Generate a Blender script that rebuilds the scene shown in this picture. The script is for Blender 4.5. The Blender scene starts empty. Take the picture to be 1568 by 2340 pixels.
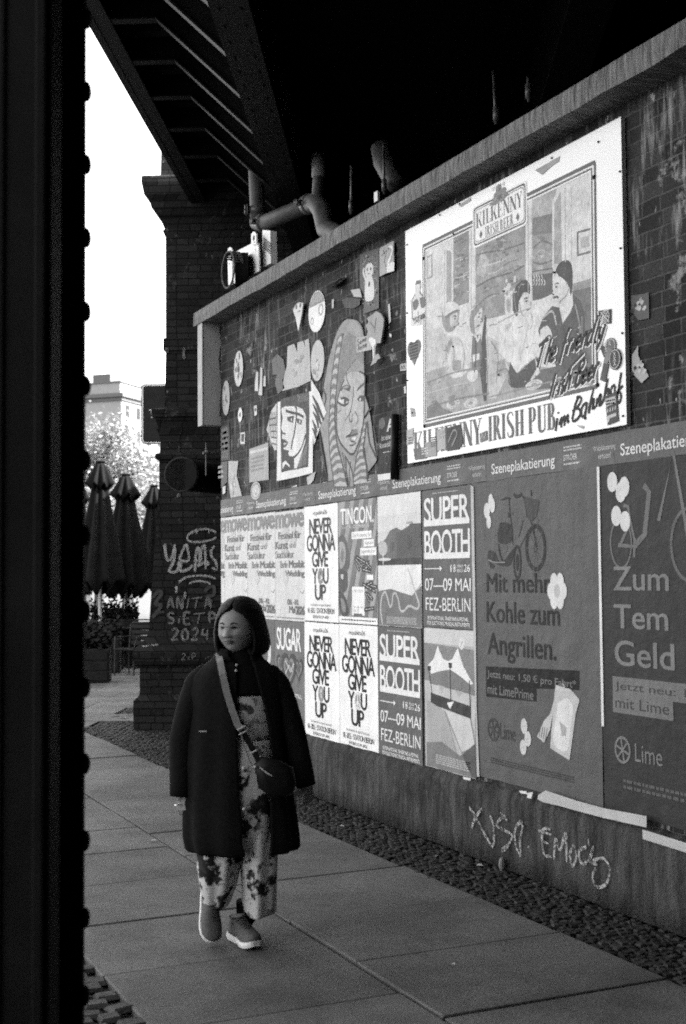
import bpy, bmesh, math, random
from mathutils import Vector, Matrix, noise
random.seed(7)
R = math.radians
scene = bpy.context.scene
COL = scene.collection

# ------------------------------------------------------------------ camera
CAM_H = 1.68
YAW, PIT, ROL, FPX = R(24.90), R(2.885), R(-0.462), 2932.26     # focal length in 1568-wide picture units
fw = Vector((math.sin(YAW) * math.cos(PIT), math.cos(YAW) * math.cos(PIT), math.sin(PIT)))
rt = Vector((math.cos(YAW), -math.sin(YAW), 0)); up = rt.cross(fw)
rt, up = rt * math.cos(ROL) + up * math.sin(ROL), -rt * math.sin(ROL) + up * math.cos(ROL)
cam_data = bpy.data.cameras.new('camera'); cam = bpy.data.objects.new('camera', cam_data); COL.objects.link(cam)
cam.matrix_world = Matrix((( rt.x, up.x, -fw.x, 0), (rt.y, up.y, -fw.y, 0), (rt.z, up.z, -fw.z, CAM_H), (0, 0, 0, 1)))
cam_data.sensor_fit = 'VERTICAL'; cam_data.sensor_height = 36.0; cam_data.lens = 36.0 * FPX / 2339.0
cam_data.clip_start = 0.05; cam_data.clip_end = 2000
cam_data.dof.use_dof = True; cam_data.dof.focus_distance = 8.2; cam_data.dof.aperture_fstop = 5.0
scene.camera = cam

# ------------------------------------------------------------------ world, sun, exposure (black-and-white light)
SUN_HEAD, SUN_EL = R(122), R(40)
world = bpy.data.worlds.new('World'); scene.world = world; world.use_nodes = True
wn = world.node_tree; bg = wn.nodes['Background']
sky = wn.nodes.new('ShaderNodeTexSky'); sky.sky_type = 'NISHITA'; sky.sun_disc = False
sky.sun_elevation = SUN_EL; sky.sun_rotation = SUN_HEAD; sky.air_density = 1.0; sky.dust_density = 3.0; sky.ozone_density = 1.0
bw = wn.nodes.new('ShaderNodeRGBToBW'); wn.links.new(sky.outputs[0], bw.inputs[0]); wn.links.new(bw.outputs[0], bg.inputs[0])
bg.inputs[1].default_value = 0.15
sd = bpy.data.lights.new('sun', 'SUN'); sd.energy = 3.0; sd.angle = R(0.5); sd.color = (1, 1, 1)
sun = bpy.data.objects.new('sun', sd); COL.objects.link(sun)
sv = Vector((math.sin(SUN_HEAD) * math.cos(SUN_EL), math.cos(SUN_HEAD) * math.cos(SUN_EL), math.sin(SUN_EL)))
sun.rotation_euler = sv.to_track_quat('Z', 'Y').to_euler(); sun.location = sv * 60
scene.view_settings.view_transform = 'Standard'; scene.view_settings.look = 'None'
scene.view_settings.exposure = 3.25; scene.view_settings.gamma = 1.0
scene.render.engine = 'CYCLES'; scene.cycles.use_denoising = False; scene.cycles.filter_width = 1.9      # keep the fine grain, the photograph is on grainy film

# ------------------------------------------------------------------ picture rays onto real planes
def ray(px, py): return fw + rt * ((px - 784) / FPX) - up * ((py - 1169.5) / FPX)
O = Vector((0, 0, CAM_H))
def on_x(px, py, D): d = ray(px, py); return O + d * (D / d.x)
def on_z(px, py, z=0): d = ray(px, py); return O + d * ((z - CAM_H) / d.z)
def at_depth(px, py, t): return O + ray(px, py) * t
ZM = {'A1': (0, 50, 1.2544), 'A2': (1250, 50, 1.2544), 'A3': (650, 1050, 1.8447), 'A4': (1400, 400, 1.568), 'B1': (700, 1700, 2.0907),
      'B2': (1050, 1700, 2.0347), 'B3': (1650, 1600, 1.56), 'F4': (1000, 1350, 3.4844), 'F6': (2050, 1080, 4.5), 'F7': (1700, 640, 3.136),
      'F8': (1530, 950, 3.336), 'F5': (1720, 1740, 4.126), 'M1': (750, 400, 1.96), 'L4': (200, 1200, 1.8), 'D4': (1000, 2700, 1.04533), 'R2': (280, 1250, 4.612), 'V': (0, 0, .62720)}
def zp(zm, p): o = ZM[zm]; return (o[0] + p[0] / o[2]) / 1.59439, (o[1] + p[1] / o[2]) / 1.59439
WALL = 4.02            # x of the brick face
def W(zm, pts, D=4.0):  # traced points -> (y, z) on the wall
    out = []
    for p in pts:
        q = on_x(*zp(zm, p), D); out.append((q.y, q.z))
    return out

# ------------------------------------------------------------------ materials
MATS = {}
def nodes_mat(name):
    m = bpy.data.materials.new(name); m.use_nodes = True; nt = m.node_tree
    b = nt.nodes['Principled BSDF']; b.inputs['Specular IOR Level'].default_value = .10; return m, nt, b
def mix_val(nt, a, b, fac):      # grey mix
    n = nt.nodes.new('ShaderNodeMix'); n.data_type = 'RGBA'
    for i, v in ((6, a), (7, b)):
        if isinstance(v, (int, float)): n.inputs[i].default_value = (v, v, v, 1)
        else: nt.links.new(v, n.inputs[i])
    if isinstance(fac, (int, float)): n.inputs[0].default_value = fac
    else: nt.links.new(fac, n.inputs[0])
    return n.outputs[2]
def coord(nt, scale=(1, 1, 1), kind='Object'):
    tc = nt.nodes.new('ShaderNodeTexCoord'); mp = nt.nodes.new('ShaderNodeMapping'); mp.inputs['Scale'].default_value = scale
    nt.links.new(tc.outputs[kind], mp.inputs[0]); return mp.outputs[0]
def noise_tex(nt, vec, scale, detail=4, rough=.6):
    n = nt.nodes.new('ShaderNodeTexNoise'); n.inputs['Scale'].default_value = scale; n.inputs['Detail'].default_value = detail
    n.inputs['Roughness'].default_value = rough; nt.links.new(vec, n.inputs['Vector']); return n.outputs['Fac']
def ramp(nt, fac, a, b, va=0.0, vb=1.0):
    r = nt.nodes.new('ShaderNodeMapRange'); r.inputs[1].default_value = a; r.inputs[2].default_value = b
    r.inputs[3].default_value = va; r.inputs[4].default_value = vb; nt.links.new(fac, r.inputs[0]); return r.outputs[0]
def math_n(nt, op, a, b=0.0):
    n = nt.nodes.new('ShaderNodeMath'); n.operation = op
    for i, v in ((0, a), (1, b)):
        if isinstance(v, (int, float)): n.inputs[i].default_value = v
        else: nt.links.new(v, n.inputs[i])
    return n.outputs[0]
def bump(nt, bsdf, h, strength=.3, dist=.01):
    b = nt.nodes.new('ShaderNodeBump'); b.inputs['Strength'].default_value = strength; b.inputs['Distance'].default_value = dist
    nt.links.new(h, b.inputs['Height']); nt.links.new(b.outputs[0], bsdf.inputs['Normal'])
def grain(name, v, var=.25, scale=20, rough=.7, bmp=.0, bdist=.01, stretch=(1, 1, 1), metal=0.0, spots=None, spec=None):
    if name in MATS: return MATS[name]
    m, nt, b = nodes_mat(name); c = coord(nt, stretch)
    f = ramp(nt, noise_tex(nt, c, scale, 6, .65), .3, .7)
    col = mix_val(nt, v * (1 - var), v * (1 + var), f)
    if spots: col = mix_val(nt, col, spots[0], ramp(nt, noise_tex(nt, c, spots[1], 3, .6), spots[2], spots[2] + .05))
    nt.links.new(col, b.inputs['Base Color'])
    b.inputs['Specular IOR Level'].default_value = spec if spec is not None else (.5 if rough < .5 and v > .03 else .10)
    b.inputs['Roughness'].default_value = rough; b.inputs['Metallic'].default_value = metal
    if bmp: bump(nt, b, f, bmp, bdist)
    MATS[name] = m; return m
def paint(v):                   # brushy sign painter's greys
    v = round(v, 2); name = 'sign_paint_%d' % round(v * 100)
    if name in MATS: return MATS[name]
    m, nt, b = nodes_mat(name); c = coord(nt); c2 = coord(nt, (1, .35, 1))
    a = ramp(nt, noise_tex(nt, c, 22, 6, .7), .32, .68); d = ramp(nt, noise_tex(nt, c2, 75, 4, .7), .35, .65); e = ramp(nt, noise_tex(nt, c, 8, 3, .5), .35, .65)
    k = math_n(nt, 'ADD', math_n(nt, 'MULTIPLY', a, .4), math_n(nt, 'ADD', math_n(nt, 'MULTIPLY', d, .35), math_n(nt, 'MULTIPLY', e, .25)))
    nt.links.new(mix_val(nt, v * .5, min(v * 1.5 + .02, .78), k), b.inputs['Base Color']); b.inputs['Roughness'].default_value = .5
    MATS[name] = m; return m
def ink(v):                     # printed greys, slightly mottled and creased paper
    v = round(v, 3); name = 'print_grey_%d' % round(v * 1000)
    if name in MATS: return MATS[name]
    m, nt, b = nodes_mat(name); c = coord(nt)
    f = noise_tex(nt, c, 260, 2, .7); g = noise_tex(nt, c, 5, 5, .6)
    s = math_n(nt, 'ADD', math_n(nt, 'MULTIPLY', f, .5), math_n(nt, 'MULTIPLY', g, .5))
    nt.links.new(mix_val(nt, v * .78, min(v * 1.2, .86), ramp(nt, s, .3, .7)), b.inputs['Base Color'])
    b.inputs['Roughness'].default_value = .55
    bump(nt, b, math_n(nt, 'ADD', noise_tex(nt, c, 4, 5, .62), math_n(nt, 'MULTIPLY', noise_tex(nt, coord(nt, (1, .25, 1)), 9, 2, .5), .5)), .55, .03)
    MATS[name] = m; return m
def brick(name, c1, c2, mortar, streak=.0, swap=False, patch=.0, bw_=.25, rh=.079, ms=.006):
    if name in MATS: return MATS[name]
    m, nt, b = nodes_mat(name)
    tc = nt.nodes.new('ShaderNodeTexCoord'); sx = nt.nodes.new('ShaderNodeSeparateXYZ'); nt.links.new(tc.outputs['Object'], sx.inputs[0])
    cx = nt.nodes.new('ShaderNodeCombineXYZ')
    if swap: nt.links.new(math_n(nt, 'ADD', sx.outputs[0], sx.outputs[1]), cx.inputs[0]); nt.links.new(sx.outputs[2], cx.inputs[1])
    else: nt.links.new(sx.outputs[0], cx.inputs[0]); nt.links.new(sx.outputs[1], cx.inputs[1])
    v = cx.outputs[0]
    wob = nt.nodes.new('ShaderNodeVectorMath'); wob.operation = 'ADD'
    nz = nt.nodes.new('ShaderNodeTexNoise'); nz.inputs['Scale'].default_value = 9; nt.links.new(v, nz.inputs['Vector'])
    sc = nt.nodes.new('ShaderNodeVectorMath'); sc.operation = 'SCALE'; sc.inputs['Scale'].default_value = .012; nt.links.new(nz.outputs['Color'], sc.inputs[0])
    nt.links.new(v, wob.inputs[0]); nt.links.new(sc.outputs[0], wob.inputs[1])
    bt = nt.nodes.new('ShaderNodeTexBrick'); nt.links.new(wob.outputs[0], bt.inputs['Vector'])
    for k, val in (('Color1', c1), ('Color2', c2), ('Mortar', mortar)): bt.inputs[k].default_value = (val, val, val, 1)
    for k, val in (('Scale', 1), ('Mortar Size', ms), ('Mortar Smooth', .25), ('Bias', 0), ('Brick Width', bw_), ('Row Height', rh)): bt.inputs[k].default_value = val
    bt.offset = .5; bt.squash = .55; bt.squash_frequency = 2
    fine = noise_tex(nt, v, 55, 6, .7)
    col = mix_val(nt, bt.outputs['Color'], 0.0, ramp(nt, fine, .35, .75, 0, .55))
    if streak:
        mp = nt.nodes.new('ShaderNodeMapping'); mp.inputs['Scale'].default_value = (9, 1.1, 1); nt.links.new(v, mp.inputs[0])
        st = ramp(nt, noise_tex(nt, mp.outputs[0], 2.2, 5, .62), .52, .74)
        big = ramp(nt, noise_tex(nt, v, 1.1, 3, .5), .42, .62)
        k = math_n(nt, 'MULTIPLY', math_n(nt, 'MULTIPLY', st, big), streak)
        col = mix_val(nt, col, .42, k)
    if patch:
        pt = ramp(nt, noise_tex(nt, v, 4.0, 7, .68), .6, .66)
        col = mix_val(nt, col, .3, math_n(nt, 'MULTIPLY', pt, patch))
        mp2 = nt.nodes.new('ShaderNodeMapping'); mp2.inputs['Scale'].default_value = (1, .55, 1); nt.links.new(v, mp2.inputs[0])
        fl = ramp(nt, noise_tex(nt, mp2.outputs[0], 17, 3, .55), .665, .69); reg = ramp(nt, noise_tex(nt, v, 1.6, 3, .5), .42, .58)
        col = mix_val(nt, col, .42, math_n(nt, 'MULTIPLY', math_n(nt, 'MULTIPLY', fl, reg), min(1.0, patch * 1.2)))
        col = mix_val(nt, col, .008, ramp(nt, noise_tex(nt, v, 2.4, 6, .7), .5, .72, 0, .75))
    nt.links.new(col, b.inputs['Base Color']); b.inputs['Roughness'].default_value = .8
    h = math_n(nt, 'SUBTRACT', math_n(nt, 'MULTIPLY', fine, .35), bt.outputs['Fac'])
    bump(nt, b, h, .8, .008)
    MATS[name] = m; return m

# ------------------------------------------------------------------ object helpers
def tag(o, label=None, cat=None, group=None, kind=None):
    if label: o['label'] = label
    if cat: o['category'] = cat
    if group: o['group'] = group
    if kind: o['kind'] = kind
    return o
def link(name, me, parent=None, mats=(), loc=None, mat=None, smooth=False):
    o = bpy.data.objects.new(name, me); COL.objects.link(o)
    for m in mats: me.materials.append(m)
    if parent: o.parent = parent
    if mat is not None: o.matrix_world = mat
    elif loc is not None: o.location = loc
    if smooth:
        for p in me.polygons: p.use_smooth = True
    return o
def mesh(name, vs, fs, parent=None, mats=(), mi=None, loc=None, mat=None, smooth=False):
    me = bpy.data.meshes.new(name); me.from_pydata([tuple(v) for v in vs], [], fs); 
    o = link(name, me, parent, mats, loc, mat, smooth)
    if mi: me.polygons.foreach_set('material_index', mi)
    me.update(); return o
def empty(name, loc, rz=0, label=None, cat=None, group=None):
    o = bpy.data.objects.new(name, None); COL.objects.link(o); o.location = loc; o.rotation_euler = (0, 0, rz); o.empty_display_size = .1
    return tag(o, label, cat, group)
def copy_tree(o, parent=None):
    c = o.copy(); COL.objects.link(c)
    if parent: c.parent = parent
    for ch in [x for x in o.children]: copy_tree(ch, c)
    return c
class MB:                       # a bag of shapes that becomes ONE mesh
    def __init__(s): s.v = []; s.f = []; s.mi = []; s.m = 0
    def add(s, vs, fs):
        n = len(s.v); s.v += [tuple(v) for v in vs]; s.f += [tuple(i + n for i in f) for f in fs]; s.mi += [s.m] * len(fs); return s
    def box(s, c, d, rot=None, bev=0.0):
        x, y, z = d[0] / 2, d[1] / 2, d[2] / 2
        b = min(bev, x * .9, y * .9, z * .9)
        if b <= 0:
            vs = [Vector((i * x, j * y, k * z)) for i in (-1, 1) for j in (-1, 1) for k in (-1, 1)]
            fs = [(0, 1, 3, 2), (4, 6, 7, 5), (0, 4, 5, 1), (2, 3, 7, 6), (0, 2, 6, 4), (1, 5, 7, 3)]
        else:
            bm = bmesh.new(); bmesh.ops.create_cube(bm, size=1)
            for w in bm.verts: w.co = Vector((w.co.x * 2 * x, w.co.y * 2 * y, w.co.z * 2 * z))
            bmesh.ops.bevel(bm, geom=bm.edges[:], offset=b, segments=2, profile=.6, affect='EDGES')
            bm.verts.index_update(); vs = [w.co.copy() for w in bm.verts]; fs = [tuple(w.index for w in f.verts) for f in bm.faces]; bm.free()
        if rot is not None: vs = [rot @ v for v in vs]
        c = Vector(c); return s.add([v + c for v in vs], fs)
    def tube(s, pts, r, n=10, cap=True):
        pts = [Vector(p) for p in pts]; rs = r if isinstance(r, (list, tuple)) else [r] * len(pts)
        rings = []; prev = None
        for i, p in enumerate(pts):
            t = (pts[min(i + 1, len(pts) - 1)] - pts[max(i - 1, 0)]).normalized()
            if prev is None: a = t.orthogonal().normalized()
            else: a = (prev - t * prev.dot(t)); a = a.normalized() if a.length > 1e-6 else t.orthogonal().normalized()
            prev = a; b = t.cross(a)
            rings.append([p + (a * math.cos(2 * math.pi * k / n) + b * math.sin(2 * math.pi * k / n)) * rs[i] for k in range(n)])
        vs = [v for rg in rings for v in rg]; fs = []
        for i in range(len(rings) - 1):
            for k in range(n): fs.append((i * n + k, i * n + (k + 1) % n, (i + 1) * n + (k + 1) % n, (i + 1) * n + k))
        if cap: fs += [tuple(range(n - 1, -1, -1)), tuple((len(rings) - 1) * n + k for k in range(n))]
        return s.add(vs, fs)
    def loft(s, rings, closed=True, cap=True):
        n = len(rings[0]); vs = [v for rg in rings for v in rg]; fs = []
        for i in range(len(rings) - 1):
            for k in range(n if closed else n - 1): fs.append((i * n + k, i * n + (k + 1) % n, (i + 1) * n + (k + 1) % n, (i + 1) * n + k))
        if cap and closed: fs += [tuple(range(n - 1, -1, -1)), tuple((len(rings) - 1) * n + k for k in range(n))]
        return s.add(vs, fs)
    def sphere(s, c, r, nu=12, nv=8):
        r = r if isinstance(r, (tuple, list)) else (r, r, r); c = Vector(c); vs = [c + Vector((0, 0, r[2]))]; fs = []
        for j in range(1, nv):
            a = math.pi * j / nv
            for k in range(nu): b = 2 * math.pi * k / nu; vs.append(c + Vector((r[0] * math.sin(a) * math.cos(b), r[1] * math.sin(a) * math.sin(b), r[2] * math.cos(a))))
        vs.append(c - Vector((0, 0, r[2]))); L = len(vs) - 1
        for k in range(nu):
            fs.append((0, 1 + k, 1 + (k + 1) % nu)); fs.append((L, 1 + (nv - 2) * nu + (k + 1) % nu, 1 + (nv - 2) * nu + k))
            for j in range(nv - 2): a = 1 + j * nu; fs.append((a + k, a + nu + k, a + nu + (k + 1) % nu, a + (k + 1) % nu))
        return s.add(vs, fs)
    def build(s, name, mats, parent=None, loc=None, mat=None, smooth=False):
        mats = mats if isinstance(mats, (list, tuple)) else [mats]
        return mesh(name, s.v, s.f, parent, mats, s.mi if len(mats) > 1 else None, loc, mat, smooth)
def rotz(a): return Matrix.Rotation(a, 3, 'Z')

# ------------------------------------------------------------------ flat printed / painted things on the wall
TXT = {}
def text_mesh(s, bold=0.0, space=1.0):
    key = (s, bold, space)
    if key not in TXT:
        cu = bpy.data.curves.new('lettering', 'FONT'); cu.body = s; cu.size = 1; cu.offset = bold; cu.space_character = space; cu.resolution_u = 4; cu.fill_mode = 'FRONT'
        ob = bpy.data.objects.new('lettering', cu); COL.objects.link(ob); dg = bpy.context.evaluated_depsgraph_get()
        me = ob.evaluated_get(dg).to_mesh(); TXT[key] = ([(v.co.x, v.co.y) for v in me.vertices], [tuple(p.vertices) for p in me.polygons])
        ob.evaluated_get(dg).to_mesh_clear(); bpy.data.objects.remove(ob); bpy.data.curves.remove(cu)
    return TXT[key]
def smooth_path(pts, k=5):
    if len(pts) < 3: return pts
    P = [pts[0]] + list(pts) + [pts[-1]]; out = []
    for i in range(1, len(P) - 2):
        for j in range(k):
            t = j / k; a, b, c, d = P[i - 1], P[i], P[i + 1], P[i + 2]
            out.append(tuple(.5 * (2 * b[q] + (c[q] - a[q]) * t + (2 * a[q] - 5 * b[q] + 4 * c[q] - d[q]) * t * t + (3 * b[q] - a[q] - 3 * c[q] + d[q]) * t ** 3) for q in (0, 1)))
    out.append(pts[-1]); return out
SLAB = {}
class G:                        # flat artwork; points are (y, z) on the wall
    STEP = .000004
    def __init__(s, v=.05, kind=None): s.kind = kind or ink; s.v = []; s.f = []; s.mi = []; s.mats = []; s.m = v; s.lay = 0
    def ink(s, v): s.m = v; return s
    def _add(s, pts, faces):
        m = s.m if not isinstance(s.m, (int, float)) else s.kind(s.m)
        if m not in s.mats: s.mats.append(m)
        s.lay += 1; n = len(s.v); d = s.lay * s.STEP
        s.v += [(p[0], p[1], d) for p in pts]; s.f += [tuple(i + n for i in f) for f in faces]; s.mi += [s.mats.index(m)] * len(faces); return s
    def poly(s, pts, sm=0):
        if sm: pts = smooth_path(list(pts) + [pts[0]], sm)[:-1]
        from mathutils.geometry import tessellate_polygon
        tr = tessellate_polygon([[Vector((p[0], p[1], 0)) for p in pts]])
        return s._add(pts, tr)
    def rect(s, y0, z0, y1, z1): return s.poly([(y0, z0), (y1, z0), (y1, z1), (y0, z1)])
    def ell(s, c, r, n=28, a0=0):
        r = r if isinstance(r, tuple) else (r, r); return s.poly([(c[0] + r[0] * math.cos(2 * math.pi * k / n + a0), c[1] + r[1] * math.sin(2 * math.pi * k / n + a0)) for k in range(n)])
    def ring(s, c, r, w, n=32):
        r = r if isinstance(r, tuple) else (r, r); return s.stroke([(c[0] + r[0] * math.cos(2 * math.pi * k / n), c[1] + r[1] * math.sin(2 * math.pi * k / n)) for k in range(n + 1)], w)
    def stroke(s, pts, w, sm=0, dash=None):
        if sm: pts = smooth_path(pts, sm)
        vs = []; fs = []
        ws = w if isinstance(w, (list, tuple)) else None
        for i, p in enumerate(pts):
            a = pts[max(i - 1, 0)]; b = pts[min(i + 1, len(pts) - 1)]; tx, ty = b[0] - a[0], b[1] - a[1]; L = math.hypot(tx, ty) or 1
            if ws: q = i / max(len(pts) - 1, 1) * (len(ws) - 1); j = min(int(q), len(ws) - 2); ww = ws[j] + (ws[j + 1] - ws[j]) * (q - j)
            else: ww = w
            nx, ny = -ty / L * ww / 2, tx / L * ww / 2
            vs += [(p[0] + nx, p[1] + ny), (p[0] - nx, p[1] - ny)]
            if i: fs.append((2 * i - 2, 2 * i - 1, 2 * i + 1, 2 * i))
        return s._add(vs, fs)
    def text(s, t, box, bold=0.0, space=1.0, shear=0.0, rot=0.0):   # box (y_left, z_bottom, y_right, z_top); y falls to the right
        vs, fs = text_mesh(t, 0, space); xs = [v[0] for v in vs]; zs = [v[1] for v in vs]
        x0, x1, a, b = min(xs), max(xs), min(zs), max(zs); yl, zb, yr, zt = box
        pts = []
        for v in vs:
            q = (v[1] - a) / (b - a); x = (v[0] - x0) / (x1 - x0) + shear * (q - .5)
            pts.append((yl + (yr - yl) * x, zb + (zt - zb) * q + rot * (x - .5)))
        if bold <= 0: return s._add(pts, fs)
        bx = bold * .8 * abs(yr - yl) / (x1 - x0); bz = bold * .5 * (zt - zb) / (b - a)
        for dx, dz in ((0, 0), (-1, 0), (1, 0), (-.5, .5), (.5, .5), (-.5, -.5), (.5, -.5), (0, 1), (0, -1)): s._add([(p[0] + dx * bx, p[1] + dz * bz) for p in pts], fs)
        return s
    def greek(s, box, n, rows=1, seed=1):                            # lines too small to read
        rnd = random.Random(seed); yl, zb, yr, zt = box; h = (zt - zb) / rows
        for r_ in range(rows):
            x = 0.0; 
            while x < 1:
                w = rnd.uniform(.5, 1.5) / n; e = min(x + w * .8, 1)
                s.lay -= 1; s.rect(yl + (yr - yl) * x, zt - h * (r_ + .75), yl + (yr - yl) * e, zt - h * (r_ + .25)); x += w
        return s
WROT = Matrix(((0, 0, -1), (-1, 0, 0), (0, 1, 0)))      # local x -> -y, local y -> z, local z -> -x (out of the wall)
def wall_mat(y, z, x): m = WROT.to_4x4(); m.translation = Vector((x, y, z)); return m
def flat(name, g, label, cat, group=None, x=4.0, thick=.0012, parent=None):
    """a top-level flat thing; g = G whose FIRST shapes are the sheet; returned with its centre"""
    ys = [v[0] for v in g.v]; zs = [v[1] for v in g.v]; c = ((min(ys) + max(ys)) / 2, (min(zs) + max(zs)) / 2)
    vs = [(c[0] - v[0], v[1] - c[1], v[2]) for v in g.v]; mi = list(g.mi); fs = []
    for f in g.f:                # every face looks out of the wall
        p, q, r_ = (vs[i] for i in f[:3]); n = (q[0] - p[0]) * (r_[1] - p[1]) - (q[1] - p[1]) * (r_[0] - p[0]); fs.append(f if n >= 0 else tuple(reversed(f)))
    o = mesh(name, vs, fs, None, g.mats, mi, mat=wall_mat(c[0], c[1], x))
    if thick:
        md = o.modifiers.new('thickness', 'SOLIDIFY'); md.thickness = thick; md.offset = -1
    o['_c'] = c; return tag(o, label, cat, group)
def part(parent, name, g, lift=.0015, label=None):
    c = parent['_c']; vs = [(c[0] - v[0], v[1] - c[1], v[2] + lift) for v in g.v]
    o = mesh(name, vs, g.f, parent, g.mats, g.mi)
    if label: o['label'] = label
    return o
# ================================================================== SETTING
Y_END = 11.36          # where the brick wall stops
AX = Vector((math.sin(R(27.6)), math.cos(R(27.6)), 0)); NX = Vector((AX.y, -AX.x, 0))     # along the bridge, across it
EDGE0 = NX.dot(Vector((2.492, 9.951, 0)))                                              # the deck's street edge
def BR(off, t, z=0.0): return NX * (EDGE0 + off) + AX * t + Vector((0, 0, z))             # bridge frame -> world
BROT = Matrix((NX, AX, Vector((0, 0, 1)))).transposed()
def bridge_mat(off, t, z=0): m = BROT.to_4x4(); m.translation = BR(off, t, z); return m

# ground
stone_dark = grain('joint_sand', .03, .3, 40)
g = MB(); g.loft([[Vector((-400, -300, -.06)), Vector((400, -300, -.06))], [Vector((-400, 900, -.06)), Vector((400, 900, -.06))]], closed=False)
tag(g.build('ground', grain('sand_bed', .07, .3, 3)), kind='structure')
def slab_mat():
    m, nt, b = nodes_mat('granite_slab'); c = coord(nt); oi = nt.nodes.new('ShaderNodeNewGeometry')
    f = noise_tex(nt, c, 170, 3, .7); g_ = noise_tex(nt, c, 2.2, 5, .6); s = noise_tex(nt, c, 38, 2, .6)
    base = mix_val(nt, .075, .19, ramp(nt, f, .36, .64))
    base = mix_val(nt, base, .065, ramp(nt, g_, .45, .7, 0, .5))
    rnd = mix_val(nt, .0, 1.0, oi.outputs['Random Per Island'])
    base2 = nt.nodes.new('ShaderNodeMix'); base2.data_type = 'RGBA'; base2.blend_type = 'MULTIPLY'; base2.inputs[0].default_value = 1
    nt.links.new(base, base2.inputs[6]); nt.links.new(mix_val(nt, .82, 1.12, oi.outputs['Random Per Island']), base2.inputs[7])
    vo = nt.nodes.new('ShaderNodeTexVoronoi'); vo.inputs['Scale'].default_value = 3.1; nt.links.new(c, vo.inputs['Vector'])
    col = mix_val(nt, base2.outputs[2], .05, ramp(nt, vo.outputs['Distance'], .05, .035, 0, .75))
    vo2 = nt.nodes.new('ShaderNodeTexVoronoi'); vo2.inputs['Scale'].default_value = 4.7; nt.links.new(c, vo2.inputs['Vector']); col = mix_val(nt, col, .26, ramp(nt, vo2.outputs['Distance'], .032, .022, 0, .5))
    col = mix_val(nt, col, .055, ramp(nt, noise_tex(nt, c, 1.3, 6, .7), .44, .66, 0, .8)); col = mix_val(nt, col, .05, ramp(nt, noise_tex(nt, coord(nt, (1, .2, 1)), 6, 5, .7), .58, .75, 0, .5))
    nt.links.new(col, b.inputs['Base Color']); b.inputs['Roughness'].default_value = .66
    bump(nt, b, math_n(nt, 'ADD', f, math_n(nt, 'MULTIPLY', s, .8)), .45, .006); return m
SL = slab_mat(); rnd = random.Random(3)
def slab(mb, x0, x1, y0, y1, gap=.006, z=0):
    zz = z + rnd.uniform(-.004, .004); rot = Matrix.Rotation(rnd.uniform(-.003, .003), 3, 'X') @ Matrix.Rotation(rnd.uniform(-.003, .003), 3, 'Y')
    mb.box(((x0 + x1) / 2, (y0 + y1) / 2, zz - .03), (x1 - x0 - gap, y1 - y0 - gap, .06), rot, bev=.006)
sl = MB()
jr = [-1.1, -.3, .5, 1.3, 2.1, 2.84, 3.6, 4.37, 5.14, 5.9, 6.72, 7.55, 8.3, 8.95, 9.67, 10.5, 11.25, 12.0, 12.74, 13.5, 14.1]
for a, b in zip(jr, jr[1:]): slab(sl, 2.43, 3.5 if a < 6 else (3.47 if a < 8.5 else 3.40), a, b, .012 if rnd.random() < .45 else .006)
jl = [-.7, .1, .9, 1.65, 2.4, 3.15, 3.9, 4.7, 5.46, 6.255, 7.06, 7.85, 8.55, 9.22, 9.85, 10.45, 11.2, 11.95, 12.75, 13.4, 14.1]
for a, b in zip(jl, jl[1:]): slab(sl, 1.39, 2.42, a, b, .014 if rnd.random() < .4 else .006)
for k in range(2):
    x = .37 - k * 1.02
    y = 6.2
    while y < 14: slab(sl, x, x + 1.015, y, y + .78); y += .78
tag(sl.build('pavement', SL), kind='structure')
far = MB()                     # beyond the corner the slabs follow the bridge
y = 0
for row in range(34):
    t = 14.35 + row * .78 + .02
    for k in range(-8, 3):
        o0 = k * 1.05 - 1.22 + (row % 2) * .5
        if o0 > -.2 or o0 + 1.05 > -1.18: 
            if o0 > -1.3: continue
        far.box(BR(o0 + .52, t + .39, -.033 + rnd.uniform(-.003, .003)), (1.04, .771, .06), BROT, bev=.005)
for k in range(0, 16): far.box(BR(-1.22 - .5 + .46, 15 + k * .78 + 2.6, -.034), (.1, .77, .06), BROT, bev=.004)
tag(far.build('far_pavement', SL), kind='structure')
cob, nt, b_ = nodes_mat('cobble_stone'); gi = nt.nodes.new('ShaderNodeNewGeometry'); cc = coord(nt); f1 = noise_tex(nt, cc, 30, 5, .7); f2 = noise_tex(nt, cc, 2.2, 4, .6)
k_ = mix_val(nt, .010, .050, gi.outputs['Random Per Island']); k_ = mix_val(nt, k_, .012, ramp(nt, f1, .4, .7, 0, .6)); k_ = mix_val(nt, k_, .02, ramp(nt, f2, .45, .65, 0, .7))
nt.links.new(k_, b_.inputs['Base Color']); b_.inputs['Roughness'].default_value = .7; bump(nt, b_, f1, .4, .004)
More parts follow.
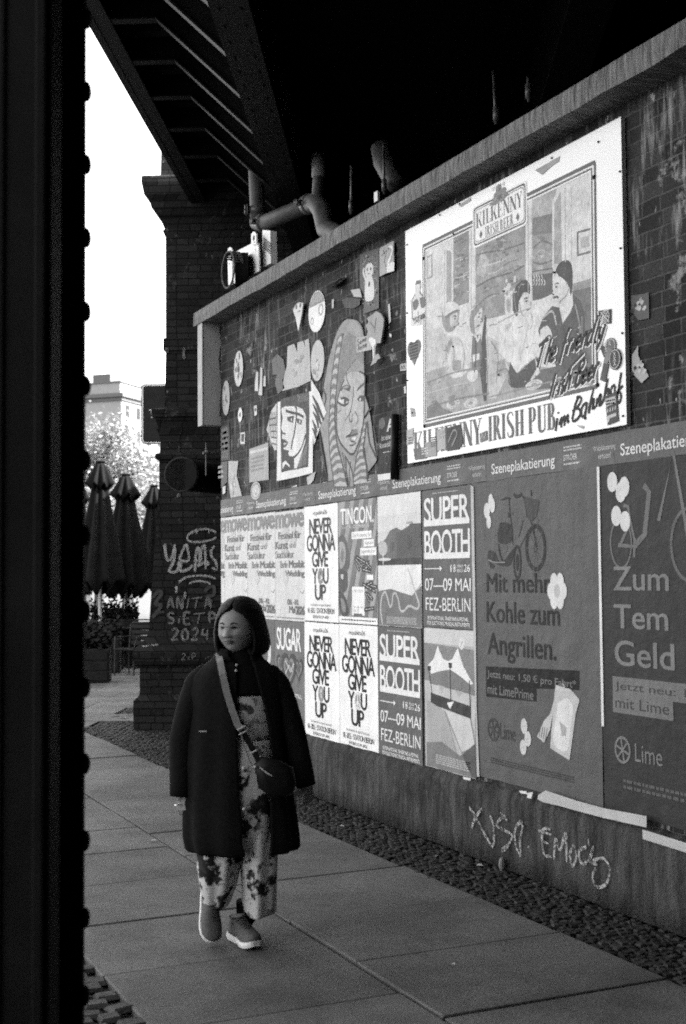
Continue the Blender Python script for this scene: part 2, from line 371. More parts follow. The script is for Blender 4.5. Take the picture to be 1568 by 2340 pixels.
def setts(mb, inside, x0, x1, y0, y1, sx, sy, h=.018, jit=.25):
    nx = int((x1 - x0) / sx); ny = int((y1 - y0) / sy)
    for j in range(ny):
        for i in range(nx):
            cx = x0 + (i + .5 + (.5 if j % 2 else 0) + rnd.uniform(-jit, jit) * .5) * sx; cy = y0 + (j + .5 + rnd.uniform(-jit, jit) * .5) * sy
            if not inside(cx, cy): continue
            a, b = sx * rnd.uniform(.40, .5), sy * rnd.uniform(.40, .5); z = rnd.uniform(-.006, .001) - .002; k = rnd.uniform(.66, .86); r_ = rnd.uniform(-.2, .2)
            ca, sa = math.cos(r_), math.sin(r_)
            def q(u, v, zz): return (cx + u * ca - v * sa, cy + u * sa + v * ca, zz)
            lo = [q(-a, -b, z - h), q(a, -b, z - h), q(a, b, z - h), q(-a, b, z - h)]; hi = [q(-a * k, -b * k, z), q(a * k, -b * k, z + rnd.uniform(-.004, .004)), q(a * k, b * k, z), q(-a * k, b * k, z + rnd.uniform(-.004, .004))]
            mb.add(lo + hi, [(4, 5, 6, 7), (0, 1, 5, 4), (1, 2, 6, 5), (2, 3, 7, 6), (3, 0, 4, 7)])
def near_strip(x, y):
    lim = 3.51 if y < 6 else (3.48 if y < 8.5 else 3.41)
    q = NX.dot(Vector((x, y, 0))) - EDGE0; t = AX.dot(Vector((x, y, 0)))
    if t > 14.0 or y > 14.1: return q > -1.2
    return x > lim
cs = MB(); setts(cs, near_strip, 3.3, 3.98, 2.2, 12.4, .044, .050, .012, .6); setts(cs, near_strip, 2.9, 6.0, 12.4, 21, .075, .075)
tag(cs.build('cobble_strip', cob), kind='structure')
cs = MB(); setts(cs, lambda x, y: x < 1.37, -.6, 1.37, 3.2, 6.15, .115, .095, .016, .3)
tag(cs.build('kerb_setts', grain('kerb_stone', .05, .5, 9, .7, .4, .01)), kind='structure')
bed = MB(); bed.box((3.0, 7.5, -.045), (8, 34, .02)); tag(bed.build('joint_bed', stone_dark), kind='structure')
# litter: small scraps on the cobbles
for i, (px, py, s) in enumerate(((1748, 3152, .028), (1436, 3065, .022), (1246, 3010, .018), (1590, 3118, .012), (560, 3062, .03), (622, 2677, .03), (1650, 3515, .012), (1830, 3160, .03))):
    p = on_z(px / 1.59439, py / 1.59439, .012); m = MB(); n = 6
    m.add([(s * rnd.uniform(.5, 1) * math.cos(k * 1.05), .6 * s * rnd.uniform(.5, 1) * math.sin(k * 1.05), rnd.uniform(0, .01)) for k in range(n)], [tuple(range(n))])
    lb = ['crumpled white paper scrap on the cobbles below the word scrawled in white paint', 'small pale paper scrap on the cobble strip in the middle of the plinth', 'tiny pale scrap on the cobble strip nearest the woman', 'tiny white fleck on the cobbles beside a paper scrap', 'white cigarette end lying in the long slab joint left of the woman', 'white cigarette end on the cobbles beside the brick pier', 'tiny white fleck on the bare slab nearest the camera', 'grey pebble leaning against the plinth at the cobble edge'][i]
    o = m.build('stone' if i == 7 else 'litter', grain('stone_grey', .2, .2) if i == 7 else grain('litter_white', .6, .1), loc=p); tag(o, lb, 'stone' if i == 7 else 'litter')
    if i == 7:
        o.data.clear_geometry(); q = MB(); q.sphere((0, 0, .02), (.022, .018, .04), 9, 6); o.data.from_pydata(q.v, [], q.f)

# ------------------------------------------------------------------ brick wall with plinth and coping
BRK = brick('wall_brick', .054, .016, .085, streak=.8, patch=.75)
PBR = brick('pier_brick', .026, .012, .003, swap=True, patch=.12)
wy0, wy1 = -6.0, Y_END
ww = MB(); L = wy1 - wy0; yc = (wy0 + wy1) / 2
ww.box((0, 0, -.25), (L, 4.075, .5))
wall = ww.build('brick_wall', BRK, mat=wall_mat(yc, 2.035, WALL))
tag(wall, 'long dark brick abutment wall carrying posters, stickers and the big pub sign', 'wall')
conc = grain('coping_concrete', .145, .75, 7, .85, .5, .01, stretch=(1, 7, .8))
ld = MB(); rl = random.Random(5); N = 90; rings = []
for i in range(N + 1):
    y = wy0 + (11.60 - wy0) * i / N; e = lambda s_: rl.uniform(-s_, s_)
    rings.append([Vector((3.83 + e(.004), y, 4.075 + e(.006))), Vector((3.828 + e(.003), y, 4.14)), Vector((3.832 + e(.004), y, 4.195 + e(.006))), Vector((3.85, y, 4.212)), Vector((4.9, y, 4.215)), Vector((4.9, y, 4.08))])
ld.loft(rings); cop = ld.build('coping', conc); cop.parent = wall; cop.matrix_parent_inverse = wall.matrix_world.inverted()
plm, nt, b_ = nodes_mat('plinth_concrete'); c_ = coord(nt, (1, 3.4, .55)); cc = coord(nt)
f1 = noise_tex(nt, c_, 5, 7, .7); f2 = noise_tex(nt, cc, 3.2, 6, .65); f3 = noise_tex(nt, c_, 16, 5, .7); f4 = noise_tex(nt, cc, 60, 3, .6)
k_ = mix_val(nt, .022, .085, ramp(nt, f1, .36, .68)); k_ = mix_val(nt, k_, .016, ramp(nt, f2, .48, .66, 0, .8)); k_ = mix_val(nt, k_, .20, ramp(nt, f3, .62, .74, 0, .65)); k_ = mix_val(nt, k_, .01, ramp(nt, f4, .58, .7, 0, .6))
nt.links.new(k_, b_.inputs['Base Color']); b_.inputs['Roughness'].default_value = .85; bump(nt, b_, math_n(nt, 'ADD', f1, math_n(nt, 'MULTIPLY', f4, .6)), .9, .018)
pl = MB(); rings = []; N = 260
for i in range(N + 1):
    y = wy0 + (wy1 - wy0) * i / N; n1 = noise.noise((0, y * 3, 1)) * .02 + noise.noise((3, y * 14, 1)) * .006; n2 = noise.noise((5, y * 4, 2)) * .014 + noise.noise((5, y * 19, 2)) * .014
    rings.append([Vector((4.1, y, 0)), Vector((3.962 + n1 * .5, y, 0)), Vector((3.963 + n2 * .4, y, .14)), Vector((3.966 + n1 * .6, y, .28)), Vector((3.968 + n2 * .5, y, .395 + n1)), Vector((3.985 + n2 * .4, y, .435 + n2)), Vector((4.025, y, .455 + n1)), Vector((4.1, y, .45))])
pl.loft(rings); p_ = pl.build('plinth', plm, smooth=True); p_.parent = wall; p_.matrix_parent_inverse = wall.matrix_world.inverted()

# ------------------------------------------------------------------ bridge
iron = grain('painted_iron', .006, .35, 8, .55, .1, .004)
iron_lit = grain('painted_iron_lit', .007, .45, 5, .5, .15, .004, spots=(.06, 9, .70))  # lit copy of the bridge iron, light on the outer parts put into its colour
br = empty('railway_bridge', BR(0, 10, 6.0), 0, 'dark riveted iron railway bridge spanning the pavement overhead', 'bridge')
def bpart(name, mb, mat):
    o = mb.build(name, mat); o.parent = br; o.matrix_parent_inverse = Matrix.Translation(-BR(0, 10, 6.0)); return o
d = MB(); d.box(BR(7.0, 2.5, 6.30), (13.9, 30, .12), BROT); d.box(BR(9.0, 2.5, 6.9), (12, 30, 1.0), BROT); bpart('deck', d, iron)
d = MB(); d.box(BR(.03, 2.0, 6.14), (.06, 30.6, .34), BROT); d.box(BR(.09, 2.0, 5.985), (.18, 30.6, .018), BROT); bpart('edge_beam', d, iron_lit)
d = MB(); d.box(BR(1.36, 1.2, 5.75), (.03, 27.5, 1.07), BROT); d.box(BR(1.36, 1.2, 5.212), (.25, 27.5, .024), BROT)
d.box(BR(1.42, 1.2, 5.27), (.09, 27.5, .012), BROT); d.box(BR(1.30, 1.2, 5.27), (.09, 27.5, .012), BROT)
for k in range(60): 
    for sx in (-.07, .07): d.sphere(BR(1.36 + sx, -2 + k * .25, 5.199), .014, 6, 4)
bpart('main_girder', d, iron_lit)
d = MB()
for o_ in (3.6, 5.8, 8.0): d.box(BR(o_, 1.2, 5.75), (.04, 27.5, 1.05), BROT); d.box(BR(o_, 1.2, 5.22), (.28, 27.5, .024), BROT)
bpart('inner_girders', d, iron)
tt = AX.dot(Vector((3.352, 10.03, 0)))
for k in range(-9, 5):
    t = tt + k * .80 + (0 if k < 2 else .02); b = MB()
    P = [(.03, 6.0), (.54, 6.0), (1.335, 5.22), (1.335, 6.2), (.03, 6.2)]
    vs = [BR(o_, t + s_, z) for s_ in (-.006, .006) for o_, z in P]
    b.add(vs, [(0, 1, 2, 3, 4), (9, 8, 7, 6, 5)] + [(i, (i + 1) % 5, 5 + (i + 1) % 5, 5 + i) for i in range(5)])
    def flange(o0, z0, o1, z1):
        u = Vector((o1 - o0, 0, z1 - z0)); n_ = Vector((-u.z, 0, u.x)).normalized() * .008; vs = []
        for s_ in (-.045, .045):
            for (o_, z_) in ((o0, z0), (o1, z1)):
                for sg in (-1, 1): vs.append(BR(o_ + n_.x * sg, t + s_, z_ + n_.z * sg - .008))
        b.add(vs, [(0, 1, 3, 2), (4, 6, 7, 5), (0, 2, 6, 4), (1, 5, 7, 3), (0, 4, 5, 1), (2, 3, 7, 6)])
    flange(.18, 6.0, .54, 6.0); flange(.54, 6.0, 1.335, 5.24); bpart('bracket', b, iron_lit)
# bearing shelf behind the coping and the viaduct that carries on past the pier
sh = MB(); sh.box((7.2, 2.5, 2.05), (5.0, 19, 4.1)); sh.box((8.4, 2.5, 5.3), (2.4, 19, 2.4)); tag(sh.build('abutment', grain('dark_stone', .02, .4, 5, .9)), 'dark masonry abutment behind the coping', 'abutment')  # one dark stone tone for shelf and back wall
vd = MB(); vd.box(BR(6.6, 15.45 + 14, 3.05), (12.6, 26, 6.1), BROT); tag(vd.build('viaduct', PBR), 'brick railway viaduct running on behind the corner pier', 'viaduct')

# ------------------------------------------------------------------ brick pier
def pier_z(y): return CAM_H + (1322 - y) / 2932.26 * 14.38
PROF = [(0, .0), (pier_z(1600), .0), (pier_z(1590), .05), (pier_z(1583), .06), (pier_z(1527), .06), (pier_z(1518), .02), (pier_z(1510), .0), (pier_z(1492), -.01), (pier_z(1487), .0), (pier_z(1468), .08), (pier_z(1455), .13), (pier_z(1440), .145),
        (pier_z(1250), .20), (pier_z(1242), .21), (pier_z(1125), .235), (pier_z(1112), .245), (pier_z(1062), .245), (pier_z(1048), .245), (pier_z(1046), .21), (pier_z(1040), .20), (pier_z(1033), .21), (pier_z(1030), .25), (pier_z(1000), .26),
        (pier_z(985), .24), (pier_z(976), .22), (pier_z(970), .24), (pier_z(950), .20), (pier_z(947), .17), (pier_z(930), .17), (pier_z(925), .26), (pier_z(920), .30), (pier_z(790), .31), (pier_z(788), .285), (pier_z(760), .285), (pier_z(758), .31), (pier_z(545), .31),
        (pier_z(520), .31), (pier_z(505), .28), (pier_z(500), .30), (pier_z(478), .26), (pier_z(470), .22), (pier_z(455), .17), (pier_z(440), .155), (pier_z(428), .10), (pier_z(400), .075), (pier_z(388), .075), (pier_z(384), .09), (pier_z(383), .26), (6.72, .27)]
m = MB(); rings = []
c0 = NX.dot(Vector((3.92, 14.03, 0))) - EDGE0; t0 = AX.dot(Vector((3.92, 14.03, 0)))
for z, e in PROF: rings.append([Vector((e, e, z)), Vector((3.4, e, z)), Vector((3.4, 1.6 - e * .6, z)), Vector((e, 1.6 - e * .6, z))])
m.loft(rings); mm = bridge_mat(c0, t0); mm.translation.z = 0
pier = m.build('brick_pier', PBR, mat=mm); tag(pier, 'dark moulded brick pier with flared capital and white graffiti at the corner', 'pier')
pier['_e'] = 1
# ------------------------------------------------------------------ riveted column close to the camera
cb = Vector((.587, 2.447, 0)); colm = empty('iron_column', (cb.x - .2, cb.y + .15, 0), -YAW, 'black riveted iron column standing close to the camera on the left', 'column')
def camloc(x, y, z): return (x, y, z)
blk = grain('column_paint', .006, .5, 7, .6, .12, .004, spots=(.05, 13, .74))
q = MB(); q.box((0.0, .17, 3.0), (.40, .02, 6.0)); q.box((0.0, -.17, 3.0), (.40, .02, 6.0)); q.box((-.0, 0, 3.0), (.30, .32, 6.0)); shaft = q.build('shaft', blk, colm)
q = MB()
for sx in (.19, .118): q.box((sx, -.187, 3.0), (.014 if sx < .15 else .02, .014, 6.0), bev=.004)
q.box((.16, -.184, 3.0), (.075, .008, 6.0)); q.box((.204, -.14, 3.0), (.01, .08, 6.0)); q.box((-.16, -.184, 3.0), (.075, .008, 6.0)); q.build('angle_iron', blk, colm)
rv = [.033 + .151 * k for k in range(39)]
for z in rv:
    q = MB(); q.sphere((.203, .168, z * 1.045), (.011, .018, .022), 12, 6); q.build('rivet', blk, colm, smooth=True)
gm = grain('worn_graffiti', .03, .5, 30, .7)
q = MB()
for a, b in (((-.05, 2.32), (.05, 2.40)), ((0, 2.30), (.0, 2.42)), ((.05, 2.31), (-.05, 2.40)), ((.07, 2.355), (.105, 2.36))): q.tube([(a[0] + .0, -.1815, a[1]), (b[0] + .0, -.1815, b[1])], .006, 5)
q.tube([(.02 * math.cos(k * .7) - .01, -.1815, 2.2 + .03 * math.sin(k * .7)) for k in range(10)], .005, 5)
q.build('paint_mark', gm, colm)
# ================================================================== THINGS PASTED ON THE WALL
PX = 4.012
def U(rect):                                   # unit square (0,0 top-left) of a sheet -> wall
    yl, zt, yr, zb = rect
    return lambda x, y: (yl + (yr - yl) * x, zt + (zb - zt) * y)
def box(u, x0, y0, x1, y1): a = u(x0, y1); b = u(x1, y0); return (a[0], a[1], b[0], b[1])
def sheet(rect, v, e=.0015):
    r_ = random.Random(hash(rect) % 999); j = lambda: r_.uniform(-e, e); yl, zt, yr, zb = rect; g = G(v)
    n = 10; pts = []
    for k in range(n): pts.append((yl + (yr - yl) * k / n, zt + j()))
    for k in range(n): pts.append((yr + j(), zt + (zb - zt) * k / n))
    for k in range(n): pts.append((yr + (yl - yr) * k / n, zb + j()))
    for k in range(n): pts.append((yl + j(), zb + (zt - zb) * k / n))
    return g.poly(pts)
PAPER = .72
# ---- the paper band above the posters
bands = [(11.36, 10.49), (10.49, 9.155), (9.155, 7.885), (7.885, 6.60), (6.60, 5.35), (5.35, 4.10)]
btxt = [(11.75, 11.017), (10.434, 9.753), (9.089, 8.417), (7.826, 7.155), (6.535, 5.877), (5.291, 4.63)]
bl = ['grey lettered paper strip at the far corner end, cut off by the wall edge', 'grey lettered paper strip over the three pink-toned festival posters', 'grey lettered paper strip just below the big painted head of a woman', 'grey lettered paper strip over the landscape poster, below the dark leaflet', 'grey lettered paper strip over the scooter and bicycle poster', 'grey lettered paper strip over the darker poster nearest the camera']
for k, ((a, b), (ta, tb)) in enumerate(zip(bands, btxt)):
    o = flat('poster_band', sheet((a, 2.405, b, 2.243), .11, .003), bl[k], 'paper strip', 'grey paper strips above the posters', PX)
    g = G(.62)
    if k: g.text('Szeneplakatierung', (ta, 2.262, tb, 2.342), .012)
    else: g.text('plakatierung', (11.345, 2.262, 11.017, 2.342), .012)
    h = .06; lx = tb - .085
    if k < 5:
        g.ink(.45).text('STRÖER', (lx, 2.297, lx - .125, 2.335), .03).greek((lx, 2.345, lx - .17, 2.378), 6, 2, k).greek((lx, 2.268, lx - .15, 2.288), 7, 1, k + 5)
        g.text('Wildplakatierung', (lx - .27, 2.315, lx - .46, 2.35), .01).text('verboten!', (lx - .31, 2.28, lx - .42, 2.31), .01)
    part(o, 'lettering', g, .0016)

# ---- posters of the grid
PW = lambda yl, yr, zt, zb: (yl, zt, yr, zb)
def never(rect, label, globe, fade):
    u = U(rect); o = flat('festival_poster', sheet(rect, PAPER), label, 'poster', 'white text posters with stacked black capitals', PX)
    g = G(.02 + fade); B = .035
    g.text('re:publica26', box(u, .27, .045, .69, .092), .0)
    for t, x0, x1, y0, y1 in (('NEVER', .16, .83, .115, .245), ('GONNA', .08, .92, .252, .395), ('GIVE', .24, .71, .40, .53), ('Y', .24, .40, .545, .675), ('U', .57, .72, .545, .675), ('UP', .32, .64, .685, .815)):
        g.text(t, box(u, x0, y0, x1, y1), B, .86)
    g.text('18.–20.5. · STATION BERLIN', box(u, .09, .885, .89, .93), .0, .85).text('RE-PUBLICA.COM  #RP26', box(u, .25, .948, .72, .975), .0, .9)
    g.ink(.25).text('Das Festival für die digitale Gesellschaft', box(u, .18, .848, .78, .874), -.01, .9)
    part(o, 'lettering', g, .0016)
    g = G(.22); c = u(.485, .61); rx, rz = .052, .062
    g.ell(c, (rx, rz)); r_ = random.Random(globe)
    if globe == 3:
        g.ink(.7).ring(c, (rx * .86, rz * .86), .008); g.stroke([(c[0], c[1] + rz * .85), (c[0], c[1] - rz * .85)], .010).stroke([(c[0], c[1]), (c[0] + rx * .6, c[1] - rz * .6)], .010).stroke([(c[0], c[1]), (c[0] - rx * .6, c[1] - rz * .6)], .010)
    else:
        for k in range(9): g.ink(r_.choice((.1, .45, .6, .33))).ell((c[0] + r_.uniform(-.6, .6) * rx, c[1] + r_.uniform(-.6, .6) * rz), (r_.uniform(.1, .3) * rx, r_.uniform(.1, .28) * rz), 9)
    part(o, 'picture', g, .0016)
never((9.372, 2.234, 8.737, 1.336), 'white poster with faded black capitals, the only one in the upper row', 1, .035)
never((9.387, 1.326, 8.732, .435), 'white poster with black capitals in the lower row, dark globe in the O', 2, 0)
never((8.728, 1.33, 8.084, .436), 'white poster with black capitals and a peace sign standing in for the letter O', 3, 0)

def superbooth(rect, label):
    u = U(rect); o = flat('trade_fair_poster', sheet(rect, .105), label, 'poster', 'grey trade fair posters in white capitals', PX)
    g = G(.66)
    for t, a, b in (('SUPER', .06, .245), ('BOOTH', .30, .485)):
        g.text(t, box(u, .05, a, .96, b), .022, .92); g.rect(*box(u, .04, b - .022, .96, b + .02)); 
    g.stroke([u(.04, .575), u(.38, .575)], .006); g.poly([u(.365, .555), u(.41, .575), u(.365, .595)])
    g.rect(*box(u, .58, .55, .60, .60)); g.ring(u(.66, .575), (.017, .021), .005); g.ell(u(.66, .575), (.009, .012), 14)
    g.text('YEARS', box(u, .715, .55, .83, .571), .0).text('BERLIN', box(u, .715, .58, .83, .602), .0).text('26', box(u, .845, .55, .96, .602), -.01)
    g.text('07—09 MAI', box(u, .05, .645, .97, .735), .006, .95).text('FEZ-BERLIN', box(u, .06, .785, .96, .878), -.006)
    g.text('INTERNATIONAL TRADE FAIR & FESTIVAL', box(u, .10, .918, .92, .945), .015, .95).text('FOR ELECTRONIC MUSICAL INSTRUMENTS', box(u, .09, .955, .94, .982), .015, .95)
    g.ink(.4).greek(box(u, .25, .022, .75, .036), 14, 1, 3); g.ell(u(.245, .029), .007, 10)
    part(o, 'lettering', g, .0016)
superbooth((7.41, 2.237, 6.777, 1.35), 'grey trade fair poster in the upper row beside the scooter poster')
superbooth((8.078, 1.333, 7.440, .437), 'grey trade fair poster in the lower row beside the white peace sign poster')

# festival posters in condensed grey letters (three and the sliver at the corner)
def mowe(rect, label, x0=0):
    u = U(rect); o = flat('festival_poster', sheet(rect, .52), label, 'poster', 'pale festival posters in condensed letters', PX)
    g = G(.38); r_ = random.Random(4)
    for k in range(4):
        cx, cy = r_.uniform(.3, .7), r_.uniform(.1, .85); s = r_.uniform(.1, .2); q = [(cx + s * r_.uniform(.6, 1.1) * math.cos(a * .9), cy + .8 * s * r_.uniform(.6, 1.1) * math.sin(a * .9)) for a in range(7)]
        q = [(min(max(a, .03), .97), min(max(b, .03), .97)) for a, b in q]
        g.ink(r_.choice((.46, .48, .44, .58))).poly([u(*p) for p in q], 4)
    part(o, 'picture', g, .0016)
    g = G(.16); f = lambda t, x0_, a, x1, b, bo=.03, v=.13: (g.ink(v), g.text(t, box(u, x0_, a, x1, b), bo, .85))
    if x0 == 0:
        f('mowe', .02, .03, .97, .15, .05, .2); f('Festival für', .12, .19, .88, .255); f('Kunst', .01, .275, .44, .345, .04); f('und', .5, .285, .70, .34, 0, .2); f('Stadtkultur', .01, .36, .65, .43, .0, .18)
        f('Berlin', .17, .455, .43, .52, 0, .2); f('Moabit', .48, .455, .99, .52, .04); f('Wedding', .36, .545, .99, .615, .04); f('08.–10.', .42, .805, .80, .855, .02); f('Mai', .48, .865, .68, .93, .02); f('2026', .70, .865, .99, .94, .05)
        g.ink(.25).stroke([u(.85, .73), u(.93, .75), u(.97, .72)], .006, 3).greek(box(u, .05, .965, .95, .985), 16, 1, 5)
    else:
        f('e', .05, .03, .9, .15, .05, .2); f('bit', .02, .455, .95, .52, .04); f('ng', .1, .545, .95, .615, .04); f('26', .1, .865, .95, .94, .05)
    part(o, 'lettering', g, .0024)
mowe((9.994, 2.222, 9.372, 1.326), 'pale festival poster beside the white poster in black capitals')
mowe((10.655, 2.228, 9.998, 1.326), 'pale festival poster in the middle of its three')
mowe((11.25, 2.234, 10.66, 1.326), 'pale festival poster behind and above the head of the woman')
mowe((11.355, 2.236, 11.255, 1.326), 'narrow sliver of a pale festival poster at the wall corner', 1)

# pictures traced on the photo
def traced(name, rect, base, label, shapes, lettering=None, cat='poster', group=None):
    o = flat(name, sheet(rect, base), label, cat, group, PX)
    g = G()
    yl, zt, yr, zb = rect
    for v, zm, pts, *sm in shapes:
        q = [(min(max(y, yr + .004), yl - .004), min(max(z, zb + .004), zt - .004)) for y, z in W(zm, pts)]
        g.ink(v).poly(q, sm[0] if sm else 0)
    part(o, 'picture', g, .0016)
    return o
# youth conference poster
rc = (8.728, 2.236, 8.077, 1.337); u = U(rc)
sh_ = []
for k in range(7): a = -.35 + k * .24; sh_.append((k, a))
o = flat('conference_poster', sheet(rc, .30), 'poster with diagonal stripes, big sunglasses faces and scattered tape slogans', 'poster', None, PX); g = G(.15)
for k, a in sh_:
    P = [(a, .97), (a + .12, .97), (a + .67, 0), (a + .55, 0)]
    Q = []
    for i in range(4):
        (xa, ya), (xb, yb) = P[i], P[(i + 1) % 4]
        for t in (0, .25, .5, .75): Q.append((min(max(xa + (xb - xa) * t, .005), .995), ya + (yb - ya) * t))
    g.poly([u(*p) for p in Q])
for v, pts in ((.10, [(.005, .29), (.12, .27), (.22, .33), (.30, .44), (.28, .54), (.2, .56), (.005, .57)]), (.30, [(.03, .33), (.15, .34), (.2, .42), (.16, .52), (.04, .54)]), (.18, [(.1, .38), (.16, .42), (.12, .5), (.05, .46)]),
               (.08, [(.005, .57), (.2, .57), (.24, .62), (.22, .72), (.1, .75), (.005, .73)]), (.5, [(.06, .6), (.13, .6), (.12, .64), (.07, .63)]), (.07, [(.005, .74), (.12, .76), (.24, .84), (.26, .92), (.15, .95), (.05, .92), (.005, .84)]), (.2, [(.05, .79), (.15, .82), (.19, .9), (.1, .9)])):
    g.ink(v).poly([u(*p) for p in pts], 4)
g.ink(PAPER).rect(*box(u, .003, .945, .997, .997)); g.ink(.2).greek(box(u, .08, .96, .95, .98), 16, 1, 4)
part(o, 'picture', g, .0016)
g = G(PAPER); g.text('TINCON.', box(u, .07, .06, .92, .19), .03).ink(.6).text('11.–13. MAI | STATION BERLIN', box(u, .1, .2, .8, .235), .0)
for a in (.42, .32): pass
g.ink(PAPER)
for b in ((.36, .255, .87, .315), (.67, .325, .93, .38), (.58, .39, .98, .45), (.36, .70, .68, .93), (.74, .605, .9, .645)): g.rect(*box(u, *b))
g.ink(.12).text('Die Konferenz für', box(u, .39, .268, .85, .302), 0).text('digitale', box(u, .70, .335, .91, .372), 0).text('Jugendkultur', box(u, .60, .402, .96, .44), 0).text('FREE TICKETS', box(u, .40, .725, .64, .745), .0).text('für alle von', box(u, .40, .855, .64, .872), .01).text('13–25', box(u, .40, .88, .54, .905), .02); g.rect(*box(u, .40, .915, .62, .94))
r_ = random.Random(9)
for k in range(15):
    cx, cy = (r_.uniform(.5, .9), r_.uniform(.47, .6)) if k < 7 else (r_.uniform(.75, .9), r_.uniform(.68, .92)); a = r_.uniform(-.35, .9); w_, h_ = r_.uniform(.07, .13), .011
    c = u(cx, cy); ca, sa = math.cos(a), math.sin(a); W_ = w_ * .65; q = [(c[0] + x * ca - y * sa, c[1] + x * sa + y * ca) for x, y in ((-W_, -h_ * 1.3), (W_, -h_ * 1.3), (W_, h_ * 1.3), (-W_, h_ * 1.3))]
    q = [(min(max(y, rc[2] + .004), rc[0] - .004), z) for y, z in q]
    g.ink(.035).poly(q); m_ = [((q[0][0] * (1 - s) + q[1][0] * s + q[3][0] * (1 - s) + q[2][0] * s) / 2, (q[0][1] * (1 - s) + q[1][1] * s + q[3][1] * (1 - s) + q[2][1] * s) / 2) for s in (.1, .28, .34, .6, .66, .9)]
    g.ink(.5)
    for i in (0, 2, 4): g.stroke(m_[i:i + 2], .006)
part(o, 'lettering', g, .0016)
# landscape and tent posters
rc = (8.068, 2.238, 7.425, 1.338); u = U(rc); P = lambda *p: [u(*q) for q in p]
o = flat('illustrated_poster', sheet(rc, .50), 'grey-toned poster with dark hills, a castle-like building and a winding pale line', 'poster', None, PX); g = G(.6)
g.rect(*box(u, .004, .004, .996, .15)); g.ink(.55).rect(*box(u, .004, .15, .996, .28)); g.ink(.30).poly(P((.004, .36), (.1, .345), (.18, .36), (.25, .40), (.3, .5), (.004, .5)))
g.ink(.13).poly(P((.004, .39), (.2, .33), (.3, .27), (.45, .25), (.56, .275), (.62, .265), (.7, .25), (.8, .25), (.996, .235), (.996, .52), (.004, .52)))
g.ink(.09).poly(P((.46, .29), (.7, .265), (.72, .255), (.75, .235), (.8, .23), (.996, .235), (.996, .5), (.46, .5))); g.ink(.05)
for k in range(5): g.rect(*box(u, .31 + k * .02, .36, .318 + k * .02, .43)); g.rect(*box(u, .70 + k * .02, .32, .708 + k * .02, .42))
g.ink(.05).rect(*box(u, .004, .485, .996, .535)); g.ink(.62).poly(P((.004, .535), (.996, .535), (.996, .67), (.80, .76), (.004, .72))); g.ink(.40).ell(u(.13, .405), (.068, .05)); g.ink(.55).stroke(P((.13, .44), (.13, .53)), .012).ell(u(.17, .49), (.10, .010))
g.ink(.15).poly(P((.004, .735), (.3, .715), (.78, .765), (.996, .69), (.996, .996), (.004, .996)))
g.ink(.42).stroke(P((.70, .56), (.78, .64), (.88, .76), (.94, .83), (.88, .86), (.72, .84), (.6, .88), (.52, .87), (.48, .80), (.42, .75), (.36, .76), (.33, .83), (.28, .85), (.23, .79), (.17, .74), (.09, .78), (.06, .88), (.1, .99)), .016, 5)
g.ink(.38).greek(box(u, .2, .925, .88, .98), 12, 5, 2); g.ink(.05).text('SUPERB', box(u, .68, .215, .82, .232), .02)
part(o, 'picture', g, .0016)
rc = (7.402, 1.345, 6.763, .452); u = U(rc)
o = flat('illustrated_poster', sheet(rc, .40), 'grey-toned poster with a big white twin-peaked tent above angular hills', 'poster', None, PX); g = G(.5)
g.rect(*box(u, .004, .004, .996, .11)); g.ink(.20).poly(P((.004, .11), (.996, .13), (.996, .40), (.004, .38))); g.ink(.62).ell(u(.76, .095), (.035, .036)); g.ink(.2).stroke(P((.74, .115), (.78, .075)), .006)
g.ink(.66).poly(P((.07, .275), (.20, .22), (.26, .15), (.29, .12), (.32, .16), (.40, .215), (.50, .225), (.58, .205), (.65, .15), (.69, .125), (.72, .17), (.79, .25), (.90, .32), (.97, .36), (.9, .37), (.75, .33), (.6, .30), (.5, .285), (.3, .305), (.15, .33)))
g.ink(.17).poly(P((.15, .335), (.35, .30), (.55, .285), (.75, .325), (.92, .37), (.996, .41), (.996, .44), (.12, .40), (.1, .36))); g.ink(.45).poly(P((.1, .40), (.93, .435), (.91, .53), (.13, .47)))
g.ink(.36).poly(P((.28, .40), (.42, .41), (.36, .46))).poly(P((.62, .42), (.78, .425), (.7, .47))); g.ink(.045).poly(P((.13, .465), (.92, .515), (.92, .60), (.13, .545))); g.stroke(P((.53, .25), (.54, .53)), .012).stroke(P((.09, .28), (.16, .47)), .010).stroke(P((.9, .34), (.91, .54)), .012).rect(*box(u, .50, .235, .57, .27)); g.rect(*box(u, .07, .275, .14, .31))
g.ink(.62).poly(P((.46, .52), (.60, .50), (.52, .56))).ink(.33).poly(P((.04, .52), (.3, .56), (.45, .60), (.7, .95), (.5, .99), (.1, .99), (.05, .8))).ink(.22).poly(P((.4, .58), (.92, .60), (.99, .75), (.75, .86))).ink(.48).poly(P((.42, .57), (.74, .84), (.99, .78), (.9, .60)))
g.ink(.17).poly(P((.03, .83), (.35, .80), (.7, .87), (.99, .78), (.995, .995), (.03, .995))); g.ink(.09).poly(P((.75, .86), (.99, .76), (.995, .995), (.92, .995)))
g.ink(.40).greek(box(u, .22, .895, .90, .965), 12, 5, 6); part(o, 'picture', g, .0016)
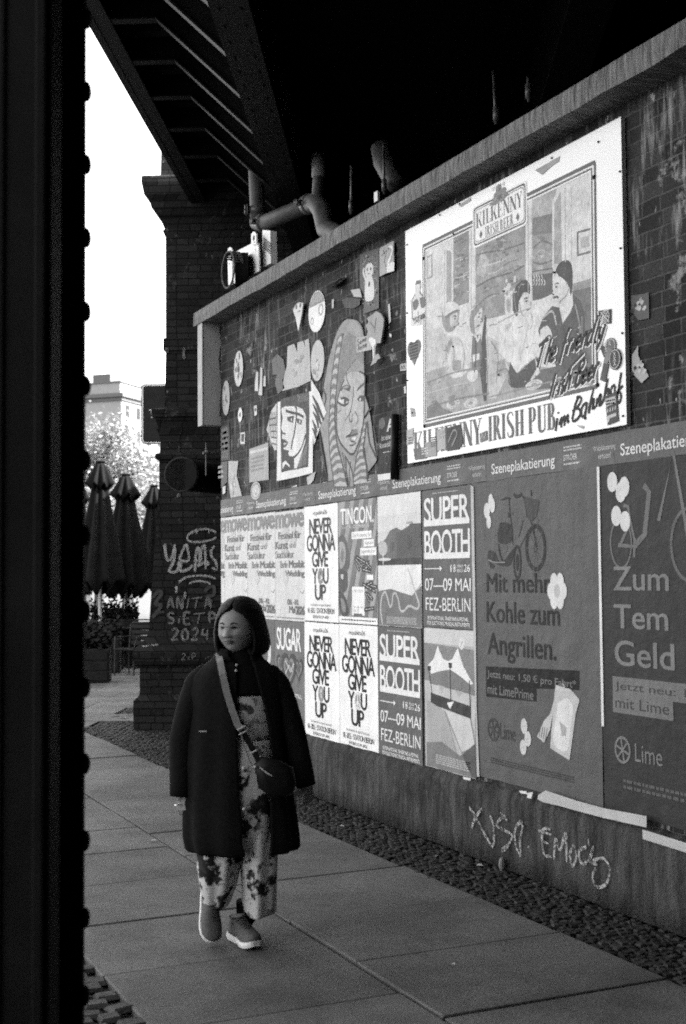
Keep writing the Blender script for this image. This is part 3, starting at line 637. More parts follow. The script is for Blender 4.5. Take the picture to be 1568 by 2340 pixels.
# sugar poster and the one hidden behind the woman's head
rc = (10.025, 1.321, 9.392, .43); u = U(rc)
o = flat('concert_poster', sheet(rc, .13), 'grey poster with white capitals above dark heart shaped bottles, half hidden by the woman', 'poster', None, PX); g = G(.66)
g.text('SUGAR', box(u, .09, .065, .90, .265), .03, .9).text('EVEN STILL', box(u, .42, .65, .92, .685), .02); g.ink(.3).text('VERTIGO', box(u, .45, .70, .75, .72), 0); part(o, 'lettering', g, .0016)
g = G(.05)
for cx, cy, s in ((.22, .40, .16), (.82, .42, .16), (.5, .44, .27)):
    for v, k in ((.05, 1), (.2, .7), (.09, .5)):
        q = [(cx + s * k * (16 * math.sin(t) ** 3) / 17, cy - s * k * .8 * (13 * math.cos(t) - 5 * math.cos(2 * t) - 2 * math.cos(3 * t) - math.cos(4 * t)) / 17) for t in [2 * math.pi * i / 26 for i in range(26)]]
        g.ink(v).poly([u(min(max(x, .01), .99), y) for x, y in q])
g.ink(.55).stroke(P((.38, .36), (.55, .46), (.66, .38)), .012).stroke(P((.38, .48), (.5, .4), (.62, .46)), .01); part(o, 'picture', g, .0016)
rc = (10.66, 1.321, 10.03, .43); u = U(rc)
o = flat('concert_poster', sheet(rc, .11), 'dark grey poster with a pale disc, peeping out behind the woman at head height', 'poster', None, PX); g = G(.5)
g.ell(u(.62, .30), (.17, .19)); g.ink(.10).ell(u(.56, .30), (.14, .17)); part(o, 'picture', g, .0016)
rc = (11.35, 1.321, 10.665, .43); u = U(rc)
o = flat('concert_poster', sheet(rc, .10), 'dark poster at the wall corner, hidden behind the shoulder of the woman', 'poster', None, PX)

# scooter posters (one mid grey with dark letters, one dark with pale letters)
rc = (6.765, 2.244, 5.492, .478); u = U(rc)
o = flat('scooter_poster', sheet(rc, .095, .003), 'large mid grey poster with a scooter, a bicycle and dark lettering', 'poster', None, PX)
g = G(.07)
def LB(zm, p0, p1, D=4.0): a, b = W(zm, [p0, p1], D); return (a[0], min(a[1], b[1]), b[0], max(a[1], b[1]))
# measured boxes on the sheet
def ub(x0, y0, x1, y1): return box(u, x0, y0, x1, y1)
g = G(.022)
q1 = W('B3', [(185, 868), (545, 865), (185, 762), (185, 1038), (597, 1040), (185, 922), (190, 1215), (577, 1217), (190, 1098), (180, 1290), (708, 1315), (708, 1425), (465, 1415), (465, 1490), (182, 1462)])
g.text('Mit mehr', (q1[0][0], q1[0][1], q1[1][0], q1[2][1]), .018).text('Kohle zum', (q1[3][0], q1[3][1], q1[4][0], q1[5][1]), .018).text('Angrillen.', (q1[6][0], q1[6][1] - .045, q1[7][0], q1[8][1]), .018); part(o, 'headline', g, .0022)
g = G(.014); g.poly(q1[9:15]); zt = q1[9][1]; zb = q1[12][1]; zz = q1[14][1]; ya = q1[9][0]; yb = q1[10][0]
g.ink(.16).text('Jetzt neu: 1,50 € pro Fahrt*', (ya - .015, zb + .016, yb + .03, zt - .018), .008).text('mit LimePrime', (ya - .015, zz + .02, q1[12][0] + .03, zb - .012), .008); part(o, 'price_panel', g, .0022); g = G(.03)
q = W('B3', [(222, 1650), (260, 1690), (345, 1630)]); c = q[0]
g.ink(.05).ring(c, (.058, .062), .013)
for k in range(6): g.stroke([c, (c[0] + .05 * math.cos(k * math.pi / 3 + .3), c[1] + .055 * math.sin(k * math.pi / 3 + .3))], .011)
g.text('Lime', (q[1][0], c[1] - .045, q[2][0], c[1] + .045), .0)
part(o, 'logo', g, .0022); g = G(.03)
q = W('B3', [(205, 1830), (680, 1915)]); g.ink(.045).greek((q[0][0], q[1][1], q[1][0], q[0][1] - .01), 22, 3, 3)
part(o, 'small_print', g, .0022)
g = G(.06); F = lambda *p: W('F5', p)
S5 = lambda w, *p: g.stroke(F(*p), w, 4)
yw = F((780, 1050), (1085, 1050), (930, 700), (930, 1400)); c = ((yw[0][0] + yw[1][0]) / 2, (yw[2][1] + yw[3][1]) / 2); g.ink(.025).ring(c, ((yw[0][0] - yw[1][0]) / 2 - .01, (yw[2][1] - yw[3][1]) / 2 - .01), .026, 40).ell(c, (.018, .03), 16)
for k in range(10): a = k * math.pi / 5; g.ink(.11).stroke([c, (c[0] + .095 * math.cos(a), c[1] + .17 * math.sin(a))], .003)
g.ink(.05).poly(F((750, 280), (990, 340), (950, 570), (880, 650), (820, 620))); g.ink(.028); S5(.014, (850, 640), (900, 800), (940, 1050)); S5(.008, (800, 600), (780, 450), (740, 280), (600, 260)); S5(.016, (600, 240), (640, 290), (700, 260), (720, 230)); S5(.012, (860, 180), (870, 280))
g.ink(.05); S5(.010, (740, 640), (700, 800), (670, 890)); S5(.008, (820, 800), (740, 950), (680, 1070)); S5(.006, (760, 300), (860, 700))
g.ink(.03); S5(.012, (415, 335), (500, 300), (550, 320)); S5(.009, (530, 330), (550, 560), (575, 760), (590, 1000)); g.ell(F((530, 560))[0], (.012, .016), 12); g.ell(F((590, 540))[0], (.005, .008), 10)
g.ink(.032).poly(F((395, 680), (500, 670), (570, 740), (580, 850), (550, 970), (400, 990), (358, 880)), 3); g.ink(.028); S5(.014, (375, 990), (385, 1100), (430, 1250)); g.ink(.034).poly(F((210, 1240), (225, 1100), (280, 1095), (330, 1140), (370, 1240), (440, 1260), (640, 1000), (610, 1080), (560, 1300), (440, 1330), (330, 1290)), 2)
g.ink(.03).poly(F((225, 1250), (320, 1320), (290, 1370), (250, 1350))); cc = F((655, 1270))[0]; g.ink(.025).ring(cc, (.036, .092), .016).ell(cc, (.016, .05), 14); g.ink(.09).ell(F((480, 1060))[0], (.018, .024), 14); g.ink(.25); S5(.006, (215, 1230), (320, 1270), (470, 1270))
part(o, 'picture', g, .0016)
g = G(.62); cp = lambda v, pts, zm='B3', sm=3: g.ink(v).poly(W(zm, pts), sm)
for cx, cy, rx, rz in ((208, 352, .028, .045), (186, 405, .035, .048), (217, 375, .03, .045), (197, 470, .026, .04)): g.ink(.55).ell(W('B3', [(cx, cy)])[0], (rx, rz), 14)
for k in range(6): 
    c = W('B3', [(584 + 34 * math.cos(k * 1.047), 862 + 62 * math.sin(k * 1.047))])[0]; g.ink(.58).ell(c, (.036, .048), 12)
g.ink(.42).ell(W('B3', [(584, 862)])[0], (.03, .04), 12)
for cx, cy in ((397, 1630), (418, 1702), (392, 1750)): c = W('B3', [(cx, cy)])[0]; g.ink(.5).ell(c, (.034, .044), 14); g.ink(.36).stroke([(c[0] + .02, c[1] - .01), (c[0] - .02, c[1] + .01)], .004)
cp(.44, [(575, 1395), (660, 1420), (712, 1480), (690, 1560), (655, 1825), (545, 1755), (560, 1560)], sm=0); cp(.58, [(590, 1500), (640, 1470), (675, 1530), (660, 1640), (640, 1770), (565, 1730), (575, 1600)]); cp(.33, [(597, 1600), (640, 1640), (635, 1680), (612, 1690)], sm=0); g.ink(.3).stroke(W('B3', [(612, 1390), (622, 1395), (628, 1415)]), .01)
cp(.44, [(510, 1600), (545, 1560), (565, 1490), (572, 1495), (560, 1560), (545, 1650), (510, 1725), (470, 1690)], sm=0)
g.ink(.15)
for k in range(4): g.stroke(W('B3', [(492 + k * 12, 1630 + k * 4), (482 + k * 12, 1690 + k * 7)]), .008)
part(o, 'cut_out', g, .0030)
# darker neighbour
rc = (5.482, 2.244, 4.21, .478); u = U(rc)
o = flat('scooter_poster', sheet(rc, .036, .003), 'large dark poster with pale lettering at the right edge of the picture', 'poster', None, PX)
q = W('B3', [(905, 858), (905, 725), (912, 1072), (912, 938), (912, 1282), (912, 1140), (898, 1345), (905, 1550), (912, 1450), (912, 1385), (955, 1765)])
g = G(.17); x0 = q[0][0]
g.text('Zum', (x0, q[0][1], x0 - .43, q[1][1]), .018).text('Tem', (x0, q[2][1], x0 - .42, q[3][1]), .018).text('Geld', (x0, q[4][1], x0 - .46, q[5][1]), .018); part(o, 'headline', g, .0022); g = G(.15)
yl = q[6][0]; zt = q[6][1]; zb = q[7][1]; zm_ = (zt + zb) / 2
g.ink(.15).rect(yl, zb, yl - .47, zt); g.rect(yl - .47, zm_, yl - .9, zt); g.ink(.045).text('Jetzt neu: 1,50 €', (yl - .02, zm_ + .015, yl - .85, zt - .022), .008).text('mit Lime', (yl - .02, zb + .025, yl - .44, zm_ - .012), .008); part(o, 'price_panel', g, .0022); g = G(.17)
c = q[10]; g.ink(.17).ring(c, (.058, .062), .013)
for k in range(6): g.stroke([c, (c[0] + .05 * math.cos(k * math.pi / 3 + .3), c[1] + .055 * math.sin(k * math.pi / 3 + .3))], .011)
g.text('Lime', (c[0] - .10, c[1] - .045, c[0] - .31, c[1] + .045), .0); part(o, 'logo', g, .0022); g = G(.10); g.greek((x0 - .05, .60, x0 - .8, .66), 20, 2, 8); part(o, 'small_print', g, .0022)
g = G(.13); F3 = lambda *p: W('B3', p)
cw = (5.44, 1.55); cq = F3((945, 590))[0]; g.ring(cq, (.085, .125), .012); g.stroke(F3((945, 590), (1000, 470), (985, 380), (960, 375)), .02).stroke(F3((930, 600), (1030, 610), (1000, 470)), .022).stroke(F3((1020, 610), (1080, 540), (1105, 300), (1075, 260)), .035).stroke(F3((1020, 670), (1025, 560)), .02); g.ink(.11).ring((cq[0] - .52, cq[1] - .02), (.13, .17), .018)
g.ink(.15).stroke([(cq[0] - .30, cq[1] + .1), (cq[0] - .42, cq[1] + .42), (cq[0] - .52, cq[1] - .02)], .025); part(o, 'picture', g, .0016)
g = G(.58)
for cx, cy in ((897, 242), (945, 300), (965, 270), (920, 435), (970, 465)): g.ink(.55).ell(F3((cx, cy))[0], (.042, .052), 16)
part(o, 'cut_out', g, .0030)
# torn bottom strip and scraps below the scooter posters
g = G(.42); g.poly(W('B3', [(490, 2020), (530, 1995), (715, 2055), (860, 2095), (1105, 2140), (1105, 2205), (860, 2150), (715, 2112), (600, 2080), (520, 2062), (485, 2045)], 3.96))
g2 = G(.42); g2.poly([(5.1, .40), (5.1, .445), (4.3, .43), (4.3, .385)]); flat('torn_strip', g2, 'pale strip of old paper at the foot of the dark scooter poster, right edge', 'paper strip', None, 3.953)
flat('torn_strip', g, 'torn pale strip of old paper hanging below the scooter posters on the plinth', 'paper strip', None, 3.955)
for pts, lb in (([(390, 1995), (430, 1997), (440, 2015), (400, 2010)], 'small torn white scrap below the middle of the scooter poster, dark side'), ([(440, 2008), (470, 2002), (460, 2040), (435, 2035)], 'white torn scrap of paper just beside the pale torn strip'), ([(70, 1915), (115, 1925), (112, 1938), (75, 1930)], 'small white scrap below the tent poster corner')):
    g = G(.6); g.poly(W('B3', pts, 3.97)); flat('paper_scrap', g, lb, 'paper scrap', 'paper scraps along the poster bottoms', 3.953)
g = G(.40); yy = 6.768
g.poly([(6.775, 2.235), (6.74, 2.22), (6.735, 1.36), (6.738, .9), (6.715, .475), (6.745, .47), (6.765, 1.36)]); flat('paper_strip', g, 'pale vertical paper strip between the grey trade fair poster and the scooter poster', 'paper strip', None, 4.006)
g = G(.6); g.rect(5.489, .9, 5.468, 2.24); flat('paper_strip', g, 'thin white vertical paper edge between the two scooter posters', 'paper strip', None, 4.007)
# ================================================================== PUB SIGN
STEM = .24
def serif_word(g, word, bx, gap=.12):
    """slab-serif capitals fitted into box (yl, zb, yr, zt)"""
    S_, T_, H_ = .27, .085, .035    # thick stem, thin stroke, serif height (fractions of the letter width / height)
    GL = {
     'K': [('s', .14), ('d', .42, .46, .92, 1, T_), ('d', .46, .55, .86, 0, S_), ('f', .72, 1), ('b', .86, 0)],
     'I': [('s', .5)], 'L': [('s', .3), ('h', .02, .3, .95), ('v', .93, 0, .24)], 'E': [('s', .24), ('h', .02, .24, .93), ('h', .98, .24, .9), ('h', .5, .24, .66), ('v', .91, 0, .2), ('v', .88, .8, 1), ('v', .66, .4, .6)],
     'N': [('t', .14), ('d', .16, 1, .86, 0, S_), ('t', .88)], 'Y': [('d', .14, 1, .5, .45, S_), ('d', .9, 1, .52, .45, T_), ('s2', .5, .48), ('f', .14, 1), ('f', .88, 1), ('b', .5, 0)],
     'R': [('s', .24), ('o', .24, .5, .8, 1), ('d', .5, .5, .9, 0, S_)], 'P': [('s', .24), ('o', .24, .44, .88, 1)], 'B': [('s', .24), ('o', .24, .52, .8, 1), ('o', .24, 0, .88, .52)],
     'S': [('S',)], 'H': [('s', .2), ('s', .82), ('h', .5, .2, .82)], 'U': [('s2', .2, 1), ('U',), ('t2', .84), ('f', .2, 1), ('f', .84, 1)], ' ': []}
    wd = {'I': .5, ' ': .35, 'N': 1.1, 'K': 1.05}
    tot = sum(wd.get(c, .95) for c in word) + gap * (len(word) - 1); yl, zb, yr, zt = bx; x = 0; k = (yr - yl) / tot; Hh = zt - zb
    for c in word:
        w = wd.get(c, .95); f = lambda a, b: (yl + (x + a * w) * k, zb + b * Hh); sw = S_ / w * .95 if c == 'I' else S_; aw = abs(k * w)
        def stem(a, t, z0=0, z1=1): g.poly([f(a - t / 2, z0), f(a + t / 2, z0), f(a + t / 2, z1), f(a - t / 2, z1)])
        def ser(a, z, half=.22): z2 = z - H_ if z > .5 else z + H_; g.poly([f(a - half, z), f(a + half, z), f(a + half, z2), f(a - half, z2)])
        for e in GL[c]:
            if e[0] == 's': stem(e[1], sw); ser(e[1], 0, sw * .85); ser(e[1], 1, sw * .85)
            elif e[0] == 't': stem(e[1], T_); ser(e[1], 0, .14); ser(e[1], 1, .14)
            elif e[0] == 's2': stem(e[1], S_, .16 if c == 'U' else 0, e[2])
            elif e[0] == 't2': stem(e[1], T_, .18, 1)
            elif e[0] == 'h': g.poly([f(e[2], e[1] - .02), f(e[3], e[1] - .02), f(e[3], e[1] + .02), f(e[2], e[1] + .02)])
            elif e[0] == 'v': g.poly([f(e[1] - .04, e[2]), f(e[1] + .04, e[2]), f(e[1] + .04, e[3]), f(e[1] - .04, e[3])])
            elif e[0] == 'd': t = e[5] / 2; g.poly([f(e[1] - t, e[2]), f(e[1] + t, e[2]), f(e[3] + t, e[4]), f(e[3] - t, e[4])])
            elif e[0] == 'f': ser(e[1], 1)
            elif e[0] == 'b': ser(e[1], 0)
            elif e[0] == 'o':
                x0, z0, x1, z1 = e[1:]; pts = []; cz = (z0 + z1) / 2
                pts = [f(x0, z1 - .02), f(x0 + (x1 - x0) * .45, z1 - .02)] + [f(x1 - .12 - (x1 - x0) * .35 * (1 - math.sin(a)), cz + (z1 - z0 - .04) / 2 * math.cos(a)) for a in (.4, .8, 1.2, 1.57, 1.95, 2.35, 2.75)] + [f(x0 + (x1 - x0) * .45, z0 + .02), f(x0, z0 + .02)]
                g.stroke(pts, [aw * .07, aw * .08, aw * .22, aw * .26, aw * .22, aw * .08, aw * .07])
            elif e[0] == 'U': g.stroke([f(.2, .2), f(.24, .06), f(.4, .01), (f(.62, .01)), f(.8, .07), f(.84, .2)], [aw * .26, aw * .2, aw * .1, aw * .09], 4)
            elif e[0] == 'S': g.stroke([f(.84, .80), f(.74, .95), f(.5, .98), f(.24, .92), f(.17, .76), f(.32, .60), f(.62, .44), f(.8, .28), f(.74, .08), f(.5, .02), f(.24, .06), f(.14, .24)], [aw * .05, aw * .07, aw * .12, aw * .24, aw * .26, aw * .24, aw * .10, aw * .06], 4)
        x += w + gap
# handwriting: strokes per letter in a unit box
SCR = {'T': [[(0, .9), (.75, 1)], [(.4, .95), (.25, 0)]], 'h': [[(.2, 1), (.05, 0)], [(.08, .35), (.25, .55), (.38, .5), (.35, .2), (.38, 0)]], 'e': [[(.05, .25), (.35, .32), (.3, .52), (.12, .45), (.05, .18), (.15, 0), (.4, .1)]],
 'f': [[(.45, .95), (.33, 1), (.22, .7), (.12, -.25)], [(.05, .5), (.4, .55)]], 'r': [[(.12, .5), (.06, 0)], [(.1, .35), (.22, .52), (.38, .5)]], 'i': [[(.12, .5), (.08, 0)], [(.16, .68), (.17, .72)]], 'n': [[(.1, .5), (.05, 0)], [(.09, .35), (.25, .53), (.36, .45), (.33, 0)]],
 'd': [[(.38, .45), (.2, .52), (.06, .25), (.12, .02), (.3, .1), (.42, .5)], [(.5, 1), (.38, .3), (.42, 0)]], 'l': [[(.22, 1), (.1, .1), (.2, 0)]], 'y': [[(.08, .5), (.1, .1), (.28, .15)], [(.42, .5), (.3, -.1), (.1, -.35)]], 'I': [[(.25, 1), (.1, 0)]], 's': [[(.32, .48), (.15, .5), (.12, .33), (.28, .2), (.22, .02), (.04, .04)]],
 'B': [[(.18, 1), (.08, 0)], [(.1, .95), (.45, 1), (.5, .78), (.2, .55), (.5, .45), (.48, .1), (.08, 0)]], 'a': [[(.38, .45), (.2, .52), (.06, .25), (.12, .02), (.3, .1), (.4, .5), (.36, .05), (.44, 0)]], 'm': [[(.1, .5), (.05, 0)], [(.09, .35), (.22, .53), (.3, .4), (.27, 0)], [(.3, .38), (.43, .53), (.5, .42), (.48, 0)]],
 'o': [[(.22, .5), (.06, .3), (.1, .03), (.28, .03), (.36, .3), (.22, .5)]], ' ': [], '.': [[(.1, 0), (.14, .05)]],
 'Y': [[(.0, 1), (.05, .6), (.3, .55)], [(.42, 1), (.3, .1), (.1, -.1)]], 'E': [[(.45, 1), (.08, 1), (.06, 0), (.45, 0)], [(.07, .5), (.38, .52)]], 'M': [[(.05, 0), (.1, 1), (.3, .35), (.5, 1), (.55, 0)]], 'S': [[(.45, .9), (.25, 1), (.06, .8), (.2, .55), (.42, .4), (.35, .05), (.05, .05)]], 'A': [[(0, 0), (.22, 1), (.45, 0)], [(.08, .35), (.4, .35)]],
 'N': [[(.05, 0), (.07, 1), (.42, 0), (.45, 1)]], 'P': [[(.08, 0), (.08, 1), (.42, .9), (.4, .55), (.1, .5)]], 'R': [[(.06, 0), (.08, 1), (.42, .9), (.38, .58), (.1, .5), (.45, 0)]], '2': [[(.04, .8), (.22, 1), (.42, .8), (.3, .45), (.03, .02), (.45, .04)]], '0': [[(.22, 1), (.04, .6), (.1, .05), (.35, .05), (.42, .6), (.22, 1)]], '4': [[(.12, 1), (.05, .45), (.45, .5)], [(.38, .9), (.36, 0)]], 'O': [[(.22, 1), (.04, .6), (.1, .05), (.35, .05), (.42, .6), (.22, 1)]], 'x': [[(0, .5), (.3, 0)], [(.3, .5), (0, 0)]]}
def script(g, word, org, ux, uz, w, sp=.1, sm=4):
    """org = (y, z) of the first baseline point, ux / uz = vectors for one letter-height along the line / up"""
    x = 0
    for c in word:
        S_ = SCR[c]
        for st in S_: g.stroke([(org[0] + ux[0] * (x + a) + uz[0] * b, org[1] + ux[1] * (x + a) + uz[1] * b) for a, b in st], w, sm)
        x += (max(a for st in S_ for a, b in st) if S_ else .3) + sp
KS = 3.985 / 4.01
def SC(g, n0=0): g.v[n0:] = [(v[0] * KS, CAM_H + (v[1] - CAM_H) * KS, v[2]) for v in g.v[n0:]]      # measured on the brick plane, set on the sign's face
SY0, SZ1, SY1, SZ0 = 7.602 * KS, CAM_H + (4.012 - CAM_H) * KS, 5.236 * KS, CAM_H + (2.434 - CAM_H) * KS
enam = grain('sign_enamel', .72, .05, 2, .35, spots=(.5, 14, .73))
S = lambda *p: W('A4', p, 3.985)
g = G(enam); g.rect(SY0, SZ0, SY1, SZ1)
sign = flat('pub_sign', g, 'big white painted pub sign bolted to the brick wall, worn and stuck with stickers', 'sign', None, 3.985, 0)
m = MB(); m.box((0, 0, -.0135), (SY0 - SY1, SZ1 - SZ0, .026)); o = m.build('panel', grain('sign_edge', .3, .2), sign)
# --- picture
g = G(.50, paint); fr = [(232, 797), (1187, 335), (1200, 1555), (238, 1782)]
def sp(v, *pts, sm=0): g.ink(v).poly(S(*pts), sm)
sp(.62, *fr)
sp(.44, (237, 1245), (335, 1200), (345, 1500), (600, 1480), (600, 1700), (240, 1770))           # dado left
sp(.56, (240, 960), (335, 920), (335, 1240), (238, 1255))
sp(.30, (240, 1500), (420, 1440), (700, 1440), (1000, 1480), (1198, 1400), (1198, 1550), (240, 1775))    # shaded table zone
sp(.22, (395, 690), (485, 660), (485, 1100), (395, 1130))          # left pane view
sp(.24, (520, 660), (808, 540), (808, 1110), (700, 1170), (520, 1210))   # centre view
sp(.42, (520, 660), (808, 540), (808, 600), (700, 690), (620, 700), (520, 760))
sp(.15, (640, 680), (690, 660), (680, 770), (655, 790), (640, 740), sm=3)
sp(.28, (520, 900), (640, 840), (808, 800), (808, 900), (640, 960), (520, 1000)); sp(.36, (520, 930), (560, 800), (600, 860), (570, 960)); 
sp(.34, (845, 500), (970, 450), (985, 440), (970, 600), (845, 620)); sp(.17, (845, 620), (965, 590), (965, 700), (845, 720)); sp(.27, (845, 720), (965, 700), (965, 935), (845, 950))
sp(.10, (845, 945), (962, 930), (962, 1050), (900, 1080), (848, 1090))                                # shelf with mugs
for k in range(9): cx = 852 + (k % 5) * 15; cy = 985 if k < 5 else 960; g.ink(.6).stroke(S((cx, cy - 18), (cx + 7, cy), (cx, cy + 18)), .006, 3)
for k in range(12):
    r_ = random.Random(k); x = r_.uniform(530, 790); y = r_.uniform(740, 1100); g.ink(r_.choice((.16, .33, .4, .2))).stroke(S((x, y), (x + 40, y - 18 + r_.uniform(-14, 14)), (min(x + 90, 805), y - 40)), .008, 3)
for k in range(26):
    r_ = random.Random(k + 40); x = r_.choice((r_.uniform(525, 790), r_.uniform(400, 475), r_.uniform(850, 955))); y = r_.uniform(730, 1080); s = r_.uniform(8, 26)
    if x > 845 and y > 920: continue
    g.ink(r_.choice((.15, .19, .32, .38, .28))).poly(S(*[(min(x + s * r_.uniform(.5, 1.2) * math.cos(a), 806 if x < 810 else 962), y + .7 * s * r_.uniform(.5, 1.2) * math.sin(a)) for a in range(6)]), 3)
sp(.70, (335, 735), (355, 770), (355, 1250), (335, 1260)); sp(.30, (357, 800), (388, 810), (388, 1110), (357, 1110)); sp(.72, (355, 765), (393, 805), (393, 1105), (386, 1105), (386, 815), (357, 785))
sp(.70, (485, 690), (522, 672), (522, 1200), (485, 1200)); sp(.56, (500, 690), (522, 672), (522, 1200), (512, 1200))
sp(.74, (808, 545), (842, 525), (845, 1110), (808, 1120)); sp(.52, (833, 530), (842, 525), (845, 1110), (838, 1110))
sp(.30, (965, 530), (1008, 450), (1015, 880), (965, 880)); sp(.72, (960, 520), (1008, 445), (1012, 460), (972, 535), (970, 900), (960, 900)); sp(.70, (1010, 445), (1075, 415), (1080, 870), (1015, 870)); sp(.56, (1052, 425), (1062, 420), (1064, 870), (1054, 870))
sp(.62, (1075, 415), (1187, 365), (1192, 990), (1060, 1010)); sp(.26, (1050, 1000), (1192, 960), (1192, 1010), (1060, 1040)); sp(.14, (1060, 1040), (1193, 1008), (1197, 1545), (1140, 1560), (1120, 1300))
sp(.14, (1100, 695), (1184, 672), (1186, 815), (1102, 838)); sp(.66, (1110, 705), (1180, 687), (1180, 803), (1111, 823)); sp(.40, (1122, 730), (1172, 716), (1172, 780), (1122, 795)); sp(.22, (245, 840), (275, 822), (277, 955), (246, 968)); sp(.55, (249, 846), (269, 833), (270, 950), (250, 960))
sp(.55, (620, 1195), (850, 1110), (962, 1060), (960, 1090), (860, 1140), (640, 1230)); sp(.40, (690, 1230), (730, 1210), (720, 1270), (690, 1280))
# flowers in a vase
for k in range(18): r_ = random.Random(k + 7); c = S((r_.uniform(675, 750), r_.uniform(960, 1065)))[0]; g.ink(r_.choice((.66, .72, .5, .6))).ell(c, (r_.uniform(.010, .02), r_.uniform(.008, .016)), 9)
sp(.6, (690, 1070), (725, 1055), (735, 1140), (720, 1175), (695, 1170), (688, 1120), sm=3); sp(.33, (697, 1085), (722, 1075), (722, 1150), (702, 1150), sm=3)
# left man in a cap
sp(.24, (330, 1160), (345, 1130), (410, 1110), (430, 1150), (420, 1215), (395, 1260), (360, 1270), (335, 1230), sm=3); sp(.42, (380, 1165), (415, 1150), (420, 1205), (395, 1245), (375, 1215), sm=3); sp(.60, (333, 1140), (352, 1105), (390, 1095), (420, 1110), (432, 1140), (400, 1145), (345, 1180), sm=3); sp(.14, (345, 1180), (385, 1152), (425, 1140), (430, 1148), (390, 1165), (355, 1195))
sp(.46, (335, 1270), (365, 1290), (420, 1300), (480, 1370), (490, 1470), (440, 1520), (370, 1520), (345, 1420), sm=3); sp(.58, (410, 1340), (485, 1380), (480, 1480), (420, 1440), sm=2); sp(.24, (350, 1360), (375, 1310), (390, 1330), (365, 1400)); sp(.26, (388, 1430), (440, 1430), (440, 1500), (392, 1510)); sp(.50, (380, 1490), (440, 1490), (450, 1520), (390, 1530), sm=3)
# second man leaning in, dark jacket
sp(.20, (488, 1200), (500, 1150), (560, 1090), (575, 1110), (555, 1180), (520, 1280), (495, 1260), sm=3); sp(.46, (515, 1190), (555, 1130), (560, 1170), (540, 1250), (520, 1270), sm=3); sp(.06, (575, 1170), (585, 1190), (580, 1300), (592, 1500), (585, 1660), (570, 1665), (545, 1480), (555, 1330)); sp(.16, (505, 1290), (550, 1280), (560, 1400), (545, 1500), (505, 1520), (498, 1400)); sp(.55, (520, 1270), (535, 1310), (545, 1275), (550, 1300), (535, 1330), (515, 1300)); sp(.58, (505, 1400), (545, 1390), (545, 1425), (508, 1440)); sp(.52, (480, 1500), (530, 1485), (535, 1530), (500, 1555), (475, 1530), sm=3)
sp(.42, (590, 1290), (660, 1330), (690, 1420), (720, 1480), (640, 1650), (600, 1650)); sp(.30, (640, 1440), (690, 1420), (700, 1500), (650, 1530))
# woman, white blouse
sp(.62, (770, 1120), (800, 1200), (835, 1190), (838, 1160), (815, 1150)); sp(.78, (700, 1290), (730, 1225), (770, 1195), (800, 1240), (850, 1200), (890, 1260), (895, 1330), (860, 1400), (790, 1470), (760, 1500), (720, 1440), (665, 1390), sm=2); sp(.68, (650, 1300), (705, 1260), (705, 1380), (660, 1390))
sp(.06, (735, 1120), (740, 1040), (770, 985), (810, 970), (832, 1000), (830, 1060), (800, 1040), (775, 1080), (770, 1130), (760, 1180), (742, 1160), sm=3); sp(.60, (772, 1090), (800, 1045), (828, 1050), (838, 1090), (835, 1130), (815, 1180), (785, 1170), (768, 1130), sm=3); g.ink(.12); g.stroke(S((800, 1082), (822, 1076)), .006); g.stroke(S((805, 1095), (818, 1092)), .008); g.stroke(S((812, 1140), (828, 1135)), .006)
sp(.58, (845, 1170), (855, 1210), (835, 1260), (810, 1330), (790, 1420), (760, 1500), (735, 1490), (750, 1430), (790, 1320), (820, 1210), (820, 1175), sm=2); sp(.66, (828, 1140), (838, 1130), (835, 1180), (826, 1180)); sp(.07, (720, 1440), (760, 1505), (800, 1470), (870, 1410), (880, 1450), (870, 1560), (760, 1590), (710, 1560), sm=2)
# man right, dark sweater
sp(.06, (970, 960), (990, 890), (1030, 860), (1065, 870), (1077, 930), (1075, 1010), (1065, 1050), (1045, 1010), (1040, 980), (1010, 970), (985, 930), sm=3); sp(.62, (968, 1010), (985, 960), (1010, 955), (1040, 985), (1060, 1020), (1050, 1060), (1000, 1110), (975, 1100), sm=2); g.ink(.12).stroke(S((968, 1075), (990, 1065)), .010)
sp(.08, (880, 1260), (910, 1180), (960, 1120), (1000, 1130), (1020, 1220), (1060, 1160), (1075, 1050), (1120, 1090), (1145, 1160), (1150, 1300), (1110, 1480), (1000, 1520), (960, 1400), (960, 1280), (900, 1330), sm=1); sp(.72, (1000, 1115), (1040, 1130), (1075, 1040), (1080, 1110), (1060, 1165), (1015, 1140), sm=0); sp(.5, (1005, 1140), (1035, 1150), (1020, 1220)); sp(.5, (890, 1260), (930, 1230), (960, 1290), (900, 1340), sm=2)
sp(.11, (870, 1490), (1000, 1460), (1160, 1530), (1140, 1560), (960, 1590), (830, 1600)); sp(.55, (860, 1400), (890, 1500), (840, 1550), (835, 1540), (870, 1480))
for cx, cy in ((395, 1680), (495, 1675), (855, 1570), (1000, 1555)): c = S((cx, cy))[0]; g.ink(.52).ell(c, (.085, .028), 18); g.ink(.32).ring(c, (.055, .02), .006); g.ink(.25).ell(c, (.03, .011), 12)
sp(.16, (243, 1775), (244, 1700), (300, 1660), (330, 1700), (420, 1740), (300, 1770)); sp(.2, (365, 1640), (400, 1630), (400, 1670), (370, 1680), sm=3)
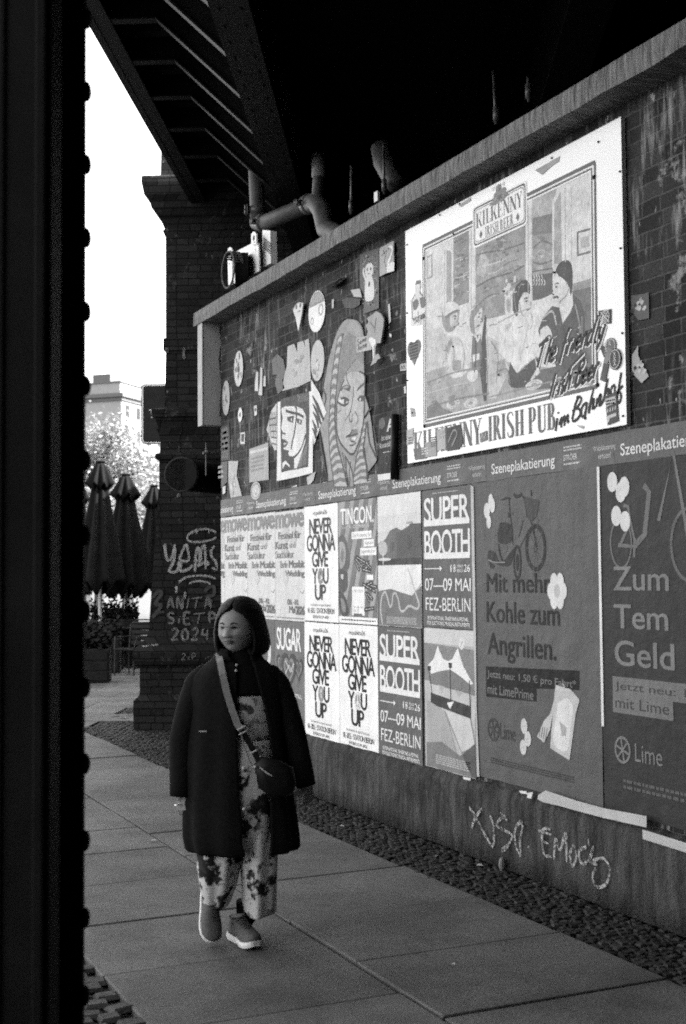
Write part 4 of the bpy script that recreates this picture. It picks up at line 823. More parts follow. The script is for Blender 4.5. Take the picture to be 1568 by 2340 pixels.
# finer brushwork: folds, features, hair, wood grain
BS = lambda v, w, *p: g.ink(v).stroke(S(*p), w, 4)
for v, w, p in ((.08, .008, ((975, 1000), (985, 990), (998, 992))), (.06, .010, ((978, 1012), (990, 1010))), (.10, .007, ((965, 1030), (958, 1050), (972, 1056))), (.07, .012, ((966, 1072), (985, 1068), (996, 1074))), (.25, .01, ((1000, 1100), (1040, 1060), (1055, 1020))), (.1, .008, ((1040, 1000), (1050, 985), (1054, 1010))),
    (.35, .012, ((905, 1190), (960, 1150), (985, 1230))), (.06, .012, ((1020, 1230), (1040, 1330), (1020, 1440))), (.24, .012, ((1090, 1110), (1120, 1250), (1110, 1400))), (.05, .010, ((900, 1330), (950, 1290), (962, 1400))), (.2, .01, ((1130, 1180), (1130, 1300))),
    (.09, .007, ((800, 1080), (812, 1074), (826, 1076))), (.08, .009, ((806, 1093), (818, 1090))), (.3, .007, ((832, 1095), (840, 1112), (830, 1118))), (.1, .010, ((808, 1138), (822, 1142), (832, 1134))), (.3, .010, ((775, 1100), (780, 1150), (800, 1180))), (.22, .006, ((750, 1010), (745, 1080), (755, 1150))), (.22, .006, ((790, 985), (770, 1020), (765, 1060))), (.05, .008, ((815, 980), (800, 1020))),
    (.55, .010, ((720, 1260), (740, 1330), (730, 1420))), (.5, .012, ((780, 1230), (790, 1300), (770, 1400))), (.52, .010, ((860, 1230), (850, 1320), (820, 1400))), (.5, .010, ((690, 1300), (690, 1370))), (.35, .008, ((840, 1180), (850, 1215), (835, 1250))), (.36, .008, ((828, 1220), (800, 1330), (775, 1430))), (.3, .006, ((838, 1165), (846, 1180), (842, 1200))),
    (.1, .008, ((395, 1180), (405, 1176), (412, 1182))), (.12, .010, ((400, 1195), (410, 1192))), (.2, .010, ((415, 1205), (428, 1222), (415, 1230))), (.15, .010, ((395, 1240), (410, 1236))), (.25, .012, ((355, 1200), (350, 1240), (370, 1270))), (.28, .012, ((380, 1300), (400, 1380), (395, 1450))), (.3, .012, ((440, 1320), (460, 1400), (450, 1480))), (.3, .01, ((350, 1330), (360, 1440))), (.7, .008, ((360, 1115), (390, 1104), (415, 1118))),
    (.1, .008, ((540, 1165), (552, 1160))), (.1, .008, ((535, 1185), (548, 1182))), (.14, .008, ((552, 1190), (562, 1205), (550, 1212))), (.1, .010, ((530, 1235), (545, 1230))), (.06, .012, ((520, 1300), (525, 1400), (515, 1500))), (.4, .008, ((583, 1250), (590, 1400), (586, 1560))), (.1, .010, ((560, 1350), (565, 1500), (572, 1640))), (.3, .008, ((505, 1130), (540, 1105), (560, 1095))),
    (.2, .010, ((240, 1560), (400, 1500), (560, 1470))), (.18, .010, ((260, 1700), (420, 1650), (600, 1620))), (.22, .008, ((600, 1640), (800, 1590), (1000, 1540), (1180, 1490))), (.4, .008, ((250, 1620), (420, 1570), (480, 1560))), (.2, .010, ((640, 1500), (700, 1480), (720, 1560))), (.22, .01, ((610, 1320), (650, 1400), (640, 1560))),
    (.3, .008, ((650, 1215), (760, 1160), (840, 1130))), (.12, .008, ((845, 925), (900, 915), (960, 905))), (.14, .01, ((530, 830), (600, 810), (680, 800), (800, 760))), (.13, .01, ((525, 1010), (620, 960), (720, 930), (800, 890))), (.42, .01, ((530, 900), (620, 880), (700, 850))), (.15, .008, ((540, 1110), (600, 1060), (660, 1050))), (.16, .010, ((850, 790), (900, 750), (960, 770))), (.34, .010, ((850, 840), (900, 800), (955, 830))), (.14, .008, ((850, 870), (900, 880), (960, 860))),
    (.14, .008, ((400, 760), (440, 740), (480, 750))), (.36, .008, ((400, 860), (450, 840), (482, 850))), (.13, .010, ((400, 980), (440, 940), (482, 960))), (.38, .01, ((405, 960), (440, 955), (475, 940))), (.45, .006, ((345, 800), (345, 1200))), (.4, .006, ((497, 690), (497, 1190))), (.42, .006, ((822, 545), (824, 1100))), (.4, .006, ((1032, 445), (1036, 870))), (.45, .005, ((1068, 430), (1070, 860)))): BS(v, w, *p)
for k in range(70):
    r_ = random.Random(k + 300); x, y = r_.uniform(245, 1190), r_.uniform(1180, 1700); y = min(y, 1775 - (x - 240) * .24); v = r_.choice((.14, .2, .32, .45, .26)); g.ink(v).stroke(S((x, y), (x + r_.uniform(8, 26), y - r_.uniform(-2, 14))), .005)
for k in range(60):
    r_ = random.Random(k + 500); x = r_.choice((r_.uniform(525, 800), r_.uniform(398, 480), r_.uniform(850, 955))); y = r_.uniform(720, 1090)
    if x > 845 and y > 915: continue
    g.ink(r_.choice((.13, .18, .34, .42))).stroke(S((x, y), (min(x + r_.uniform(6, 22), 803 if x < 810 else 960), y - r_.uniform(-3, 9))), r_.uniform(.004, .01))
part(sign, 'painted_scene', g, .0004)
# --- frame lines, logo, lettering
L0 = G.STEP * 330
g = G(.16)
def frame_line(i, w, v): 
    c = S(*fr); cy = sum(p[0] for p in c) / 4; cz = sum(p[1] for p in c) / 4; q = [(p[0] + (i if p[0] > cy else -i), p[1] + (i if p[1] > cz else -i)) for p in c]; g.ink(v)
    for a in range(4):
        b = (a + 1) % 4; w_ = w[a] if isinstance(w, tuple) else w; g.stroke([q[a], q[b]], w_)
frame_line(-.012, .008, .75); frame_line(.0, .007, .12); frame_line(.012, .012, .78); frame_line(.026, (.022, .016, .022, .008), .13)
part(sign, 'picture_frame', g, .0022)
g = G(.78); lg = S((515, 580), (805, 435), (803, 645), (520, 775)); y0, z1, y1, z0 = 6.700, 3.925, 6.120, 3.690
def rr(i, v): 
    r_ = .025; p = []
    for (cy, cz, a0) in ((y1 + i + r_, z1 - i - r_, 90), (y0 - i - r_, z1 - i - r_, 0), (y0 - i - r_, z0 + i + r_, -90), (y1 + i + r_, z0 + i + r_, 180)):
        for k in (0, 30, 60, 90): a = R(a0 + 90 - k); p.append((cy + r_ * math.cos(a), cz + r_ * math.sin(a)))
    g.ink(v).poly(p)
rr(-.012, .78); rr(0, .10); rr(.010, .78); rr(.016, .16); rr(.021, .78)
SC(g); part(sign, 'logo_plate', g, .0024)
g = G(.13); serif_word(g, 'KILKENNY', (y0 - .035, 3.795, y1 + .035, 3.885), .1); serif_word(g, 'IRISH BEER', (y0 - .135, 3.715, y1 + .135, 3.778), .14)
for yy in (y0 - .085, y1 + .085): g.poly([(yy, 3.77), (yy - .018, 3.745), (yy, 3.72), (yy + .018, 3.745)])
cs_ = (6.405, 3.93); g.ink(.22).poly([(6.52, 3.895), (6.47, 3.915), (6.46, 3.95), (6.44, 3.955), (6.435, 3.995), (6.425, 3.985), (6.41, 3.998), (6.395, 3.985), (6.385, 3.998), (6.378, 3.955), (6.36, 3.965), (6.33, 3.955), (6.325, 3.925), (6.29, 3.90), (6.33, 3.895), (6.36, 3.88), (6.40, 3.89), (6.45, 3.88)]); g.ink(.10); g.stroke([(6.45, 3.9), (6.36, 3.93)], .006).ell((6.40, 3.965), (.007, .009), 8)
for k in range(14): r_ = random.Random(k); g.ink(r_.choice((.12, .3))).ell((r_.uniform(6.31, 6.49), r_.uniform(3.893, 3.93)), (.008, .006), 7)
g.ink(.3).text('17', (6.475, 3.972, 6.45, 3.992), 0).text('10', (6.365, 3.972, 6.34, 3.992), 0)
g.ink(.15); serif_word(g, 'KILKENNY', (7.50, 2.475, 6.645, 2.632), .1); serif_word(g, 'IRISH PUB', (6.565, 2.48, 5.855, 2.628), .1)
SC(g)
g.ink(.03); F6 = lambda *p: W('F6', p, 3.985); A4 = lambda *p: W('A4', p, 3.985)
HW = lambda pts, w, sm=4: g.stroke(F6(*pts), w, sm)
g.stroke(A4((990, 1760), (985, 1800), (980, 1835)), .016, 3); g.stroke(A4((995, 1725), (996, 1735)), .016)
g.stroke(A4((1000, 1800), (1015, 1755), (1012, 1815)), .014, 3); g.stroke(A4((1014, 1790), (1032, 1745), (1030, 1805)), .014, 3); g.stroke(A4((1032, 1780), (1052, 1740), (1048, 1785), (1058, 1775)), .014, 3)
HW([(265, 1640), (215, 1760), (180, 1920), (160, 2010)], .016); HW([(230, 1660), (275, 1640), (310, 1680), (280, 1760), (225, 1830), (165, 1880)], .014); HW([(225, 1830), (285, 1850), (290, 1940), (230, 2020), (180, 2040), (165, 2000)], .016)
HW([(400, 1740), (350, 1770), (310, 1860), (320, 1960), (360, 1950), (400, 1760)], .015); HW([(405, 1730), (385, 1880), (365, 1990), (390, 1990)], .015)
HW([(515, 1495), (480, 1640), (440, 1850), (435, 1920)], [.008, .016, .02, .012]); HW([(450, 1790), (510, 1680), (515, 1720), (495, 1840), (540, 1800)], .015)
HW([(575, 1660), (555, 1810)], .015); HW([(560, 1760), (625, 1600), (625, 1680), (605, 1790), (660, 1720), (690, 1630)], .015)
HW([(750, 1340), (715, 1480), (680, 1720)], [.008, .018, .012]); HW([(700, 1600), (740, 1520), (760, 1540), (745, 1660)], .015)
HW([(860, 1445), (815, 1480), (790, 1560), (810, 1620), (850, 1580), (865, 1460)], .014); HW([(965, 1240), (940, 1400), (915, 1560), (895, 1680), (925, 1745), (960, 1660), (945, 1570), (890, 1580), (990, 1460)], .014)
g.ink(.05); A_, B_ = W('A4', [(860, 1465), (1165, 1275)], 3.985); ux = ((B_[0] - A_[0]) / 5.6, .052); 
for dx, v in ((.006, .74), (0, .04)):
    g.ink(v); script(g, 'The friendly', (A_[0] - dx, A_[1] - .015 - dx), (-.12, .012), (-.055, .135), .021 if dx == 0 else .021, .05); script(g, 'Irish Beer', (A_[0] - .13 - dx, A_[1] - .205 - dx), (-.115, .016), (-.05, .13), .021 if dx == 0 else .021, .05)
    n0 = len(g.v); g.stroke([(5.80 - dx, 2.735 - dx), (5.70 - dx, 2.80 - dx), (5.58 - dx, 2.855 - dx)], .014); SC(g, n0)
part(sign, 'lettering', g, .0027)
# screws and wear
for i, (a, b) in enumerate(((222, 848), (1196, 384), (1216, 1570), (228, 1806), (160, 1730), (968, 928), (682, 1035), (1092, 1500), (652, 1512), (1348, 790), (1358, 1275), (1362, 1748), (1222, 183), (128, 770), (130, 1160), (130, 1545), (1345, 352), (395, 708), (955, 275), (316, 600), (392, 1352), (430, 537))):
    c = W('A4', [(a, b)], 3.98)[0]; q = MB(); r_ = .016 if i < 4 else .008; q.sphere((sign['_c'][0] - c[0], c[1] - sign['_c'][1], .0045 if 238 < a < 1190 and b > 400 else .004), (r_ * .8, r_ * .8, .006), 8, 5); q.build('screw', grain('rust', .015, .4, 30), sign)
g = G(.33)
for pts in ([(862, 345), (1005, 265), (1000, 295), (955, 325), (905, 372)], [(425, 545), (495, 500), (497, 520), (440, 555)], [(1145, 1560), (1190, 1555), (1200, 1580), (1165, 1575)], [(1100, 1800), (1145, 1805), (1140, 1822), (1115, 1812)], [(150, 1700), (175, 1705), (180, 1750), (155, 1755)]): g.poly(S(*pts))
part(sign, 'scar', g, .0028)
# stickers on the sign: things of their own
def sticker(rect, v, label, fn=None, x=3.912, name='sticker', cat='sticker', group='stickers stuck on the pub sign'):
    g = G(v); 
    if len(rect) == 4 and not isinstance(rect[0], tuple): g.rect(rect[0], rect[3], rect[2], rect[1])
    else: g.poly(rect)
    o = flat(name, g, label, cat, group, x, .0006)
    if fn: g = G(.6); fn(g); part(o, 'print', g, .0012)
    return o
SX = 3.9815
q = S((1227, 1147), (1300, 1137), (1300, 1220), (1228, 1227)); c = (sum(p[0] for p in q) / 4, sum(p[1] for p in q) / 4)
def fn(g): g.ink(.6).ring(c, (.036, .033), .004).stroke([(c[0] + .035, c[1] + .033), (c[0] - .035, c[1] - .033)], .005).stroke([(c[0] - .035, c[1] + .033), (c[0] + .035, c[1] - .033)], .005); g.text('FR', (c[0] + .01, c[1] + .014, c[0] - .01, c[1] + .028), .02).text('FR', (c[0] + .01, c[1] - .028, c[0] - .01, c[1] - .014), .02).text('19', (c[0] + .03, c[1] - .006, c[0] + .014, c[1] + .007), .02).text('06', (c[0] - .014, c[1] - .006, c[0] - .03, c[1] + .007), .02)
sticker(q, .05, 'square black sticker with a white crossed circle on the white right margin of the sign', fn, SX)
hq = []; hc = (7.49 * KS, CAM_H + (3.175 - CAM_H) * KS)
for k in range(30): t = 2 * math.pi * k / 30; hq.append((hc[0] + .098 * (16 * math.sin(t) ** 3) / 17, hc[1] + .006 * (13 * math.cos(t) - 5 * math.cos(2 * t) - 2 * math.cos(3 * t) - math.cos(4 * t))))
sticker(hq, .16, 'grey heart shaped sticker on the left margin of the sign', lambda g: g.ink(.06).greek((7.50, 3.11, 7.39, 3.23), 5, 6, 2), SX)
bq = S((185, 975), (205, 968), (212, 1000), (205, 1040), (240, 1080), (238, 1150), (215, 1170), (210, 1230), (150, 1235), (155, 1150), (150, 1090), (180, 1050), (178, 1000))
def fn(g):
    g.ink(.16); P = lambda *p: S(*p); g.poly(P((180, 1000), (190, 975), (208, 975), (208, 995), (190, 995))); g.poly(P((165, 1100), (190, 1080), (200, 1110), (185, 1140), (170, 1140)), 3).poly(P((205, 1075), (235, 1070), (237, 1120), (215, 1130)), 3); g.stroke(P((178, 1050), (160, 1100), (165, 1200)), .006).stroke(P((205, 1040), (230, 1080)), .006).stroke(P((195, 1150), (200, 1200), (175, 1220)), .006); g.text('vegan.', (7.453, 3.345, 7.28, 3.39), .02)
sticker(bq, .62, 'cut-out sticker of a boxer with raised gloves at the upper left margin of the sign', fn, SX)
def cdisc(c, rx, rz): return [(c[0] + rx * math.cos(2 * math.pi * k / 22), c[1] + rz * math.sin(2 * math.pi * k / 22)) for k in range(22)]
def f6(*p): return W('F6', p, 3.98)
sticker(f6((730, 695), (790, 820), (670, 1000), (610, 845)), .07, 'black diamond shaped sticker with a white edge on the right margin of the sign', lambda g: g.ink(.6).poly(f6((728, 710), (755, 760), (700, 830), (660, 800))), SX)
c1 = f6((785, 815))[0]; sticker(cdisc(c1, .045, .044), .13, 'upper of the two round beaded stickers, partly under a narrow strip sticker', lambda g: (g.ink(.55).ring(c1, (.038, .037), .004), g.text('X', (c1[0] + .016, c1[1] + .004, c1[0] - .004, c1[1] + .03), .02)), SX - .002)
c2 = f6((865, 1025))[0]
def fn(g):
    g.ink(.55).ring(c2, (.042, .047), .004)
    for k in (-1, 0, 1): g.text('X', (c2[0] + .011, c2[1] + k * .024 - .01, c2[0] - .011, c2[1] + k * .024 + .012), .02)
sticker(f6((745, 830), (825, 870), (735, 1110), (670, 1075)), .20, 'grey narrow strip sticker lying between the two round beaded stickers', None, SX - .004)
sticker(cdisc(c2, .05, .055), .07, 'lower of the two round beaded stickers, with three white crosses', fn, SX - .006)
sticker(f6((672, 1070), (755, 1110), (700, 1405), (610, 1365)), .09, 'dark mottled narrow strip sticker slanting below the round beaded stickers', lambda g: g.ink(.3).greek((5.366, 2.773, 5.332, 2.843), 2, 5, 2), SX - .002)
q = f6((690, 1640), (880, 1560), (918, 2040), (735, 2110))
def fn(g):
    g.ink(.42).poly(f6((695, 1680), (865, 1625), (875, 1740), (710, 1815))); g.ink(.07).greek((q[0][0] - .01, q[0][1] - .05, q[1][0] + .01, q[0][1] - .018), 5, 2, 1); g.ink(.5)
    for k in range(4): g.stroke(f6((735 + k * 42, 1900 - k * 15), (742 + k * 42, 1840 - k * 15)), .008)
    g.ink(.42).poly(f6((715, 1965), (880, 1900), (882, 1960), (780, 1990), (760, 2060), (730, 2060)))
sticker(q, .07, 'tall black sticker with grey blocks pasted over the handwritten word at the lower right', fn, SX - .0012)
def srect(px): a = S(*px); return a
sticker(srect([(358, 1818), (440, 1795), (455, 1900), (430, 1938), (362, 1950)]), .06, 'black sticker with white words covering the middle letters of the bottom line', lambda g: g.ink(.5).text('UP IT!', (7.115, 2.58, 7.035, 2.605), .02).text('I CAN', (7.105, 2.545, 7.035, 2.565), .02).ink(.25).stroke(S((370, 1900), (400, 1830), (420, 1850), (390, 1920)), .012, 3), SX - .0012)
sticker(srect([(132, 1830), (170, 1815), (165, 1905), (132, 1915)]), .40, 'small pale grey sticker at the bottom left corner of the sign', lambda g: g.ink(.1).greek((7.535, 2.555, 7.485, 2.605), 3, 3, 4), SX - .001)
sticker(srect([(170, 1935), (238, 1925), (245, 1990), (178, 2000)]), .14, 'dark grey patch of sticker below the first big letters of the bottom line', None, SX - .0012)
sticker(srect([(238, 1900), (300, 1890), (302, 1975), (240, 1985)]), .30, 'mid grey torn sticker below the third and fourth big letters', lambda g: g.ink(.6).greek((7.345, 2.465, 7.255, 2.515), 3, 3, 4), SX - .0016)
sticker(srect([(303, 1828), (352, 1812), (355, 1935), (308, 1945)]), .36, 'pale speckled sticker just before the black sticker in the bottom line', lambda g: g.ink(.12).greek((7.225, 2.505, 7.145, 2.575), 3, 5, 9), SX - .0012)
sticker(srect([(548, 1850), (590, 1830), (592, 1885), (552, 1900)]), .16, 'small jagged dark sticker between the two words of the bottom line', lambda g: g.ink(.6).stroke(S((555, 1880), (565, 1850), (575, 1875), (585, 1845)), .006), SX - .0012)
# ================================================================== STREET AROUND AND BEYOND
def facade(name, c, w, d, h, heading, label, mats, cols, rows, win=(1.1, 1.8), base=1.2, pitch=3.3, roof=None, cornice=True, face2=0):
    """a house: wall block, cornice, roof, and every window (> pane) on its front and its right side"""
    o = empty(name, (c[0], c[1], 0), -heading, label, 'building', 'houses beyond the bridge')
    m = MB(); m.box((0, 0, h / 2), (w, d, h)); m.build('wall', mats[0], o)
    if cornice:
        m = MB(); m.box((0, 0, h + .1), (w + 1.2, d + 1.2, .6)); m.box((0, 0, h - .5), (w + .5, d + .5, .5)); m.build('cornice', mats[1], o)
    if roof:
        m = MB(); m.box((0, 0, h + 1.3), (w - 1.0, d - 1.0, 1.9)); rf = m.build('roof_storey', mats[0], o); m = MB(); m.box((0, 0, h + 2.3), (w - .6, d - .6, .2)); m.build('roof_edge', mats[1], rf)
        m = MB(); m.box((-w / 2 + 4.6, -d / 2 + 4.4, h + 3.1), (6.5, 3.2, 1.5)); m.box((-w / 2 + 12, -d / 2 + 3, h + 2.8), (1.2, 1.2, 1.0)); m.build('chimney', mats[1], rf)
    for r_ in range(rows):
        for k in range(cols):
            x = -w / 2 + w * (k + .5) / cols; z = base + r_ * pitch + win[1] / 2
            q = MB(); q.box((x, -d / 2 - .02, z), (win[0] + .24, .08, win[1] + .24)); f = q.build('window', mats[2], o)
            q = MB()
            for sx in (-1, 1): q.box((x + sx * win[0] / 4, -d / 2 - .07, z), (win[0] / 2 - .06, .03, win[1] - .06))
            q.build('pane', mats[3], f)
        for k in range(face2):
            y = -d / 2 + d * (k + .5) / face2; z = base + r_ * pitch + win[1] / 2
            q = MB(); q.box((-w / 2 - .02, y, z), (.08, win[0] + .24, win[1] + .24)); f = q.build('window', mats[2], o)
            q = MB(); q.box((-w / 2 - .07, y, z), (.03, win[0] - .1, win[1] - .06)); q.build('pane', mats[3], f)
    return o
plast = grain('plaster', .19, .08, 1.5, .8); trim = grain('plaster_trim', .08, .08, 3); wfr = grain('window_frame', .2, .05, 5); glass = grain('window_glass', .015, .4, 1, .12)
def cf(x, t): p = O + Vector((rt.x, rt.y, 0)).normalized() * x + Vector((fw.x, fw.y, 0)).normalized() * t; return (p.x, p.y)     # metres right of / ahead of the camera
hd = R(45) ; 
# main far block: its near corner stands at the picture's column gap
def corner_house(px, t, h, w, d, label, cols, rows, **kw):
    c = cf((px - 784) / FPX * t, t); ax = Vector((math.cos(hd + math.pi / 2 * 0 - math.pi / 2 + 0), 0, 0))
    u = Vector((math.sin(hd), math.cos(hd), 0)); v = Vector((-u.y, u.x, 0))        # u along the sunny face (away right), v along the shaded face (away left)
    ctr = Vector((c[0], c[1], 0)) + u * w / 2 + v * d / 2
    return facade('apartment_house', (ctr.x, ctr.y), w, d, h, hd - math.pi / 2, label, (plast, trim, wfr, glass), cols, rows, **kw)
corner_house(277, 200, 30.3, 60, 11, 'pale corner house with a shaded narrow side, rising behind the tree crowns', 17, 8, win=(1.3, 2.0), roof=True, pitch=3.7, base=1.1)
corner_house(150, 222, 35.5, 17, 22, 'pale taller house farther left, behind the iron column and the tree', 5, 9, win=(1.6, 2.3), roof=False, pitch=3.8, base=1.2, face2=3)
corner_house(330, 245, 25.5, 50, 14, 'pale house partly hidden behind the road sign and the pier', 12, 6, roof=False)
facade('apartment_house', (-8, -24), 44, 12, 15, R(180), 'unseen dark row of houses added behind the camera to block rear sky light', (grain('dark_render', .04, .3, 2), trim, wfr, glass), 10, 3, roof=False, pitch=4)  # unseen houses, added to keep the rear sky off faces turned to the camera
bk = MB(); bk.box((-3.0, -8.0, 3.0), (14.5, .6, 6.0)); tag(bk.build('light_block_wall', PBR), 'unseen dark brick wall added behind the camera to block light from the rear', 'wall')  # added out of view as a blocker, so light comes mainly from the left
# trees
def leaf_mat(v):
    m, nt, b = nodes_mat('leaf'); gi = nt.nodes.new('ShaderNodeNewGeometry'); nt.links.new(mix_val(nt, v * .7, v * 1.35, gi.outputs['Random Per Island']), b.inputs['Base Color']); b.inputs['Roughness'].default_value = .5
    tr = nt.nodes.new('ShaderNodeBsdfTranslucent'); tr.inputs[0].default_value = (v, v, v, 1); mx = nt.nodes.new('ShaderNodeMixShader'); mx.inputs[0].default_value = .35
    nt.links.new(b.outputs[0], mx.inputs[1]); nt.links.new(tr.outputs[0], mx.inputs[2]); nt.links.new(mx.outputs[0], nt.nodes['Material Output'].inputs[0]); return m
LEAF = leaf_mat(.17); bark = grain('bark', .04, .4, 6)
def tree(loc, h, rad, n, seed, label, ls=.11):
    r_ = random.Random(seed); o = empty('street_tree', (loc[0], loc[1], 0), 0, label, 'tree', 'trees behind the parasols')
    m = MB(); m.tube([(0, 0, -.1), (.1, 0, h * .25), (0, .1, h * .5), (.1, 0, h * .85)], [.28, .22, .16, .04], 8); cl = []
    for k in range(22):
        a = r_.uniform(0, 6.28); z = h * r_.uniform(.22, .75); L_ = rad * r_.uniform(.5, .95); e = Vector((math.cos(a) * L_, math.sin(a) * L_, z + L_ * r_.uniform(.1, .6))); s_ = Vector((0, 0, z * .85))
        mid = (s_ + e) / 2 + Vector((r_.uniform(-.3, .3), r_.uniform(-.3, .3), .3)); m.tube([s_, mid, e], [.14, .09, .03], 5); cl += [(e, r_.uniform(.7, 1.3)), (mid, r_.uniform(.6, 1.0))]
    m.build('trunk', bark, o)
    for k in range(16): a = r_.uniform(0, 6.28); q = r_.uniform(0, rad * .8); cl.append((Vector((math.cos(a) * q, math.sin(a) * q, h * r_.uniform(.35, 1.0))), r_.uniform(.7, 1.3)))
    vs = []; fs = []
    for i in range(n):
        c, s_ = cl[int(r_.random() * len(cl))]; d = Vector((r_.gauss(0, 1), r_.gauss(0, 1), r_.gauss(0, .8))) * s_ * .55; p = c + d
        if p.z < 1.6: continue
        a = Vector((r_.uniform(-1, 1), r_.uniform(-1, 1), r_.uniform(-.6, .6))).normalized(); b_ = a.orthogonal().normalized(); b_.rotate(Matrix.Rotation(r_.uniform(0, 6), 3, a)); w = ls * r_.uniform(.5, 1); k0 = len(vs)
        vs += [p - a * w, p + b_ * w * .5, p + a * w, p - b_ * w * .5]; fs.append((k0, k0 + 1, k0 + 2, k0 + 3))
    mesh('crown', vs, fs, o, [LEAF]); return o
for px, t, h, rad, n, lb in ((190, 48, 7.2, 3.4, 36000, 'leafy sunlit street tree behind the left parasol, beside the iron column'), (290, 56, 6.0, 4.0, 36000, 'leafy sunlit street tree in the middle, below the corner house'), (385, 44, 4.6, 2.4, 12000, 'smaller sunlit street tree half hidden by the brick pier'), (225, 68, 8.2, 4.2, 16000, 'tallest sunlit street tree, in front of the left house'), (60, 50, 6.5, 4.0, 5000, 'sunlit street tree hidden behind the iron column')):
    tree(cf((px - 784) / FPX * t, t), h, rad, n, px, lb)
# road sign
rs = cf((388 - 784) / FPX * 17.0, 17.0); rd = empty('road_sign', (rs[0], rs[1], 0), -YAW, 'dark rounded road sign with a pale edge line sticking out behind the pier', 'road sign')
z0, z1 = CAM_H + (1322 - 1015) / FPX * 17, CAM_H + (1322 - 876) / FPX * 17
def rrect(w, h, r_, y, cz, n=6): return [Vector((sx * (w / 2 - r_) + r_ * math.cos(R(a0 + 90 * k / n)), y, cz + sz * (h / 2 - r_) + r_ * math.sin(R(a0 + 90 * k / n)))) for sx, sz, a0 in ((1, 1, 0), (-1, 1, 90), (-1, -1, 180), (1, -1, 270)) for k in range(n + 1)]
cz = (z0 + z1) / 2; hh = z1 - z0; wdt = .76; sdk = grain('sign_face', .02, .3, 4, .4)
m = MB(); m.loft([rrect(wdt, hh, .05, -.012, cz), rrect(wdt, hh, .05, .012, cz)]); m.build('panel', grain('sign_rim', .08, .2, 6), rd)
m = MB(); m.loft([rrect(wdt - .03, hh - .03, .042, -.014, cz), rrect(wdt - .03, hh - .03, .042, -.0125, cz)]); m.build('edge_line', grain('sign_line', .85, .1), rd)
m = MB(); m.loft([rrect(wdt - .055, hh - .055, .036, -.017, cz), rrect(wdt - .055, hh - .055, .036, -.0142, cz)]); m.build('face', sdk, rd)
m = MB(); m.tube([(0, .05, 0), (0, .05, z1 + .1)], .03, 10); m.build('pole', grain('zinc', .15, .2), rd)
m = MB(); m.v = []; 
for pts in ([(-.27, -.02, cz + .05), (-.21, -.02, cz + .05)], [(-.24, -.02, cz + .05), (-.235, -.02, cz - .06)], [(-.20, -.02, cz + .03), (-.17, -.02, cz - .05)]): m.tube(pts, .009, 5)
m.build('paint_mark', grain('white_spray', .6, .2), rd)
# closed parasols
cloth = grain('parasol_cloth', .006, .4, 3, .9); cloth_s = cloth; pole_m = grain('pale_pole', .35, .15, 4, .4)
def parasol(px, ytop, ybot, t, wpx, seed, label, ring=True):
    r_ = random.Random(seed); x, y = cf((px - 784) / FPX * t, t); zt = CAM_H + (1322 - ytop) / FPX * t; zb = CAM_H + (1322 - ybot) / FPX * t; w = wpx * 1.1 / FPX * t / 2
    o = empty('parasol', (x, y, 0), 0, label, 'parasol', 'closed parasols'); ph = [r_.uniform(-.5, .5) for _ in range(12)]
    def ring_(z, rr, fold, n=48): return [Vector((rr * (1 + fold * math.cos(8 * a + ph[0]) + fold * .3 * math.cos(13 * a + z)) * math.cos(a), rr * (1 + fold * math.cos(8 * a + ph[0]) + fold * .3 * math.cos(13 * a + z)) * math.sin(a), z + (.12 * math.cos(8 * a + ph[1]) * fold * 4 if rr > w * .9 and z < zb + .1 else 0))) for a in [2 * math.pi * k / n for k in range(n)]]
    H = zt - zb; m = MB(); m.loft([ring_(zt - H * q, w * s_, f) for q, s_, f in ((.06, .20, .12), (.2, .34, .2), (.36, .46, .24), (.52, .60, .26), (.68, .76, .27), (.84, .88, .28), (.94, .96, .28), (1.0, .98, .28), (1.03, .93, .3), (.97, .60, .2), (.90, .2, .1))]); m.build('canopy', cloth, o, smooth=True)
    m = MB(); m.loft([ring_(zt - H * q, w * s_, f) for q, s_, f in ((.0, .17, .05), (.02, .24, .1), (.08, .36, .2), (.17, .52, .30), (.20, .55, .34), (.205, .4, .28))]); r2 = random.Random(seed + 9); m.v = [(v[0], v[1], v[2] + (.07 * math.cos(8 * math.atan2(v[1], v[0]) + ph[0]) + r2.uniform(-.012, .012)) * max(0, (zt - H * .12 - v[2]) / (H * .08))) for v in m.v]; m.build('valance', cloth, o, smooth=True)
    m = MB(); m.tube([(0, 0, 0), (0, 0, zt + .03)], .035, 10); m.build('pole', pole_m, o); m = MB(); m.sphere((0, 0, zt + .02), (.10, .10, .03), 12, 6); m.build('cap', cloth, o)
    m = MB(); m.box((0, 0, .04), (.7, .7, .08), bev=.02); m.build('base', grain('cast_base', .02, .3), o); return o
parasol(229, 1057, 1335, 24, 88, 1, 'tallest closed black parasol, its tip catching the sun, next to the column')
parasol(287, 1087, 1345, 25, 92, 2, 'closed black parasol in the middle, wholly in the shade')
parasol(352, 1113, 1335, 28, 74, 3, 'closed black parasol with sunlit top, half hidden behind the pier')
parasol(178, 1100, 1330, 27, 74, 4, 'closed black parasol mostly hidden behind the iron column')
